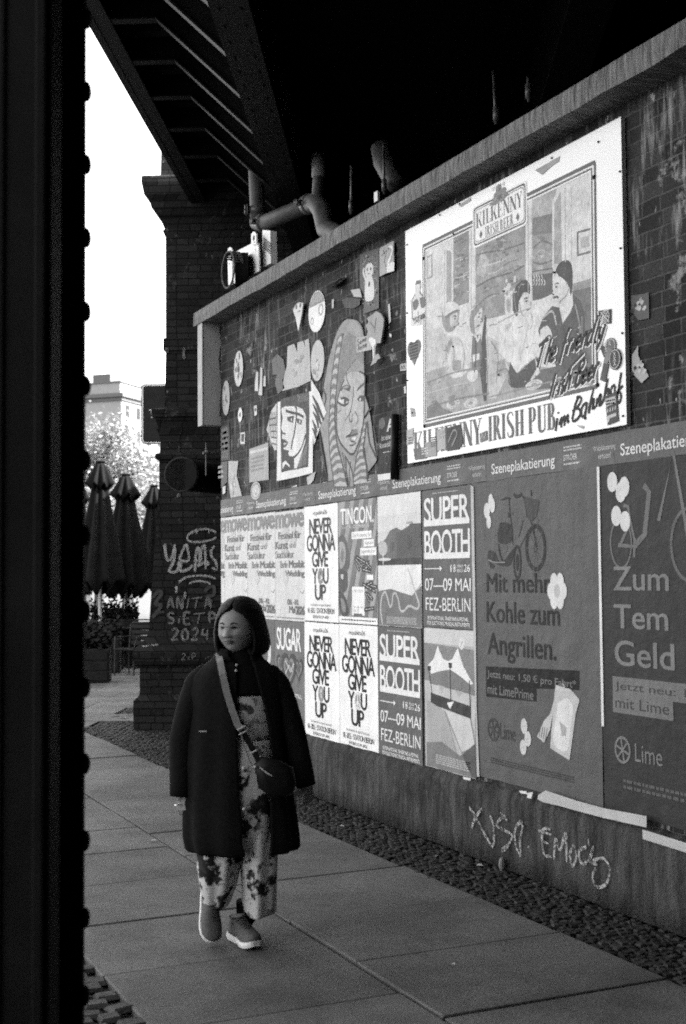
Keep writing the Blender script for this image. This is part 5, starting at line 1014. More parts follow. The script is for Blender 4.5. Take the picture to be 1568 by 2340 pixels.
# beer garden furniture
dkw = grain('dark_wood', .012, .4, 6, .6); met = grain('chair_metal', .03, .3, 6, .35)
def chair(x, y, a, label):
    o = empty('garden_chair', (x, y, 0), a, label, 'chair', 'dark chairs of the beer garden'); m = MB(); m.box((0, 0, .45), (.46, .44, .03), bev=.01); m.build('seat', dkw, o)
    for sx in (-1, 1):
        for sy in (-1, 1): m = MB(); m.tube([(sx * .21, sy * .2, 0), (sx * .2, sy * .19, .45)], .014, 6); m.build('leg', met, o)
    m = MB(); m.tube([(-.21, .21, .45), (-.22, .27, .86), (-.18, .28, .9), (.18, .28, .9), (.22, .27, .86), (.21, .21, .45)], .014, 6); m.build('back_frame', met, o)
    m = MB()
    for k in range(4): m.box((0, .235 + k * .012, .55 + k * .095), (.42, .012, .06))
    m.build('backrest', dkw, o); m = MB()
    for sx in (-1, 1): m.tube([(sx * .22, .24, .66), (sx * .24, -.15, .66), (sx * .21, -.2, .45)], .013, 6)
    m.build('armrest', met, o)
for i, (px, t, a, lb) in enumerate(((215, 23.0, .4, 'dark garden chair nearest the iron column'), (255, 24.5, 1.5, 'dark garden chair under the middle of the gap, turned sideways'), (300, 22.5, -.5, 'dark garden chair in front of the middle parasol'), (333, 24.0, .2, 'dark garden chair beside the brick pier'), (270, 28.0, 2.4, 'dark garden chair at the back, seen between parasol poles'))): c = cf((px - 784) / FPX * t, t); chair(c[0], c[1], -YAW + a, lb)
for i, (px, t, lb) in enumerate(((235, 25.2, 'dark square garden table by the left parasol pole'), (318, 24.6, 'dark square garden table beside the pier'))):
    c = cf((px - 784) / FPX * t, t); o = empty('garden_table', (c[0], c[1], 0), -YAW + .2, lb, 'table', 'tables of the beer garden'); m = MB(); m.box((0, 0, .74), (.8, .8, .035), bev=.008); m.build('table_top', dkw, o)
    m = MB(); m.tube([(0, 0, 0), (0, 0, .73)], .03, 8); m.box((0, 0, .015), (.5, .5, .03), bev=.01); m.build('leg', met, o)
for i, (px, t, w, h, lb) in enumerate(((212, 23.2, 1.0, .62, 'dark wooden planter box beside the iron column'), (262, 25.0, .9, .9, 'taller dark planter box with a shrub behind the chairs'), (196, 21.0, .8, .55, 'dark planter box nearest the camera, cut by the column'))):
    c = cf((px - 784) / FPX * t, t); o = empty('planter', (c[0], c[1], 0), -YAW + .1, lb, 'planter', 'planters of the beer garden'); m = MB(); m.box((0, 0, h / 2), (w, .5, h), bev=.02); m.build('box', dkw, o)
    m = MB()
    for k in range(3): m.box((0, -.256, h * (.2 + .3 * k)), (w - .06, .014, h * .24), bev=.004)
    m.build('front_boards', dkw, o); r_ = random.Random(i); vs = []; fs = []
    for k in range(700):
        p = Vector((r_.uniform(-w / 2, w / 2), r_.uniform(-.25, .25), h + abs(r_.gauss(0, .16)))); a = Vector((r_.uniform(-1, 1), r_.uniform(-1, 1), r_.uniform(-.2, 1))).normalized() * .05; b_ = a.orthogonal() * .5; k0 = len(vs); vs += [p - a, p + b_, p + a, p - b_]; fs.append((k0, k0 + 1, k0 + 2, k0 + 3))
    mesh('shrub', vs, fs, o, [grain('dark_leaf', .008, .4, 10)])

# ================================================================== PIPES ABOVE THE COPING, BOX, LAMP, DRUM
zinc = grain('pipe_zinc', .055, .35, 9, .5, .05, .002, spec=.25); rub = grain('pipe_clamp', .05, .5, 20, .45); bright = grain('clamp_steel', .32, .2, 9, .3)
pp = empty('drain_pipe', (4.42, 11.3, 4.2), 0, 'grey drain pipe dropping from the bridge and running on above the coping', 'pipe')
def ppart(name, mb, mat, sm=True): o = mb.build(name, mat, smooth=sm); o.parent = pp; o.matrix_parent_inverse = Matrix.Translation((-4.42, -11.3, -4.2)); return o
A = Vector((4.42, 11.42, 5.13)); B = Vector((4.42, 10.12, 4.93)); Cc = Vector((4.42, 9.66, 4.66)); rr_ = .075
m = MB(); m.tube([(4.42, 11.5, 6.1), (4.42, 11.46, 5.6), A + Vector((0, 0, .12)), A], rr_, 18); ppart('down_pipe', m, zinc)
m = MB(); m.tube([A + Vector((0, .02, -.03)), A + Vector((0, -.08, -.07)), B], rr_, 18); ppart('cross_pipe', m, zinc)
m = MB(); m.tube([B, B + Vector((0, -.10, -.02)), B + Vector((0, -.22, -.12)), B + Vector((-.0, -.30, -.30)), Cc + Vector((0, -.1, -.15)), Cc + Vector((0, -.35, -.25)), (4.40, 9.0, 4.36), (4.40, -2, 4.36)], .085, 16); ppart('long_pipe', m, zinc)
for i, (p, d_) in enumerate(((A + Vector((0, 0, .08)), Vector((0, 0, 1))), (A + Vector((0, -.16, -.075)), Vector((0, -1, -.15))), (B + Vector((0, .05, .01)), Vector((0, -1, -.15))), (Vector((4.4, 9.45, 4.42)), Vector((0, -1, -.4))), (Vector((4.4, 8.75, 4.36)), Vector((0, -1, 0))), (Vector((4.4, 7.45, 4.36)), Vector((0, -1, 0))), (Vector((4.4, 5.55, 4.36)), Vector((0, -1, 0))))):
    d_ = d_.normalized(); m = MB(); rr2 = (.09 if i < 3 else .1); m.tube([p - d_ * .035, p + d_ * .035], rr2, 18); s_ = Vector((-1, 0, 0)); b_ = d_.cross(s_)
    for k in (-1, 1): m.box(p + s_ * (rr2 + .02) + d_ * .02 * k, (.05, .012 if d_.z > .5 else .012, .05)); m.tube([p + s_ * (rr2 + .02) - d_ * .05 + b_ * .02 * k, p + s_ * (rr2 + .02) + d_ * .05 + b_ * .02 * k], .007, 6)
    ppart('clamp', m, rub)
m = MB(); m.tube([(4.42, 10.0, 4.9), (4.42, 9.97, 5.1), (4.42, 9.97, 5.32)], .05, 12); ppart('branch_pipe', m, zinc); m = MB(); m.tube([(4.42, 9.97, 5.12), (4.42, 9.97, 5.32)], .058, 12); ppart('branch_sleeve', m, bright)
MQ = lambda zm, x, y, D=4.3: on_x(*zp(zm, (x, y)), D)
m = MB(); m.tube([MQ('M1', 1255, 262, 4.45), MQ('M1', 1275, 380, 4.45), MQ('M1', 1335, 500, 4.42), MQ('M1', 1365, 540, 4.42)], [.085, .085, .075, .07], 14); ppart('fall_pipe', m, zinc)
for a_, b_ in ((MQ('M1', 1040, 400), MQ('M1', 1038, 745)), (MQ('M1', 1268, 240), MQ('M1', 1275, 600)), (MQ('A2', 687, 265), MQ('A2', 700, 505)), (MQ('A2', 845, 290), MQ('A2', 848, 402))):
    m = MB(); m.tube([a_, b_], .010, 6); m.tube([b_ + Vector((0, 0, .02)), b_ + Vector((0, 0, .11))], .020, 8); ppart('hanger_rod', m, rub)
for px, py, D in ((1222, 620, 4.3),): m = MB(); p = MQ('M1', px, py, D); m.box(p, (.02, .06, .075)); ppart('pipe_label', m, bright, False)
# white bracket plates with the cage lamp at the end of the coping
wp = empty('bracket_plate', (4.15, 11.6, 4.21), 0, 'white steel bracket with two perforated uprights standing on the coping end', 'bracket')
wm = grain('white_steel', .72, .06, 6, .5, spots=(.2, 16, .72))
def wpart(name, mb, mat, par=wp): o = mb.build(name, mat); o.parent = par; o.matrix_parent_inverse = Matrix.Translation(-par.location); return o
def plate_yz(mb, pts, x, th=.014): n = len(pts); vs = [Vector((x, y, z)) for y, z in pts] + [Vector((x + th, y, z)) for y, z in pts]; mb.add(vs, [tuple(range(n)), tuple(range(2 * n - 1, n - 1, -1))] + [(i, (i + 1) % n, n + (i + 1) % n, n + i) for i in range(n)])
def lug(y, zt, w=.075): return [(y + w / 2 * math.cos(a), zt - w / 2 + w / 2 * math.sin(a)) for a in [math.pi * k / 8 for k in range(9)]]
BP = lambda x, y, D=3.98: (lambda p: (p.y, p.z))(on_x(*zp('M1', (x, y)), D))
m = MB(); plate_yz(m, [BP(*p) for p in ((200, 1020), (335, 950), (375, 950), (382, 1150), (330, 1180), (200, 1240))], 3.98); wpart('plate', m, wm)
m = MB(); plate_yz(m, [BP(*p) for p in ((165, 1010), (172, 990), (183, 980), (194, 990), (200, 1010), (196, 1250), (172, 1252))], 3.966); wpart('upright', m, wm)
m = MB(); plate_yz(m, [BP(*p) for p in ((335, 960), (335, 890), (345, 875), (356, 869), (370, 885), (372, 960))], 3.966); wpart('upright', m, wm)
hole = grain('drilled_hole', .01, .1)
for px, py, r_ in ((183, 1025, .022), (355, 915, .022), (358, 945, .008), (366, 970, .007), (178, 1065, .007), (366, 1000, .007), (180, 1100, .007)):
    y, z = BP(px, py); m = MB(); m.tube([(3.9655, y, z), (3.9635, y, z)], r_, 12); wpart('hole', m, hole)
m = MB(); plate_yz(m, [BP(*p, 4.05) for p in ((405, 858), (460, 862), (465, 1095), (415, 1120), (403, 1000))], 4.05, .06); 
sp_ = empty('white_post', (4.08, 11.05, 4.21), 0, 'short white post with dark slanting stripes standing under the cross pipe', 'post'); wpart('post', m, wm, sp_)
m = MB()
for k in range(5): a, b = BP(412, 915 + k * 16, 4.045), BP(460, 955 + k * 18, 4.045); m.tube([(4.046, a[0], a[1]), (4.046, b[0], b[1])], .006, 5)
wpart('stripe', m, grain('grey_stripe', .15, .2), sp_)
lc = on_x(*zp('M1', (252, 1150)), 3.90); la = empty('cage_lamp', lc, 0, 'small dark drum lamp with a mesh cage in front of the white bracket', 'lamp')
m = MB(); m.tube([(-.05, .02, 0), (.06, -.02, 0)], .16, 22); m.build('drum', grain('lamp_black', .008, .3), la, smooth=False)
m = MB()
for k in range(14): a = math.pi * (.25 + k / 20); m.tube([(-.055 + .02, .16 * math.cos(a), .16 * math.sin(a)), (-.12, .155 * math.cos(a + .12), .155 * math.sin(a + .12))], .006, 5); m.tube([(-.055 + .02, .16 * math.cos(a + .12), .16 * math.sin(a + .12)), (-.12, .155 * math.cos(a), .155 * math.sin(a))], .006, 5)
m.tube([(-.12, .16 * math.cos(2 * math.pi * k / 20), .16 * math.sin(2 * math.pi * k / 20)) for k in range(21)], .008, 6); m.build('cage', grain('cage_wire', .10, .4, 20), la)
# box sign on the wall end
bx = empty('light_box', (3.92, 11.62, 3.15), 0, 'pale narrow box fixed on the end of the brick wall below the coping', 'box')
m = MB(); c1 = on_x(494.5, 975, 4.0); m.box((3.955, 11.46, 3.64), (.20, .12, 1.06), bev=.006); wpart('housing', m, grain('box_enamel', .36, .15, 4, .5, stretch=(1, 1, .4)), bx)
m = MB(); m.box((3.85, 11.46, 3.64), (.012, .13, 1.07), bev=.003); wpart('edge_strip', m, grain('box_edge', .34, .2, 8), bx)
m = MB(); m.tube([(4.02, 11.40, 4.05), (4.04, 11.395, 3.9), (4.015, 11.4, 3.75), (4.04, 11.395, 3.5), (4.02, 11.4, 3.2)], .008, 6); wpart('cable', m, rub, bx)
m = MB(); m.add([(3.90 + dx, 11.405, 3.55 + dz) for dx, dz in ((0, 0), (.03, .02), (.025, .10), (.0, .09))], [(0, 1, 2, 3)]); m.add([(3.90 + dx, 11.405, 3.44 + dz) for dx, dz in ((0.003, 0), (.03, .0), (.032, .07), (.005, .08))], [(0, 1, 2, 3)]); wpart('scribble', m, grain('grey_marker', .14, .3, 40), bx)
# mesh fronted drum behind the wall end
dc = at_depth(415, 1084, 12.75); dr = empty('loudspeaker_drum', dc, 0, 'big black drum with a mesh front fixed beside the wall end, before the pier', 'drum')
ax_ = Vector((-.52, -.82, -.04)).normalized(); m = MB(); m.tube([-ax_ * 1.0 + Vector((.3, .1, 0)), Vector((0, 0, 0))], .165, 28); m.build('barrel', grain('drum_black', .008, .3), dr, smooth=False)
m = MB(); a1 = ax_.orthogonal().normalized(); a2 = ax_.cross(a1); m.tube([(a1 * math.cos(k * math.pi / 16) + a2 * math.sin(k * math.pi / 16)) * .166 for k in range(33)], .010, 6); m.build('rim', grain('drum_rim', .03, .3), dr)
m = MB()
for k in range(-7, 8):
    h_ = math.sqrt(max(.16 ** 2 - (k * .021) ** 2, 0)); m.tube([a1 * k * .021 + a2 * h_ + ax_ * .006, a1 * k * .021 - a2 * h_ + ax_ * .006], .003, 4); m.tube([a2 * k * .021 + a1 * h_ + ax_ * .006, a2 * k * .021 - a1 * h_ + ax_ * .006], .003, 4)
m.build('mesh_front', grain('drum_mesh', .02, .3), dr)
m = MB(); q0 = Vector((3.97, 11.45, 2.86)); m.tube([q0 + Vector((.05, 0, 0)), q0 + Vector((-.10, 0, -.01))], .012, 6); m.tube([q0 + Vector((-.07, 0, .09)), q0 + Vector((-.07, 0, -.22))], .006, 6); m.sphere(q0 + Vector((-.06, 0, 0)), .025, 8, 6)
tag(m.build('pipe_bracket', rub), 'small metal rod bracket poking out of the wall end below the pale box', 'bracket')
# ================================================================== PASTE-UPS, STICKERS AND SPRAY ON THE BARE BRICK
def A3(*p): return W('A3', p)
def F4(*p): return W('F4', p)
BX = 4.010
def paste(pts, v, label, fn=None, name='sticker', cat='sticker', group=None, x=BX, sm=0, thick=.0008):
    g = G(v); g.poly(pts, sm); o = flat(name, g, label, cat, group, x, thick)
    if fn: g = G(.05); fn(g); part(o, 'print', g, .0014)
    return o
def mottle(g, c, rx, rz, n, seed, vals):
    r_ = random.Random(seed)
    for k in range(n): a = r_.uniform(0, 6.28); q = r_.uniform(0, .75); g.ink(r_.choice(vals)).poly([(c[0] + rx * q * math.cos(a) + rx * r_.uniform(.08, .26) * math.cos(b), c[1] + rz * q * math.sin(a) + rz * r_.uniform(.08, .24) * math.sin(b)) for b in range(6)], 3)
def oval(c, rx, rz, label, fn=None, v=.45, n=30): return paste([(c[0] + rx * math.cos(2 * math.pi * k / n), c[1] + rz * math.sin(2 * math.pi * k / n)) for k in range(n)], v, label, fn, 'paste_up', 'paste-up', 'round cut-out boards on the brick')
oval((10.86, 3.568), .115, .163, 'oval mottled board high on the wall beside the pale box end', lambda g: mottle(g, (10.86, 3.568), .115, .163, 16, 1, (.1, .05, .6, .25)))
oval((11.20, 3.346), .10, .163, 'oval mottled board at the very corner end of the wall', lambda g: mottle(g, (11.20, 3.346), .10, .163, 12, 2, (.12, .5, .25, .35)), .35)
d1 = (9.097, 3.752)
def fn(g):
    g.ink(.22).poly([(d1[0] + .155 * math.cos(a), d1[1] + .155 * math.sin(a)) for a in [R(20 + 14 * k) for k in range(11)]]); g.ink(.5)
    for k in range(6): g.stroke([(d1[0] - .09 + k * .035, d1[1] + .07), (d1[0] - .085 + k * .035, d1[1] + .14)], .010)
    g.ink(.3).ring((d1[0] - .08, d1[1] + .0), .04, .012).ring((d1[0] + .09, d1[1] - .06), .025, .008)
oval(d1, .162, .162, 'white disc board with a grey striped top, highest of the round ones', fn, .66)
d2 = (9.09, 3.364); oval(d2, .13, .16, 'worn grey oval board just left of the painted head', lambda g: mottle(g, (d2[0], d2[1] - .05), .11, .11, 12, 3, (.3, .22, .55)), .42)
d3 = (10.443, 2.434); oval(d3, .12, .078, 'grey oval sticker lowest on the wall, just above the paper band', lambda g: (g.ink(.22).ring(d3, (.1, .062), .008), mottle(g, d3, .1, .06, 8, 4, (.22, .55))), .42)
d4 = (10.825, 3.144); oval(d4, .055, .065, 'small white ring sticker with a dark centre', lambda g: g.ink(.08).ell(d4, (.018, .022), 12), .62)
paste(A3((783, 150), (800, 110), (825, 95), (850, 100), (840, 180), (818, 290), (800, 200)), .55, 'pale wedge shaped board beside the white disc', lambda g: (g.ink(.15).ell(A3((805, 125))[0], .02, 10), g.ell(A3((832, 115))[0], .02, 10), g.ink(.2).stroke(A3((815, 160), (832, 150)), .010)), 'paste_up', 'paste-up', None, 3.985, thick=.01)
# the long woman's head in a striped hood
hood = A3((1130, 205), (1095, 230), (1060, 290), (1030, 380), (1005, 470), (985, 570), (965, 700), (955, 800), (940, 900), (958, 1000), (985, 1150), (1000, 1250), (975, 1350), (1130, 1330), (1270, 1310), (1262, 1240), (1285, 1210), (1325, 1150), (1312, 1080), (1300, 1000), (1285, 880), (1265, 780), (1245, 700), (1240, 500), (1238, 330), (1225, 260), (1190, 215))
hood[11] = (hood[11][0], 2.41); hood[12] = (9.0, 2.408); hood[13] = (hood[13][0], 2.41); hood[14] = (hood[14][0], 2.41)
head = flat('mural', G(.21, paint).poly(hood, 3), 'tall grey paste-up of a woman with long hair in a striped hood', 'paste-up', None, BX, .0008)
g = G(.24, paint)
g.poly(A3((1110, 250), (1185, 215), (1220, 260), (1240, 320), (1180, 320), (1130, 280))).ink(.16).poly(A3((1060, 400), (1100, 330), (1140, 300), (1190, 330), (1235, 420), (1240, 520), (1215, 500), (1190, 470), (1150, 520), (1100, 590), (1070, 680), (1050, 720)))
g.ink(.33).poly(F4((870, 110), (900, 60), (960, 20), (1040, 15), (1100, 40), (1135, 90), (1135, 300), (1125, 600), (1100, 760), (1060, 900), (1020, 1010), (980, 1060), (930, 1040), (870, 970), (820, 880), (790, 780), (780, 640), (785, 480), (790, 360), (830, 240)), 3)
bl_ = A3((1065, 330), (1040, 480), (1020, 640), (1012, 800), (1005, 950), (1010, 1100), (1025, 1210), (1040, 1330)); br_ = A3((1100, 300), (1075, 470), (1058, 640), (1045, 800), (1045, 900), (1060, 1050), (1095, 1180), (1130, 1330))
def band(L_, R_, n, c1, c2, h=.5):
    L_ = smooth_path(L_, 8); R_ = smooth_path(R_, 8); N = len(L_) - 1; f = lambda P, t: (lambda i, q: (P[i][0] + (P[i + 1][0] - P[i][0]) * q, P[i][1] + (P[i + 1][1] - P[i][1]) * q))(min(int(t * N), N - 1), t * N - min(int(t * N), N - 1))
    g.ink(c1).poly(L_ + R_[::-1])
    for k in range(n):
        t0, t1 = (k + .1) / n, (k + .1 + h) / n; m0, m1 = (t0 + t1) / 2 - .35 / n, (t0 + t1) / 2 - .35 / n
        a, b, c_, d = f(L_, t0), f(R_, max(t0 - .1 / n, 0)), f(R_, t1 - .1 / n), f(L_, t1); mx = lambda p, q: ((p[0] + q[0]) / 2, (p[1] + q[1]) / 2 + .018); g.ink(c2).poly([a, mx(a, b), b, c_, mx(d, c_), d])
    g.ink(.04).stroke(L_, .016).stroke(R_, .016)
band(bl_, br_, 17, .34, .12)
band(A3((1225, 940), (1215, 1040), (1190, 1130), (1175, 1240), (1165, 1320)), A3((1255, 900), (1245, 1000), (1235, 1100), (1260, 1200), (1265, 1300)), 9, .34, .12)
band(A3((1095, 1100), (1110, 1180), (1130, 1260), (1145, 1330)), A3((1115, 1130), (1150, 1200), (1165, 1260), (1172, 1330)), 1, .24, .2, .1)
K = lambda w, *p: g.ink(.02).stroke(F4(*p), w * 1.45, 4)
K(.014, (640, 0), (600, 200), (640, 350), (580, 560)); K(.010, (560, 700), (570, 900), (600, 1100), (640, 1300)); K(.012, (1135, 60), (1130, 300), (1120, 600), (1095, 780), (1040, 950), (980, 1060), (900, 1010), (800, 860), (775, 640), (790, 350), (870, 110)); K(.012, (1125, 980), (1150, 1180), (1165, 1400)); K(.014, (1165, 640), (1190, 900), (1260, 1060), (1290, 1120)); K(.010, (1210, 470), (1130, 600), (1180, 500)); K(.010, (1240, 700), (1270, 900), (1290, 1080)); K(.008, (950, 1150), (940, 1300), (950, 1440)); K(.012, (880, 1090), (900, 1200), (890, 1330), (910, 1450)); K(.006, (900, 20), (905, 110), (940, 180)); K(.008, (1060, 10), (1110, 30), (1135, 80))
g.ink(.05).poly(F4((825, 250), (850, 200), (900, 175), (960, 190), (955, 220), (940, 262), (900, 250), (860, 225), (835, 262))); g.ink(.26).poly(F4((850, 215), (900, 185), (940, 200), (900, 225))); g.ink(.05).poly(F4((1030, 250), (1070, 190), (1120, 150), (1130, 170), (1080, 220), (1040, 262)))
g.ink(.6).poly(F4((790, 390), (850, 355), (910, 350), (940, 390), (890, 430), (830, 420))); g.ink(.04).ell(F4((892, 390))[0], (.034, .028), 16); g.ink(.7).ell(F4((905, 405))[0], (.010, .009), 8); K(.012, (785, 390), (820, 420), (880, 440), (930, 400)); K(.012, (830, 360), (880, 345), (935, 380)); K(.006, (845, 360), (825, 330)); K(.006, (870, 350), (855, 320))
g.ink(.04).poly(F4((1035, 360), (1075, 310), (1125, 315), (1130, 380), (1080, 390), (1050, 385))); g.ink(.6).ell(F4((1075, 365))[0], (.012, .011), 8)
K(.007, (990, 200), (985, 330), (960, 480), (935, 580), (955, 650), (980, 630)); K(.007, (1010, 520), (1050, 600), (1030, 670)); K(.006, (985, 540), (970, 600), (965, 660)); K(.005, (830, 500), (790, 540)); K(.005, (960, 510), (880, 640))
g.ink(.14).poly(F4((905, 835), (955, 795), (975, 745), (1000, 740), (1035, 735), (1045, 790), (1030, 810), (980, 820))); g.ink(.20).poly(F4((950, 830), (1035, 815), (1045, 850), (1010, 905), (965, 890))); g.ink(.5).poly(F4((970, 850), (1030, 835), (1010, 880), (980, 875))); K(.009, (895, 840), (960, 825), (1045, 800)); K(.008, (940, 945), (980, 945), (1025, 912)); K(.009, (975, 740), (955, 800), (905, 835)); K(.007, (945, 830), (955, 890), (1010, 905))
part(head, 'drawing', g, .0014)
# dotted pop face on white paper
pz = A3((660, 765), (885, 690), (900, 690), (895, 1240), (800, 1265), (655, 1295)); o = flat('paste_up', G(.6).poly(pz), 'white torn paper with a dotted black-and-white drawing of a face', 'paste-up', None, BX, .0008); g = G(.045)
g.poly(F4((65, 370), (120, 345), (330, 290), (425, 270), (430, 550), (425, 900), (415, 1220), (270, 1250), (180, 1265), (75, 1290), (70, 1000), (65, 700)))
g.ink(.58).poly(F4((75, 480), (130, 450), (250, 450), (340, 480), (385, 560), (390, 800), (350, 950), (290, 1050), (235, 1090), (165, 1080), (170, 1010), (90, 1000), (140, 930), (150, 890), (85, 860), (90, 790), (75, 730), (95, 600)), 0)
g.ink(.58).poly(F4((240, 1100), (300, 1050), (385, 850), (380, 900), (270, 1240), (240, 1240))); g.poly(F4((90, 1170), (130, 1140), (180, 1200), (185, 1230), (130, 1180), (90, 1250)))
r_ = random.Random(2); face_in = lambda x, y: 100 < x < 385 - max(0, (y - 800)) * .45 and 470 < y < 1040 and not (230 < x < 275)
for j in range(22):
    for i in range(15):
        x, y = 105 + i * 19 + (j % 2) * 9.5, 480 + j * 26
        if face_in(x, y): c = F4((x, y))[0]; g.lay -= 1; g.ink(.10).ell(c, .0052, 6)
g.lay += 2
for w, p in ((.022, ((130, 505), (200, 530), (290, 550), (360, 590))), (.026, ((265, 455), (265, 600), (240, 800), (210, 930), (200, 1000))), (.016, ((150, 600), (200, 590), (240, 580))), (.020, ((385, 800), (330, 980), (260, 1080), (225, 1100))), (.014, ((75, 740), (95, 790), (130, 800))), (.012, ((160, 460), (155, 380))), (.014, ((220, 380), (270, 500))), (.02, ((90, 1000), (150, 1040), (170, 1090)))): g.ink(.04).stroke(F4(*p), w, 4)
g.ink(.05).poly(F4((145, 620), (190, 590), (235, 600), (225, 660), (180, 650))).poly(F4((270, 600), (345, 630), (325, 690), (275, 660))); g.ink(.5).ell(F4((205, 620))[0], .014, 9).ell(F4((310, 645))[0], .014, 9); g.ink(.05).poly(F4((90, 880), (165, 905), (140, 960), (95, 985))); g.ink(.4).poly(F4((105, 910), (150, 918), (110, 950)))
g.ink(.25)
for k in range(9): g.stroke(F4((270 + k * 14, 1240 - k * 6), (330 + k * 9, 1080 - k * 20)), .006)
for k in range(7): g.ink(.22).stroke(F4((280 + k * 20, 300 - k * 4), (300 + k * 18, 400 - k * 3)), .008)
part(o, 'drawing', g, .0014)
wing = paste(A3((885, 612), (940, 700), (988, 832), (950, 920), (905, 1052), (893, 900)), .6, 'white pointed paper with curved black stripes beside the dotted face', None, 'paste_up', 'paste-up', None, BX - .002); g = G(.04)
for k in range(5): g.stroke(A3((895 + k * 2, 720 + k * 55), (930 - k * 2, 790 + k * 45), (968 - k * 16, 880 + k * 30)) if k < 3 else A3((895, 720 + k * 55), (915, 800 + k * 45), (925 - (k - 3) * 8, 850 + k * 40)), [.01, .04, .03], 4)
part(wing, 'drawing', g, .0012)
lw = paste(A3((655, 770), (620, 820), (587, 950), (610, 1010), (640, 1090), (655, 1085)), .45, 'pale paper flap with thin dark bars on the left of the dotted face', None, 'paste_up', 'paste-up', None, BX - .001); g = G(.06)
for k in range(5): g.stroke(A3((600 + k * 6, 880 + k * 40), (652, 870 + k * 45)), .012).stroke(A3((610 + k * 10, 830), (600 + k * 11, 1000)), .008)
part(lw, 'drawing', g, .0012)
paste(A3((725, 390), (770, 372), (790, 430), (790, 365), (830, 352), (845, 400), (838, 350), (868, 338), (875, 430), (880, 620), (800, 660), (690, 690), (700, 600), (720, 520)), .36, 'light grey remains of torn paper above the dotted face', lambda g: mottle(g, A3((790, 520))[0], .2, .1, 10, 6, (.3, .24, .42)), 'paper_scrap', 'paper scrap', None, BX + .002)
paste(A3((470, 1080), (597, 1035), (600, 1285), (470, 1305)), .30, 'grey rectangular notice with a paler band across its top', lambda g: (g.ink(.45).poly(A3((472, 1095), (596, 1065), (597, 1085), (472, 1115))), g.ink(.2).greek((10.55, 2.6, 10.25, 2.74), 3, 4, 4)), 'notice', 'notice')
paste(A3((1192, 330), (1290, 316), (1293, 412), (1192, 434)), .36, 'pale hand-lettered card stuck on the brow of the painted head', lambda g: (g.ink(.06), script(g, 'Some', (8.36, 3.36), (-.07, .004), (0, .042), .006, .15), script(g, 'home', (8.35, 3.318), (-.07, .004), (0, .042), .006, .15)), 'card', 'card', None, BX - .004)
paste(A3((1350, 155), (1325, 180), (1290, 200), (1300, 230), (1280, 250), (1295, 290), (1285, 330), (1300, 360), (1325, 395), (1330, 470), (1318, 510), (1310, 525), (1350, 500), (1360, 480), (1380, 470), (1365, 440), (1345, 450), (1345, 400), (1355, 370), (1380, 370), (1390, 310), (1398, 260), (1402, 210), (1385, 175), (1370, 165)), .30, 'grey cut-out board shaped like a palm tree, standing off the brick', lambda g: (g.ink(.62).poly(A3((1300, 350), (1315, 330), (1345, 345), (1350, 375), (1335, 395), (1338, 470), (1330, 470), (1325, 400)), 2), g.ink(.16).stroke(A3((1350, 200), (1340, 300)), .012), g.stroke(A3((1310, 230), (1340, 270)), .010)), 'palm_board', 'board', None, 3.975, 0, .012)
fo = paste(A3((1345, 872), (1445, 853), (1449, 1290), (1335, 1255)), .012, 'black leaflet with white German words and a pale foot, right of the painted head', None, 'leaflet', 'leaflet', None, BX - .003)
g = G(.5); f_ = W('F4', [(1420, 770), (1505, 600), (1300, 1320), (1510, 1290), (1508, 1370), (1310, 1400)]); g.text('A', (f_[0][0], f_[0][1], f_[1][0], f_[1][1]), .04); g.text('ist eine', (7.98, 2.625, 7.84, 2.66), .01).text('Kostenfalle', (8.01, 2.575, 7.825, 2.61), .01); g.greek((7.96, 2.535, 7.85, 2.545), 3, 1, 2); g.ink(.6).poly([(p[0], p[1]) for p in f_[2:]]).ink(.1).text('30.06', (8.04, 2.395, 7.99, 2.41), .0); g.ink(.10).ell((7.97, 2.745), (.05, .04), 14).ring((7.9, 2.49), .03, .006); part(fo, 'print', g, .0012)
m = MB(); tb = W('A3', [(1465, 848), (1465, 1285)]); m.tube([(3.985, tb[0][0] - .01, tb[0][1]), (3.985, tb[1][0], tb[1][1])], .028, 14); tag(m.build('cable_pipe', grain('pipe_black', .008, .3, 9, .35), smooth=True), 'short vertical black pipe beside the black leaflet', 'pipe')
sw = paste([(7.964, 3.981), (7.746, 3.981), (7.746, 3.78), (7.967, 3.78)], .33, 'small square grey tile painted with a white swan, left of the pub sign', None, 'tile', 'tile', None, 3.995, 0, .008); g = G(.62)
MP = lambda *p: W('M1', p); g.stroke(MP((1310, 985), (1325, 975), (1338, 1000), (1325, 1050), (1310, 1090), (1312, 1120)), [.012, .022, .02, .03, .04], 4).poly(MP((1300, 1120), (1330, 1085), (1352, 1090), (1350, 1150), (1300, 1165))); g.ink(.05).stroke(MP((1315, 985), (1306, 995)), .010).stroke(MP((1262, 1040), (1300, 1000), (1280, 1080), (1290, 1120)), .005).stroke(MP((1345, 1000), (1330, 1060), (1316, 1110)), .004).stroke(MP((1270, 1000), (1285, 1030)), .005); part(sw, 'painting', g, .0012)
ct = paste(W('A2', [(70, 1100), (158, 1068), (158, 1345), (85, 1372), (95, 1290), (72, 1250)]), .10, 'dark speckled paper with a pale waving cat figure, left of the swan tile', None, 'paste_up', 'paste-up', None, BX); g = G(.05); r_ = random.Random(8)
for k in range(150): x, y = r_.uniform(82, 152), r_.uniform(1105, 1335); g.lay -= 1; g.ink(r_.choice((.3, .22, .04, .35))).ell(W('A2', [(x, y)])[0], (r_.uniform(.004, .012), r_.uniform(.003, .008)), 6)
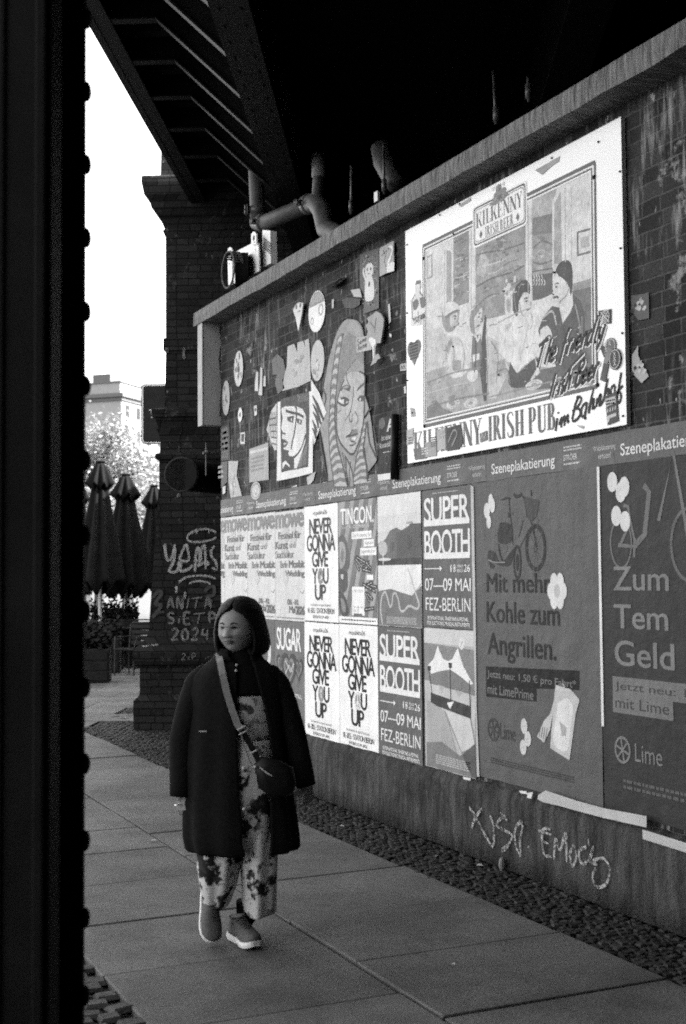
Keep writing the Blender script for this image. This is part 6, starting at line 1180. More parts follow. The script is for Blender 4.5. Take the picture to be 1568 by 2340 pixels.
g.lay += 2; A2_ = lambda *p: W('A2', p); g.ink(.55).poly(A2_((95, 1175), (100, 1150), (112, 1140), (126, 1140), (133, 1160), (130, 1190), (118, 1205), (100, 1200)), 3).poly(A2_((98, 1205), (128, 1200), (138, 1260), (132, 1305), (100, 1312), (94, 1270)), 3).stroke(A2_((100, 1220), (88, 1180), (92, 1160)), .022, 3); g.ink(.08).ell(A2_((106, 1168))[0], .012, 9).ell(A2_((122, 1165))[0], .012, 9).ell(A2_((115, 1235))[0], (.018, .02), 10); g.stroke(A2_((108, 1185), (114, 1190), (120, 1183)), .005); part(ct, 'drawing', g, .0014)
curl = MB(); q = W('M1', [(905, 1270), (910, 1250), (990, 1190), (995, 1210), (960, 1265)])
curl.add([(4.012, q[0][0], q[0][1]), (4.012, q[1][0], q[1][1]), (4.010, q[2][0], q[2][1]), (3.95, q[3][0], q[3][1]), (3.93, q[4][0], q[4][1] - .01)], [(0, 1, 2, 3, 4)]); tag(curl.build('paper_scrap', ink(.45)), 'curled pale paper scrap peeling off below the coping', 'paper scrap')
for k, (pts, v, lb) in enumerate((
    ([(330, 1160), (395, 1160), (385, 1260), (420, 1400), (395, 1440), (345, 1450), (330, 1300)], .36, 'long torn pale paper low near the corner end of the wall'),
    ([(280, 930), (335, 905), (342, 1155), (275, 1160)], .05, 'tall dark framed board near the corner end of the wall'),
    ([(258, 1170), (322, 1165), (320, 1300), (262, 1345)], .10, 'dark small poster with faint pale squares at the corner end'),
    ([(410, 970), (442, 965), (440, 1045), (410, 1045)], .5, 'small white tag with a dark square inside'),
    ([(500, 790), (520, 785), (520, 850), (505, 858)], .5, 'small white keyhole shaped sticker above the grey notice'),
    ([(515, 560), (528, 560), (528, 690), (505, 690), (508, 620)], .45, 'narrow white torn scrap, left of the three in a cluster'),
    ([(545, 530), (558, 535), (556, 720), (530, 715), (540, 640)], .42, 'narrow white torn scrap in the middle of a cluster'),
    ([(568, 585), (580, 590), (578, 660), (562, 655)], .42, 'narrow white torn scrap, right one of a cluster'),
    ([(620, 480), (655, 440), (700, 480), (710, 560), (690, 620), (705, 670), (660, 710), (640, 640), (655, 580), (625, 580)], .10, 'dark ragged paper remains left of the torn light grey paper'),
    ([(1400, 110), (1412, 100), (1420, 220), (1408, 240)], .5, 'thin white strip of paper above the palm board'),
    ([(1410, 300), (1424, 310), (1420, 330), (1408, 322)], .6, 'tiny white scrap right of the palm board'),
    ([(1022, 75), (1036, 70), (1034, 130), (1022, 135)], .4, 'small pale scrap right of the white disc board'),
    ([(1090, 75), (1130, 60), (1215, 70), (1210, 110), (1170, 135), (1110, 130)], .05, 'dark torn paper below the speckled cat paper'),
    ([(1150, 10), (1210, 0), (1225, 60), (1170, 55)], .4, 'pale mottled patch of old paper beside the cat paper'),
    ([(750, 1375), (785, 1320), (790, 1345), (765, 1385)], .5, 'white slanting scrap just above the paper band'),
    ([(855, 1270), (915, 1230), (900, 1290), (880, 1355), (860, 1350)], .38, 'pale torn scrap between dotted face and painted head'),
    ([(1480, 510), (1522, 500), (1522, 550), (1482, 555)], .4, 'small white scribbled sticker beside the edge of the pub sign'),
    ([(1505, 660), (1518, 655), (1520, 700), (1508, 708)], .55, 'tiny white scrap beside the edge of the pub sign'),
    ([(290, 1335), (312, 1325), (308, 1375), (292, 1385)], .5, 'small white scrap at the corner end above the band'))):
    r_ = random.Random(k); fnn = None
    if k == 1: fnn = lambda g: (g.ink(.09).poly(A3((288, 945), (328, 925), (333, 1140), (285, 1145))), g.ink(.03).greek((11.35, 2.85, 11.15, 3.05), 2, 4, 1))
    if k == 2: fnn = lambda g: g.ink(.3).greek((11.42, 2.6, 11.28, 2.74), 2, 3, 3)
    if k == 3: fnn = lambda g: g.ink(.04).poly(A3((417, 980), (436, 977), (434, 1030), (417, 1032)))
    if k == 0: fnn = lambda g: mottle(g, A3((365, 1300))[0], .10, .16, 12, 3, (.24, .5, .3))
    if k == 16: fnn = lambda g: g.ink(.03).stroke(A3((1488, 545), (1492, 515), (1500, 545), (1506, 512), (1516, 540)), .008)
    if k == 4: fnn = lambda g: g.ink(.05).ell(A3((511, 815))[0], (.02, .016), 10)
    P_ = [(min(y, 11.345), max(z, 2.41)) for y, z in A3(*pts)]
    paste(P_, v, lb, fnn, 'paper_scrap' if k not in (1, 2) else 'poster_remnant', 'paper scrap' if k not in (1, 2) else 'old poster', 'scraps of paper on the brick' if k not in (1, 2) else None, BX + .001 * (k % 3))
# white bleached paint on the bricks right of the sign and below it
for pts, lb in (([(1400, 1060), (1470, 1050), (1500, 1040), (1502, 1190), (1440, 1200), (1400, 1140)], 'dark old sticker remains right of the pub sign'), ([(1405, 1400), (1440, 1345), (1440, 1400), (1455, 1440), (1500, 1520), (1460, 1560), (1405, 1500)], 'pale torn paper remains on the bricks right of the pub sign')):
    c = W('A4', [pts[3]])[0]; paste(W('A4', pts), .09 if 'dark' in lb else .33, lb, (lambda c: lambda g: mottle(g, c, .09, .07, 12, 5, (.3, .04, .4)))(W('A4', [(1450, 1110)] if 'dark' in lb else [(1450, 1470)])[0]), 'paper_scrap', 'paper scrap', None, BX + .001)

# ---- spray paint: words on the plinth and the pier
def spray_mat(name, v, thr=.44):
    m, nt, b = nodes_mat(name); c = coord(nt); f = ramp(nt, noise_tex(nt, c, 70, 5, .75), thr, thr + .12); nt.links.new(mix_val(nt, v * .6, v * 1.2, noise_tex(nt, c, 14, 3, .6)), b.inputs['Base Color']); b.inputs['Roughness'].default_value = .85
    tr = nt.nodes.new('ShaderNodeBsdfTransparent'); mx = nt.nodes.new('ShaderNodeMixShader'); nt.links.new(f, mx.inputs[0]); nt.links.new(tr.outputs[0], mx.inputs[1]); nt.links.new(b.outputs[0], mx.inputs[2]); nt.links.new(mx.outputs[0], nt.nodes['Material Output'].inputs[0]); return m
spray = spray_mat('white_spray_paint', .42)
def tag_text(name, strokes, to3, w, label, smk=5, mat=spray):
    m = MB()
    for st in strokes:
        pts = smooth_path(st, smk) if len(st) > 2 else st; P_ = [to3(p) for p in pts]
        n_ = P_[0][1]; Q = []
        for i, (p, nn) in enumerate(P_):
            a = P_[max(i - 1, 0)][0]; b = P_[min(i + 1, len(P_) - 1)][0]; t = (b - a); t = t.normalized() if t.length else Vector((0, 0, 1)); s_ = nn.cross(t).normalized() * w / 2 * (.75 + .6 * abs(noise.noise(p * 9))) * (.6 if i in (0, len(P_) - 1) else 1); Q += [p + s_, p - s_]
        m.add(Q, [(2 * i, 2 * i + 1, 2 * i + 3, 2 * i + 2) for i in range(len(P_) - 1)])
    return tag(m.build(name, mat), label, 'graffiti')
PLX = 3.951
def on_plinth(p): q = on_x(*zp('D4', p), PLX); return q, Vector((-1, 0, 0))
tag_text('graffiti', [[(742, 250), (765, 285), (790, 335), (808, 370)], [(790, 255), (765, 290), (750, 330)], [(820, 280), (835, 330), (830, 400), (795, 340)], [(880, 285), (860, 295), (845, 320), (880, 340), (905, 360), (885, 405), (865, 415), (890, 390)], [(860, 270), (885, 300)], [(935, 305), (915, 340), (920, 400), (938, 435), (935, 380), (945, 320), (930, 305)], [(965, 398), (970, 405)]], on_plinth, .020, 'white sprayed scrawl on the plinth under the tent poster', mat=spray)
tag_text('graffiti', [[(1050, 335), (1020, 340), (1025, 425), (1055, 440)], [(1020, 380), (1045, 390)], [(1005, 340), (1055, 355)], [(1065, 450), (1070, 370), (1088, 415), (1108, 350), (1112, 460)], [(1140, 395), (1125, 430), (1135, 475), (1150, 440), (1142, 395)], [(1190, 400), (1160, 420), (1170, 465), (1200, 450), (1215, 400), (1200, 450), (1230, 470)], [(1200, 460), (1250, 445), (1275, 480), (1265, 540), (1230, 555), (1210, 520), (1225, 480)], [(1195, 370), (1197, 395)]], on_plinth, .020, 'white sprayed word in loose capitals on the plinth under the scooter poster')
# pier graffiti: on the sloping front of the pier
pw = [(z, t0 + e) for z, e in PROF]
def on_pier(p, zm='L4'):
    px, py = zp(zm, p); d = ray(px, py); lo, hi = 8.0, 20.0
    for _ in range(50):
        mid = (lo + hi) / 2; q = O + d * mid; t = AX.dot(q); z = q.z; fr_ = pw[-1][1]
        for (za, ta), (zb_, tb_) in zip(pw, pw[1:]):
            if za <= z <= zb_: fr_ = ta + (tb_ - ta) * ((z - za) / max(zb_ - za, 1e-6)); break
        if t < fr_ - .012: lo = mid
        else: hi = mid
    return O + d * lo, -AX
lg_ = spray_mat('chalk_spray', .36, .40); dim = spray_mat('faded_spray', .16, .38)
tag_text('graffiti', [[(722, 1405), (728, 1470), (745, 1515), (775, 1480), (785, 1420)], [(785, 1410), (785, 1500), (760, 1560), (750, 1585), (800, 1585), (815, 1520)], [(860, 1405), (830, 1470), (820, 1510), (880, 1510), (865, 1405)], [(830, 1510), (825, 1580), (870, 1575), (905, 1545)], [(920, 1590), (925, 1480), (940, 1425), (955, 1500), (960, 1450), (985, 1420), (990, 1570)], [(1050, 1420), (1025, 1450), (1030, 1490), (1055, 1520), (1060, 1570), (1030, 1560)], [(925, 1520), (960, 1500), (940, 1550), (990, 1520), (1010, 1545)]], on_pier, .034, 'white sprayed letters on the pier at the height of the posters', mat=lg_)
tag_text('graffiti', [[(1058, 1330), (1010, 1310), (950, 1310), (890, 1335), (868, 1365), (890, 1390), (960, 1392), (1030, 1378), (1058, 1360)], [(935, 1318), (930, 1340)], [(1010, 1315), (1012, 1335)]], on_pier, .026, 'white sprayed ring high on the pier, above the white letters', mat=lg_)
tag_text('graffiti', [[(810, 1660), (860, 1625), (940, 1614), (1010, 1618), (1058, 1635)], [(880, 1665), (930, 1650), (980, 1652), (1022, 1668)], [(785, 1690), (800, 1690), (795, 1725)], [(853, 1720), (856, 1735), (850, 1765)]], on_pier, .026, 'two white sprayed arcs with drips below, in the middle of the pier', mat=lg_)
def words(ws):
    out = []
    for word, x, y, ux, h in ws:
        for c in word:
            for st in SCR[c]: out.append([(x + a * ux, y - b * h) for a, b in st])
            x += (max([a for st in SCR[c] for a, b in st]) + .22) * ux
    return out
tag_text('graffiti', words([('ANITA', 740, 1828, 88, 72), ('SiETP', 738, 1928, 100, 70), ('2024', 765, 2035, 100, 76)]), on_pier, .030, 'greyish sprayed name and year in three lines on the pier', mat=dim)
tag_text('graffiti', [[(985, 1720), (1010, 1690), (1045, 1690), (1040, 1740), (1000, 1750), (1030, 1790)], [(640, 1760), (680, 1715), (700, 1730), (660, 1800), (700, 1810), (640, 1890)], [(660, 1860), (720, 1850)]], on_pier, .045, 'faint grey sprayed loops at the sides of the sprayed name', mat=grain('faint_spray', .05, .4, 30))
tag_text('graffiti', words([('2xP.', 832, 2165, 55, 42)]) + [[(985, 2160), (1010, 2145)]], on_pier, .012, 'thin chalk scribble on the moulding behind the shoulder of the woman', 3, dim)
tag_text('graffiti', [[(572, 2078), (580, 2072), (588, 2080), (596, 2070), (606, 2078), (618, 2068)], [(630, 2072), (640, 2064), (650, 2072), (660, 2062), (668, 2070), (680, 2060)]], on_pier, .014, 'tiny white scribble on the sloping foot of the pier', 2, lg_)
tag_text('graffiti', [[(733, 120), (728, 135), (734, 152), (740, 136), (733, 120)], [(846, 118), (845, 150), (850, 195)], [(852, 120), (852, 148)], [(738, 400), (738, 415)], [(806, 1100), (812, 1080), (818, 1095)]], on_pier, .03, 'small pale paint blobs dotted up the pier shaft', 3, dim)
# ================================================================== THE WOMAN
TW = 5.97
wx, wy = cf((545 - 784) / FPX * TW, TW)
WM = Matrix((( math.cos(YAW), math.sin(YAW), 0, wx), (-math.sin(YAW), math.cos(YAW), 0, wy), (0, 0, 1, 0), (0, 0, 0, 1)))   # x = picture right, y = away
WI = WM.inverted()
def L(px, py, dy=0.0): return WI @ at_depth(px, py, TW + dy)
woman = empty('person', (wx, wy, 0), -YAW, 'woman with a dark bob walking in a long black coat and patterned trousers', 'person')
coat_m = grain('coat_wool', .006, .4, 60, .95, .25, .002); black_m = grain('black_knit', .004, .4, 80, .9, .3, .002)
skin_m = grain('skin', .21, .08, 30, .55); hair_m = grain('hair', .004, .5, 12, .58, .5, .004, stretch=(6, 6, .5))
def floral(name, lo, hi, sc, th):
    m, nt, b = nodes_mat(name); c = coord(nt); f = noise_tex(nt, c, sc, 3, .5); n2 = noise_tex(nt, c, sc * 3.2, 4, .6)
    k = math_n(nt, 'ADD', math_n(nt, 'MULTIPLY', f, .75), math_n(nt, 'MULTIPLY', n2, .3))
    col = mix_val(nt, hi, lo, ramp(nt, k, th, th + .05)); col = mix_val(nt, col, lo * 2.5, ramp(nt, noise_tex(nt, c, sc * 2, 2, .5), .6, .64, 0, .7))
    nt.links.new(col, b.inputs['Base Color']); b.inputs['Roughness'].default_value = .75; return m
trou_m = floral('patterned_cloth', .012, .44, 9, .545); blouse_m = floral('leaf_print_blouse', .03, .44, 13, .525)
def shell(rows, seg=44, fold=0.0, nf=9, seed=0, closed=False, dyc=0.0):
    """rows: (y_px, xL, xR, depth_m, oL, oR) -> open surface round the body"""
    rings = []
    for i, (py, xl, xr, ry, ol, orr) in enumerate(rows):
        c = L((xl + xr) / 2, py, dyc); rx = L(xr, py).x - L((xl + xr) / 2, py).x; cxp = (xl + xr) / 2; hw = (xr - xl) / 2
        fr_ = math.asin(max(-1, min(1, (orr - cxp) / hw))); fl = math.asin(max(-1, min(1, (ol - cxp) / hw))) + 2 * math.pi; ring = []
        for k in range(seg + 1):
            a = fr_ + (fl - fr_) * k / seg; q = 1 + fold * (i / len(rows)) * math.sin(nf * a + seed + i * .15) + fold * .5 * noise.noise((math.cos(a) * 3 + seed, math.sin(a) * 3, i * .5))
            ring.append(Vector((c.x + rx * q * math.sin(a), c.y - ry * q * math.cos(a), c.z)))
        rings.append(ring)
    return rings
def limb(mb, pts, rs, n=16, wr=0.0, seed=0):
    P = []; Q = []
    for i in range(len(pts) - 1):
        for k in range(6): t = k / 6; P.append(Vector(pts[i]).lerp(Vector(pts[i + 1]), t)); Q.append((rs[i] + (rs[i + 1] - rs[i]) * t) * (1 + wr * noise.noise((i * 6 + k + seed, seed, 1))))
    P.append(Vector(pts[-1])); Q.append(rs[-1]); mb.tube(P, Q, n)
# coat
cr = [(1500, 497, 592, .085, 536, 574), (1512, 480, 606, .100, 541, 580), (1528, 458, 624, .120, 546, 586), (1548, 443, 638, .136, 549, 592), (1580, 434, 647, .150, 549, 602), (1620, 429, 652, .160, 549, 614), (1680, 426, 655, .170, 549, 622), (1740, 424, 659, .176, 551, 625), (1800, 421, 665, .182, 554, 624), (1860, 420, 672, .186, 558, 624), (1905, 422, 678, .186, 562, 624), (1932, 428, 679, .182, 565, 622), (1938, 434, 675, .172, 566, 621)]
m = MB(); m.loft(shell(cr, 110, .045, 11, 2), closed=False); m.v = [(v[0] + .010 * noise.noise((v[0] * 5, v[2] * 9, v[1] * 5)), v[1] + .012 * noise.noise((v[0] * 6 + 5, v[2] * 8, v[1] * 6)), v[2]) for v in m.v]
o = m.build('coat', coat_m, woman, smooth=True); md = o.modifiers.new('cloth', 'SOLIDIFY'); md.thickness = .012; md.offset = 0
m = MB(); limb(m, [L(486, 1532, .01), L(470, 1540, .005), L(455, 1562, 0), L(438, 1615, -.02), L(419, 1690, -.02), L(414, 1818, -.05)], [.03, .052, .068, .069, .066, .052], 18, .16, 1); m.build('sleeve', coat_m, o, smooth=True)
m = MB(); limb(m, [L(602, 1530, .01), L(616, 1540, .005), L(632, 1565, 0), L(648, 1610, .0), L(672, 1680, -.01), L(700, 1796, -.04)], [.03, .052, .064, .066, .058, .046], 18, .16, 2); m.build('sleeve', coat_m, o, smooth=True)
m = MB(); m.loft(shell([(1482, 505, 583, .082, 527, 566), (1495, 497, 592, .092, 528, 574), (1508, 487, 600, .102, 536, 578)], 30), closed=False); cl_ = m.build('collar', coat_m, o, smooth=True); md = cl_.modifiers.new('cloth', 'SOLIDIFY'); md.thickness = .01
for px, py, dy in ((558, 1848, -.20), (560, 1660, -.182), (557, 1755, -.19)): m = MB(); p = L(px, py, dy); m.sphere(p, (.008, .005, .008), 10, 6); m.build('button', bright, o)
m = MB(); a, b = L(455, 1671, -.172), L(472, 1670, -.176); m.box((a + b) / 2, ((b - a).length, .006, .006)); m.build('pocket_trim', bright, o)
# black high-necked vest, blouse, trousers
m = MB(); m.loft([r[:-1] for r in shell([(1478, 516, 580, .066, 548, 548), (1496, 508, 586, .076, 548, 548), (1515, 490, 600, .098, 548, 548), (1545, 470, 618, .128, 548, 548), (1572, 462, 626, .146, 548, 548), (1584, 461, 627, .149, 548, 548)], 36)]); v_ = m.build('vest', black_m, woman, smooth=True)
for px, py in ((541, 1519), (540, 1532)): m = MB(); m.sphere(L(px, py, -.112 - (py - 1519) * .0012), (.007, .005, .007), 10, 6); m.build('snap', bright, v_)
m = MB(); m.loft([r[:-1] for r in shell([(1560, 466, 622, .130, 548, 548), (1600, 456, 632, .152, 548, 548), (1640, 452, 636, .158, 548, 548), (1672, 452, 638, .160, 548, 548), (1684, 455, 637, .15, 548, 548)], 40, .02, 7)]); m.build('blouse', blouse_m, woman, smooth=True)
m = MB(); m.loft([r[:-1] for r in shell([(1682, 455, 636, .140, 548, 548), (1690, 448, 642, .154, 548, 548), (1760, 446, 646, .160, 548, 548), (1840, 446, 648, .160, 548, 548), (1900, 448, 644, .150, 548, 548), (1925, 455, 640, .13, 548, 548)], 44, .05, 11)])
def leg_rings(rows, dy0, seed):
    out = []
    for i, (py, xl, xr, ry, dy) in enumerate(rows):
        c = L((xl + xr) / 2, py, dy); rx = (xr - xl) / 2 * TW / FPX
        out.append([Vector((c.x + rx * (1 + .07 * math.sin(5 * a + seed + i * .3)) * math.cos(a), c.y + ry * (1 + .09 * math.sin(6 * a + seed + i * .25)) * math.sin(a), c.z + .008 * math.sin(3 * a + seed))) for a in [2 * math.pi * k / 36 for k in range(36)]])
    return out
m.loft(leg_rings([(1860, 450, 552, .12, .02), (1930, 449, 552, .12, .0), (1975, 450, 548, .115, -.03), (2020, 458, 540, .105, -.03), (2056, 466, 528, .095, -.01), (2066, 470, 522, .09, .0)], 0, 1))
m.loft(leg_rings([(1860, 545, 642, .12, 0), (1940, 550, 638, .115, -.01), (2000, 553, 635, .11, -.02), (2050, 556, 633, .105, -.02), (2080, 558, 632, .10, -.02), (2084, 560, 630, .098, -.02)], 0, 4))
m.build('trousers', trou_m, woman, smooth=True)
# body: one continuous skin (head, neck, trunk, arms, hands with five fingers, legs)
HC = L(543, 1436, -.022); HY = R(-24)
HR = Matrix.Rotation(HY, 3, 'Z') @ Matrix.Rotation(R(4), 3, 'X')
def head_pt(n):                     # n = unit direction in the head's frame (front = -y)
    x, y, z = n.x * .084, n.y * .098, n.z * .119; f = max(0, -n.y)
    if n.z < -.15: k = (-.15 - n.z) / .85; x *= 1 - .22 * k ** 1.8; y *= 1 - .12 * k
    x *= 1 + .05 * math.exp(-((n.z + .3) / .25) ** 2)
    nz = z / .119; g_ = lambda cx, cz, sx, sz: math.exp(-((x - cx) / sx) ** 2 - ((nz - cz) / sz) ** 2)
    d = 0
    t = (0.10 - nz) / .30
    if 0 < t < 1.25: d += .026 * math.exp(-(x / (.011 + .008 * max(t, 0))) ** 2) * (t if t < 1 else max(0, 1 - (t - 1) * 4)) * f
    d += .006 * f * (g_(.014, -.20, .008, .05) + g_(-.014, -.20, .008, .05))
    d -= .013 * f * (g_(.031, .06, .016, .10) + g_(-.031, .05, .016, .10)); d += .004 * f * (g_(.031, .04, .012, .05) + g_(-.031, .04, .012, .05))
    d += .005 * f * g_(0, .20, .05, .08); d += .006 * f * (g_(.042, -.18, .02, .16) + g_(-.042, -.18, .02, .16))
    d += .011 * f * g_(0, -.40, .022, .07); d -= .004 * f * g_(0, -.40, .02, .015); d -= .004 * f * g_(0, -.54, .02, .04); d += .010 * f * g_(0, -.76, .022, .12)
    return Vector((x, y - d, z))
bm_ = MB(); nu, nv = 72, 60; vs = [head_pt(Vector((0, 0, 1)))]; fs = []
for j in range(1, nv):
    a = math.pi * j / nv
    for k in range(nu): b = 2 * math.pi * k / nu; vs.append(head_pt(Vector((math.sin(a) * math.cos(b), math.sin(a) * math.sin(b), math.cos(a)))))
vs.append(head_pt(Vector((0, 0, -1)))); Ln = len(vs) - 1
for k in range(nu):
    fs += [(0, 1 + k, 1 + (k + 1) % nu), (Ln, 1 + (nv - 2) * nu + (k + 1) % nu, 1 + (nv - 2) * nu + k)]
    for j in range(nv - 2): a = 1 + j * nu; fs.append((a + k, a + nu + k, a + nu + (k + 1) % nu, a + (k + 1) % nu))
bm_.add([HC + HR @ v for v in vs], fs)
for sx in (-1, 1): bm_.sphere(HC + HR @ Vector((sx * .083, .008, -.008)), (.012, .022, .034), 12, 8)      # ears
def cap(p, q, r1, r2): bm_.tube([p, q], [r1, r2], 14); bm_.sphere(p, r1, 14, 8); bm_.sphere(q, r2, 14, 8)
cap(HC + HR @ Vector((0, .02, -.06)), L(547, 1515, .01), .056, .064)
cap(L(490, 1560, .02), L(606, 1560, .02), .07, .07); cap(L(546, 1545, .02), L(546, 1640, .02), .10, .13); cap(L(546, 1640, .02), L(546, 1760, .02), .13, .13); cap(L(520, 1770, .02), L(575, 1770, .02), .12, .12)
for sh_, el, wr in ((L(462, 1556), L(424, 1690, -.02), L(414, 1818, -.05)), (L(626, 1556), L(672, 1680, -.01), L(701, 1792, -.04))): cap(sh_, el, .046, .036); cap(el, wr, .036, .024)
cap(L(515, 1800, .02), L(500, 1960, -.04), .085, .055); cap(L(500, 1960, -.04), L(487, 2055, .12), .05, .036); cap(L(580, 1800, .02), L(592, 1960, -.04), .085, .055); cap(L(592, 1960, -.04), L(563, 2095, .04), .05, .036)
def hand(wr, down, out, front, sz=1.0):
    """down = towards the fingertips, out = across the knuckles (little finger to index), front = palm normal"""
    down, out, front = Vector(down).normalized(), Vector(out).normalized(), Vector(front).normalized(); pc = wr + down * .05 * sz
    for k, ox in enumerate((-.030, -.010, .010, .028)): cap(wr + out * ox * .5 * sz + down * .005, wr + down * .085 * sz + out * ox * sz, .014 * sz, .0115 * sz)
    for k, (ox, ln) in enumerate(((-.031, .050), (-.0105, .066), (.0105, .072), (.030, .062))):
        a = wr + down * .085 * sz + out * ox * sz; b_ = a + (down * .88 + front * .35 + out * (k - 1.5) * .05).normalized() * ln * .48 * sz; c = b_ + (down * .62 + front * .75).normalized() * ln * .32 * sz; e = c + (down * .25 + front * .95).normalized() * ln * .26 * sz
        cap(a, b_, .0098 * sz, .0090 * sz); cap(b_, c, .0090 * sz, .0080 * sz); cap(c, e, .0080 * sz, .0068 * sz)
    a = wr + down * .022 * sz + out * .024 * sz; b_ = a + (down * .7 + out * .65 + front * .25).normalized() * .040 * sz; c = b_ + (down * .95 + out * .05 + front * .3).normalized() * .030 * sz; cap(a, b_, .014 * sz, .0115 * sz); cap(b_, c, .0110 * sz, .0085 * sz)
hand(L(414, 1812, -.05), (.12, -.02, -1), (.80, -.6, .05), (.55, .75, 0), .86)
hand(L(702, 1784, -.04), (.05, -.05, -1), (-.75, -.65, 0), (-.6, .7, 0), .84)
tmp = bm_.build('person_body', skin_m)
md = tmp.modifiers.new('one_skin', 'REMESH'); md.mode = 'VOXEL'; md.voxel_size = .0036; md.use_smooth_shade = True
dg = bpy.context.evaluated_depsgraph_get(); me = bpy.data.meshes.new_from_object(tmp.evaluated_get(dg)); bpy.data.objects.remove(tmp)
body = link('body', me, woman, (), smooth=True)
if not me.materials: me.materials.append(skin_m)
# face details
def hp(x, z, out=.0): n = Vector((x / .084, -math.sqrt(max(0, 1 - (x / .084) ** 2 - (z / .119) ** 2)), z / .119)); p = head_pt(n); return HC + HR @ (p + Vector((0, -out, 0)))
ey = grain('eye_dark', .006, .1, 9, .2); ew = grain('eye_white', .25, .1, 9, .3); lipm = grain('lip', .075, .2, 60, .45); brow = grain('brow', .02, .4, 60)
for sx in (-1, 1):
    m = MB(); m.sphere(hp(sx * .031, .011, -.003), (.013, .006, .0045), 14, 8); e_ = m.build('eye', ew, woman, smooth=True); m = MB(); m.sphere(hp(sx * .031, .011, .0), (.0055, .005, .0045), 10, 6); m.build('iris', ey, e_, smooth=True)
    m = MB(); m.tube([hp(sx * .016, .013, .001), hp(sx * .03, .0175, .0015), hp(sx * .046, .011, .001)], [.002, .0036, .002], 6); m.build('eyelid', ey, e_)
    m = MB(); m.tube([hp(sx * .015, .030, .0), hp(sx * .03, .0355, .0), hp(sx * .047, .030, .0)], [.0036, .0046, .002], 6); m.build('eyebrow', brow, woman)
m = MB(); m.tube([hp(-.027, -.0485, -.001), hp(-.01, -.0455, .001), hp(0, -.047, .0015), hp(.01, -.0455, .001), hp(.027, -.0485, -.001)], [.001, .0042, .0036, .0042, .001], 8); m.tube([hp(-.021, -.0505, -.001), hp(-.008, -.055, .001), hp(.008, -.055, .001), hp(.021, -.0505, -.001)], [.001, .0052, .0052, .001], 8); m.build('lips', lipm, woman, smooth=True)
# hair: bob round the face
hr_ = [(1367, 547, 557, .02, 548, 548.5), (1369, 537, 566, .050, 545, 545.5), (1374, 523, 579, .082, 541, 542), (1384, 512, 589, .104, 536, 538), (1393, 507, 594, .114, 528, 540), (1402, 503, 597, .120, 514, 560), (1415, 499, 601, .124, 505, 570), (1430, 496, 604, .126, 501, 577), (1445, 495, 608, .126, 500, 581), (1460, 495, 611, .126, 501, 583), (1472, 496, 612, .122, 502, 583), (1482, 499, 609, .116, 505, 582), (1489, 504, 602, .108, 509, 579), (1492, 509, 594, .10, 514, 574)]
m = MB(); rg = shell(hr_, 90, .022, 34, 1, dyc=.012); m.loft(rg, closed=False); m.v = m.v; o = m.build('hair', hair_m, woman, smooth=True); md = o.modifiers.new('locks', 'SOLIDIFY'); md.thickness = .016; md.offset = -.6
m = MB(); r_ = random.Random(12)
for k in range(70):
    i0 = r_.randrange(0, 5); c_ = r_.randrange(2, 88); P_ = []
    for i in range(i0, min(i0 + r_.randrange(5, 9), len(rg))): v = Vector(rg[i][c_]); ax0 = L(553, 1430, .012); d_ = Vector((v.x - ax0.x, v.y - ax0.y, 0)); P_.append(v + d_.normalized() * (.006 + r_.uniform(-.002, .003)) if d_.length else v)
    e_ = P_[-1] + (P_[-1] - P_[-2]) * r_.uniform(.2, .9) + Vector((r_.uniform(-.008, .008), r_.uniform(-.006, .006), 0)); m.tube(P_ + [e_], [.0016] * len(P_) + [.0005], 4)
m.build('strands', hair_m, o)
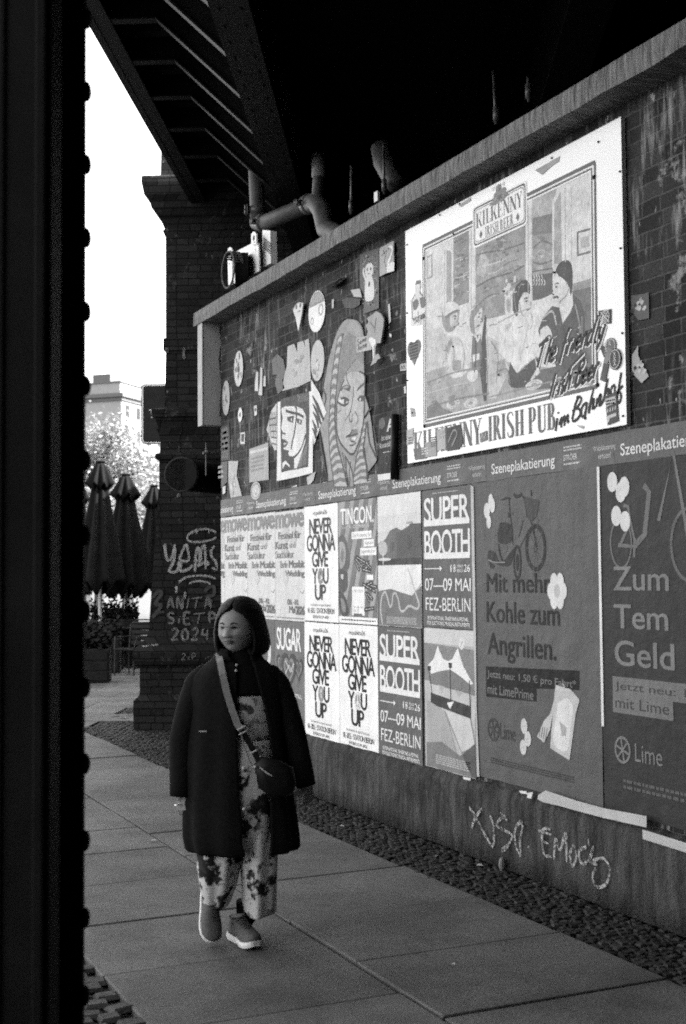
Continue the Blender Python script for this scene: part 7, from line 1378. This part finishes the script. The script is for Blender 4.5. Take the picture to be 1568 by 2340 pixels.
# socks and shoes
shoe_m = grain('shoe_mesh', .085, .3, 120, .75, .3, .001); sole_m = grain('shoe_sole', .62, .06, 20, .5); lace_m = grain('lace', .05, .3, 60)
def make_shoe(M):
    Ls = .252; sec = [(0, .030, .055), (.03, .052, .080), (.1, .066, .092), (.2, .070, .097), (.3, .071, .098), (.38, .074, .090), (.5, .082, .074), (.62, .090, .060), (.74, .094, .052), (.85, .088, .045), (.93, .070, .037), (.98, .044, .028), (1.0, .020, .020)]
    spring = lambda s: .016 * max(0, (s - .7) / .3) ** 2
    rings = [[M @ Vector((w / 2 * (abs(math.cos(a)) ** .75) * (1 if math.cos(a) > 0 else -1) + .006 * math.sin(s * 3.1), s * Ls, .022 + spring(s) + h * math.sin(a) ** .8 if math.sin(a) > 0 else .022 + spring(s))) for a in [math.pi * k / 16 for k in range(17)]] for s, w, h in sec]
    m = MB(); m.loft(rings); sh = m.build('shoe', shoe_m, woman, smooth=True)
    m = MB(); rings = []
    for s, w, h in sec:
        hw = w / 2 + .006; z0 = spring(s) * 1.1 + (.004 if .4 < s < .6 else 0); z1 = z0 + .031 - .005 * s; s2 = s * 1.03 - .012; xo = .006 * math.sin(s * 3.1); rings.append([M @ Vector((x + xo, s2 * Ls, z)) for x, z in ((-hw * .93, z0), (hw * .93, z0), (hw * 1.02, (z0 + z1) / 2), (hw * .97, z1), (-hw * .97, z1), (-hw * 1.02, (z0 + z1) / 2))])
    m.loft(rings); m.build('sole', sole_m, sh, smooth=False)
    for k in range(5):
        s = .40 + k * .062; w = .050 - k * .002; zt = .022 + (.090, .082, .074, .066, .060)[k]
        m = MB(); m.tube([M @ Vector((-w / 2, s * Ls, zt - .014)), M @ Vector((-w / 4, s * Ls + .002, zt - .001)), M @ Vector((w / 4, s * Ls + .004, zt - .001)), M @ Vector((w / 2, s * Ls + .006, zt - .014))], .003, 6); m.build('lace', lace_m, sh)
    m = MB(); m.tube([M @ Vector((.03 * math.cos(a), .058 + .042 * math.sin(a), .112 + .010 * math.sin(a))) for a in [2 * math.pi * k / 20 for k in range(21)]], .009, 8); m.build('shoe_collar', grain('shoe_lining', .22, .2, 60), sh, smooth=True)
    return sh
h_ = L(531, 2137, .04); h_.z = .0; tdir = Vector((.50, -.86, 0)).normalized(); M1_ = Matrix.Translation(h_) @ Matrix((( -tdir.y, tdir.x, 0, 0), (tdir.x, tdir.y, 0, 0), (0, 0, 1, 0), (0, 0, 0, 1)))
M1_ = Matrix.Translation(h_) @ Matrix(((-tdir.y, tdir.x, 0), (tdir.x, tdir.y, 0), (0, 0, 1))).to_4x4()
sh1 = make_shoe(M1_)
toe = L(484, 2150, -.06); d_ = Vector((.10, -.40, -.90)).normalized(); n_ = Vector((.28, -.84, .40)); n_ = (n_ - d_ * n_.dot(d_)).normalized(); xr_ = d_.cross(n_)
M2_ = Matrix(((xr_.x, d_.x, n_.x, 0), (xr_.y, d_.y, n_.y, 0), (xr_.z, d_.z, n_.z, 0), (0, 0, 0, 1))); M2_.translation = toe - d_ * .245
zmin = min((M2_ @ Vector((x, .25, z))).z for x in (-.03, .03) for z in (0, .03)); M2_.translation.z += .003 - zmin if zmin < .003 else 0
sh2 = make_shoe(M2_)
m = MB(); m.tube([M1_ @ Vector((0, .062, .05)), L(562, 2095, .02), L(564, 2060, .01)], [.042, .047, .050], 18); m.build('sock', black_m, woman, smooth=True)
m = MB(); m.tube([M2_ @ Vector((0, .075, .06)), M2_ @ Vector((0, .04, .13)), L(490, 2040, .10)], [.040, .042, .05], 18); m.build('sock', black_m, woman, smooth=True)
m = MB(); q = L(405, 1838, -.075); m.tube([q + Vector((.010 * math.cos(a), .010 * math.sin(a), .002 * math.cos(a))) for a in [2 * math.pi * k / 16 for k in range(17)]], .0028, 6); m.build('ring', grain('silver', .6, .05, 9, .2, metal=.8), woman)
# her shoulder bag: a thing of its own
lth = grain('strap_leather', .16, .25, 40, .5); lth2 = grain('bag_leather', .006, .4, 30, .45)
bagp = [L(560, 1650, -.2)]; bag = empty('shoulder_bag', WM @ L(630, 1800, -.22), -YAW, 'dark leather shoulder bag hanging from a grey strap across the coat', 'bag')
def bpart_(name, mb, mat, par=None, sm=False):
    o = mb.build(name, mat, smooth=sm); o.matrix_world = WM; o.parent = bag if par is None else par; o.matrix_parent_inverse = (Matrix.Translation(bag.location) @ Matrix.Rotation(-YAW, 4, 'Z')).inverted(); return o
def strap(mb, pts, w):
    P_ = [Vector(p) for p in pts]; f = []
    rings = []
    for i, p in enumerate(P_):
        t = (P_[min(i + 1, len(P_) - 1)] - P_[max(i - 1, 0)]).normalized(); s_ = t.cross(Vector((0, -1, 0))).normalized() * w / 2; k = Vector((0, -.003, 0)); rings.append([p - s_ + k, p + s_ + k, p + s_ - k, p - s_ - k])
    mb.loft(rings)
m = MB(); strap(m, [L(505, 1484, .05), L(499, 1492, -.04), L(503, 1510, -.115), L(509, 1540, -.160), L(518, 1580, -.176), L(530, 1620, -.186), L(543, 1655, -.194), L(553, 1668, -.197)], .031); bpart_('strap', m, lth)
m = MB(); strap(m, [L(552, 1667, -.198), L(568, 1693, -.200), L(582, 1718, -.204), L(592, 1740, -.21), L(600, 1762, -.215)], .026); bpart_('lower_strap', m, lth2)
for px, py, s_ in ((551, 1663, .038), (555, 1674, .038), (580, 1717, .032)):
    m = MB(); p = L(px, py, -.207); a = Vector((.85, 0, .45)).normalized() * s_ / 2; m.tube([p - a, p + a], .0035, 6); bpart_('buckle', m, bright)
m = MB(); m.tube([L(552, 1672, -.204), L(556, 1700, -.204), L(570, 1735, -.206), L(600, 1800, -.21)], .003, 6); bpart_('cord', m, lth)
bo = [(583, 1745), (600, 1728), (640, 1736), (668, 1752), (676, 1790), (668, 1815), (625, 1822), (592, 1800)]; fr_ = [L(x, y, -.245) for x, y in bo]; mid = [L(x + (x - 630) * .04, y, -.215) for x, y in bo]; ba = [L(x, y, -.175) for x, y in bo]
m = MB(); cpt = sum(fr_, Vector()) / 8; m.loft([[cpt + (p - cpt) * .55 + Vector((0, -.012, 0)) for p in fr_], [cpt + (p - cpt) * .92 for p in fr_], mid, ba]); bpart_('pouch', m, lth2, sm=True)
m = MB(); m.tube([L(593, 1752, -.25), L(614, 1768, -.258), L(622, 1772, -.255)], .004, 6); m.sphere(L(583, 1752, -.25), .007, 8, 6); bpart_('fitting', m, bright)
for o in list(scene.objects):
    if '_c' in o: del o['_c']
    if '_e' in o: del o['_e']
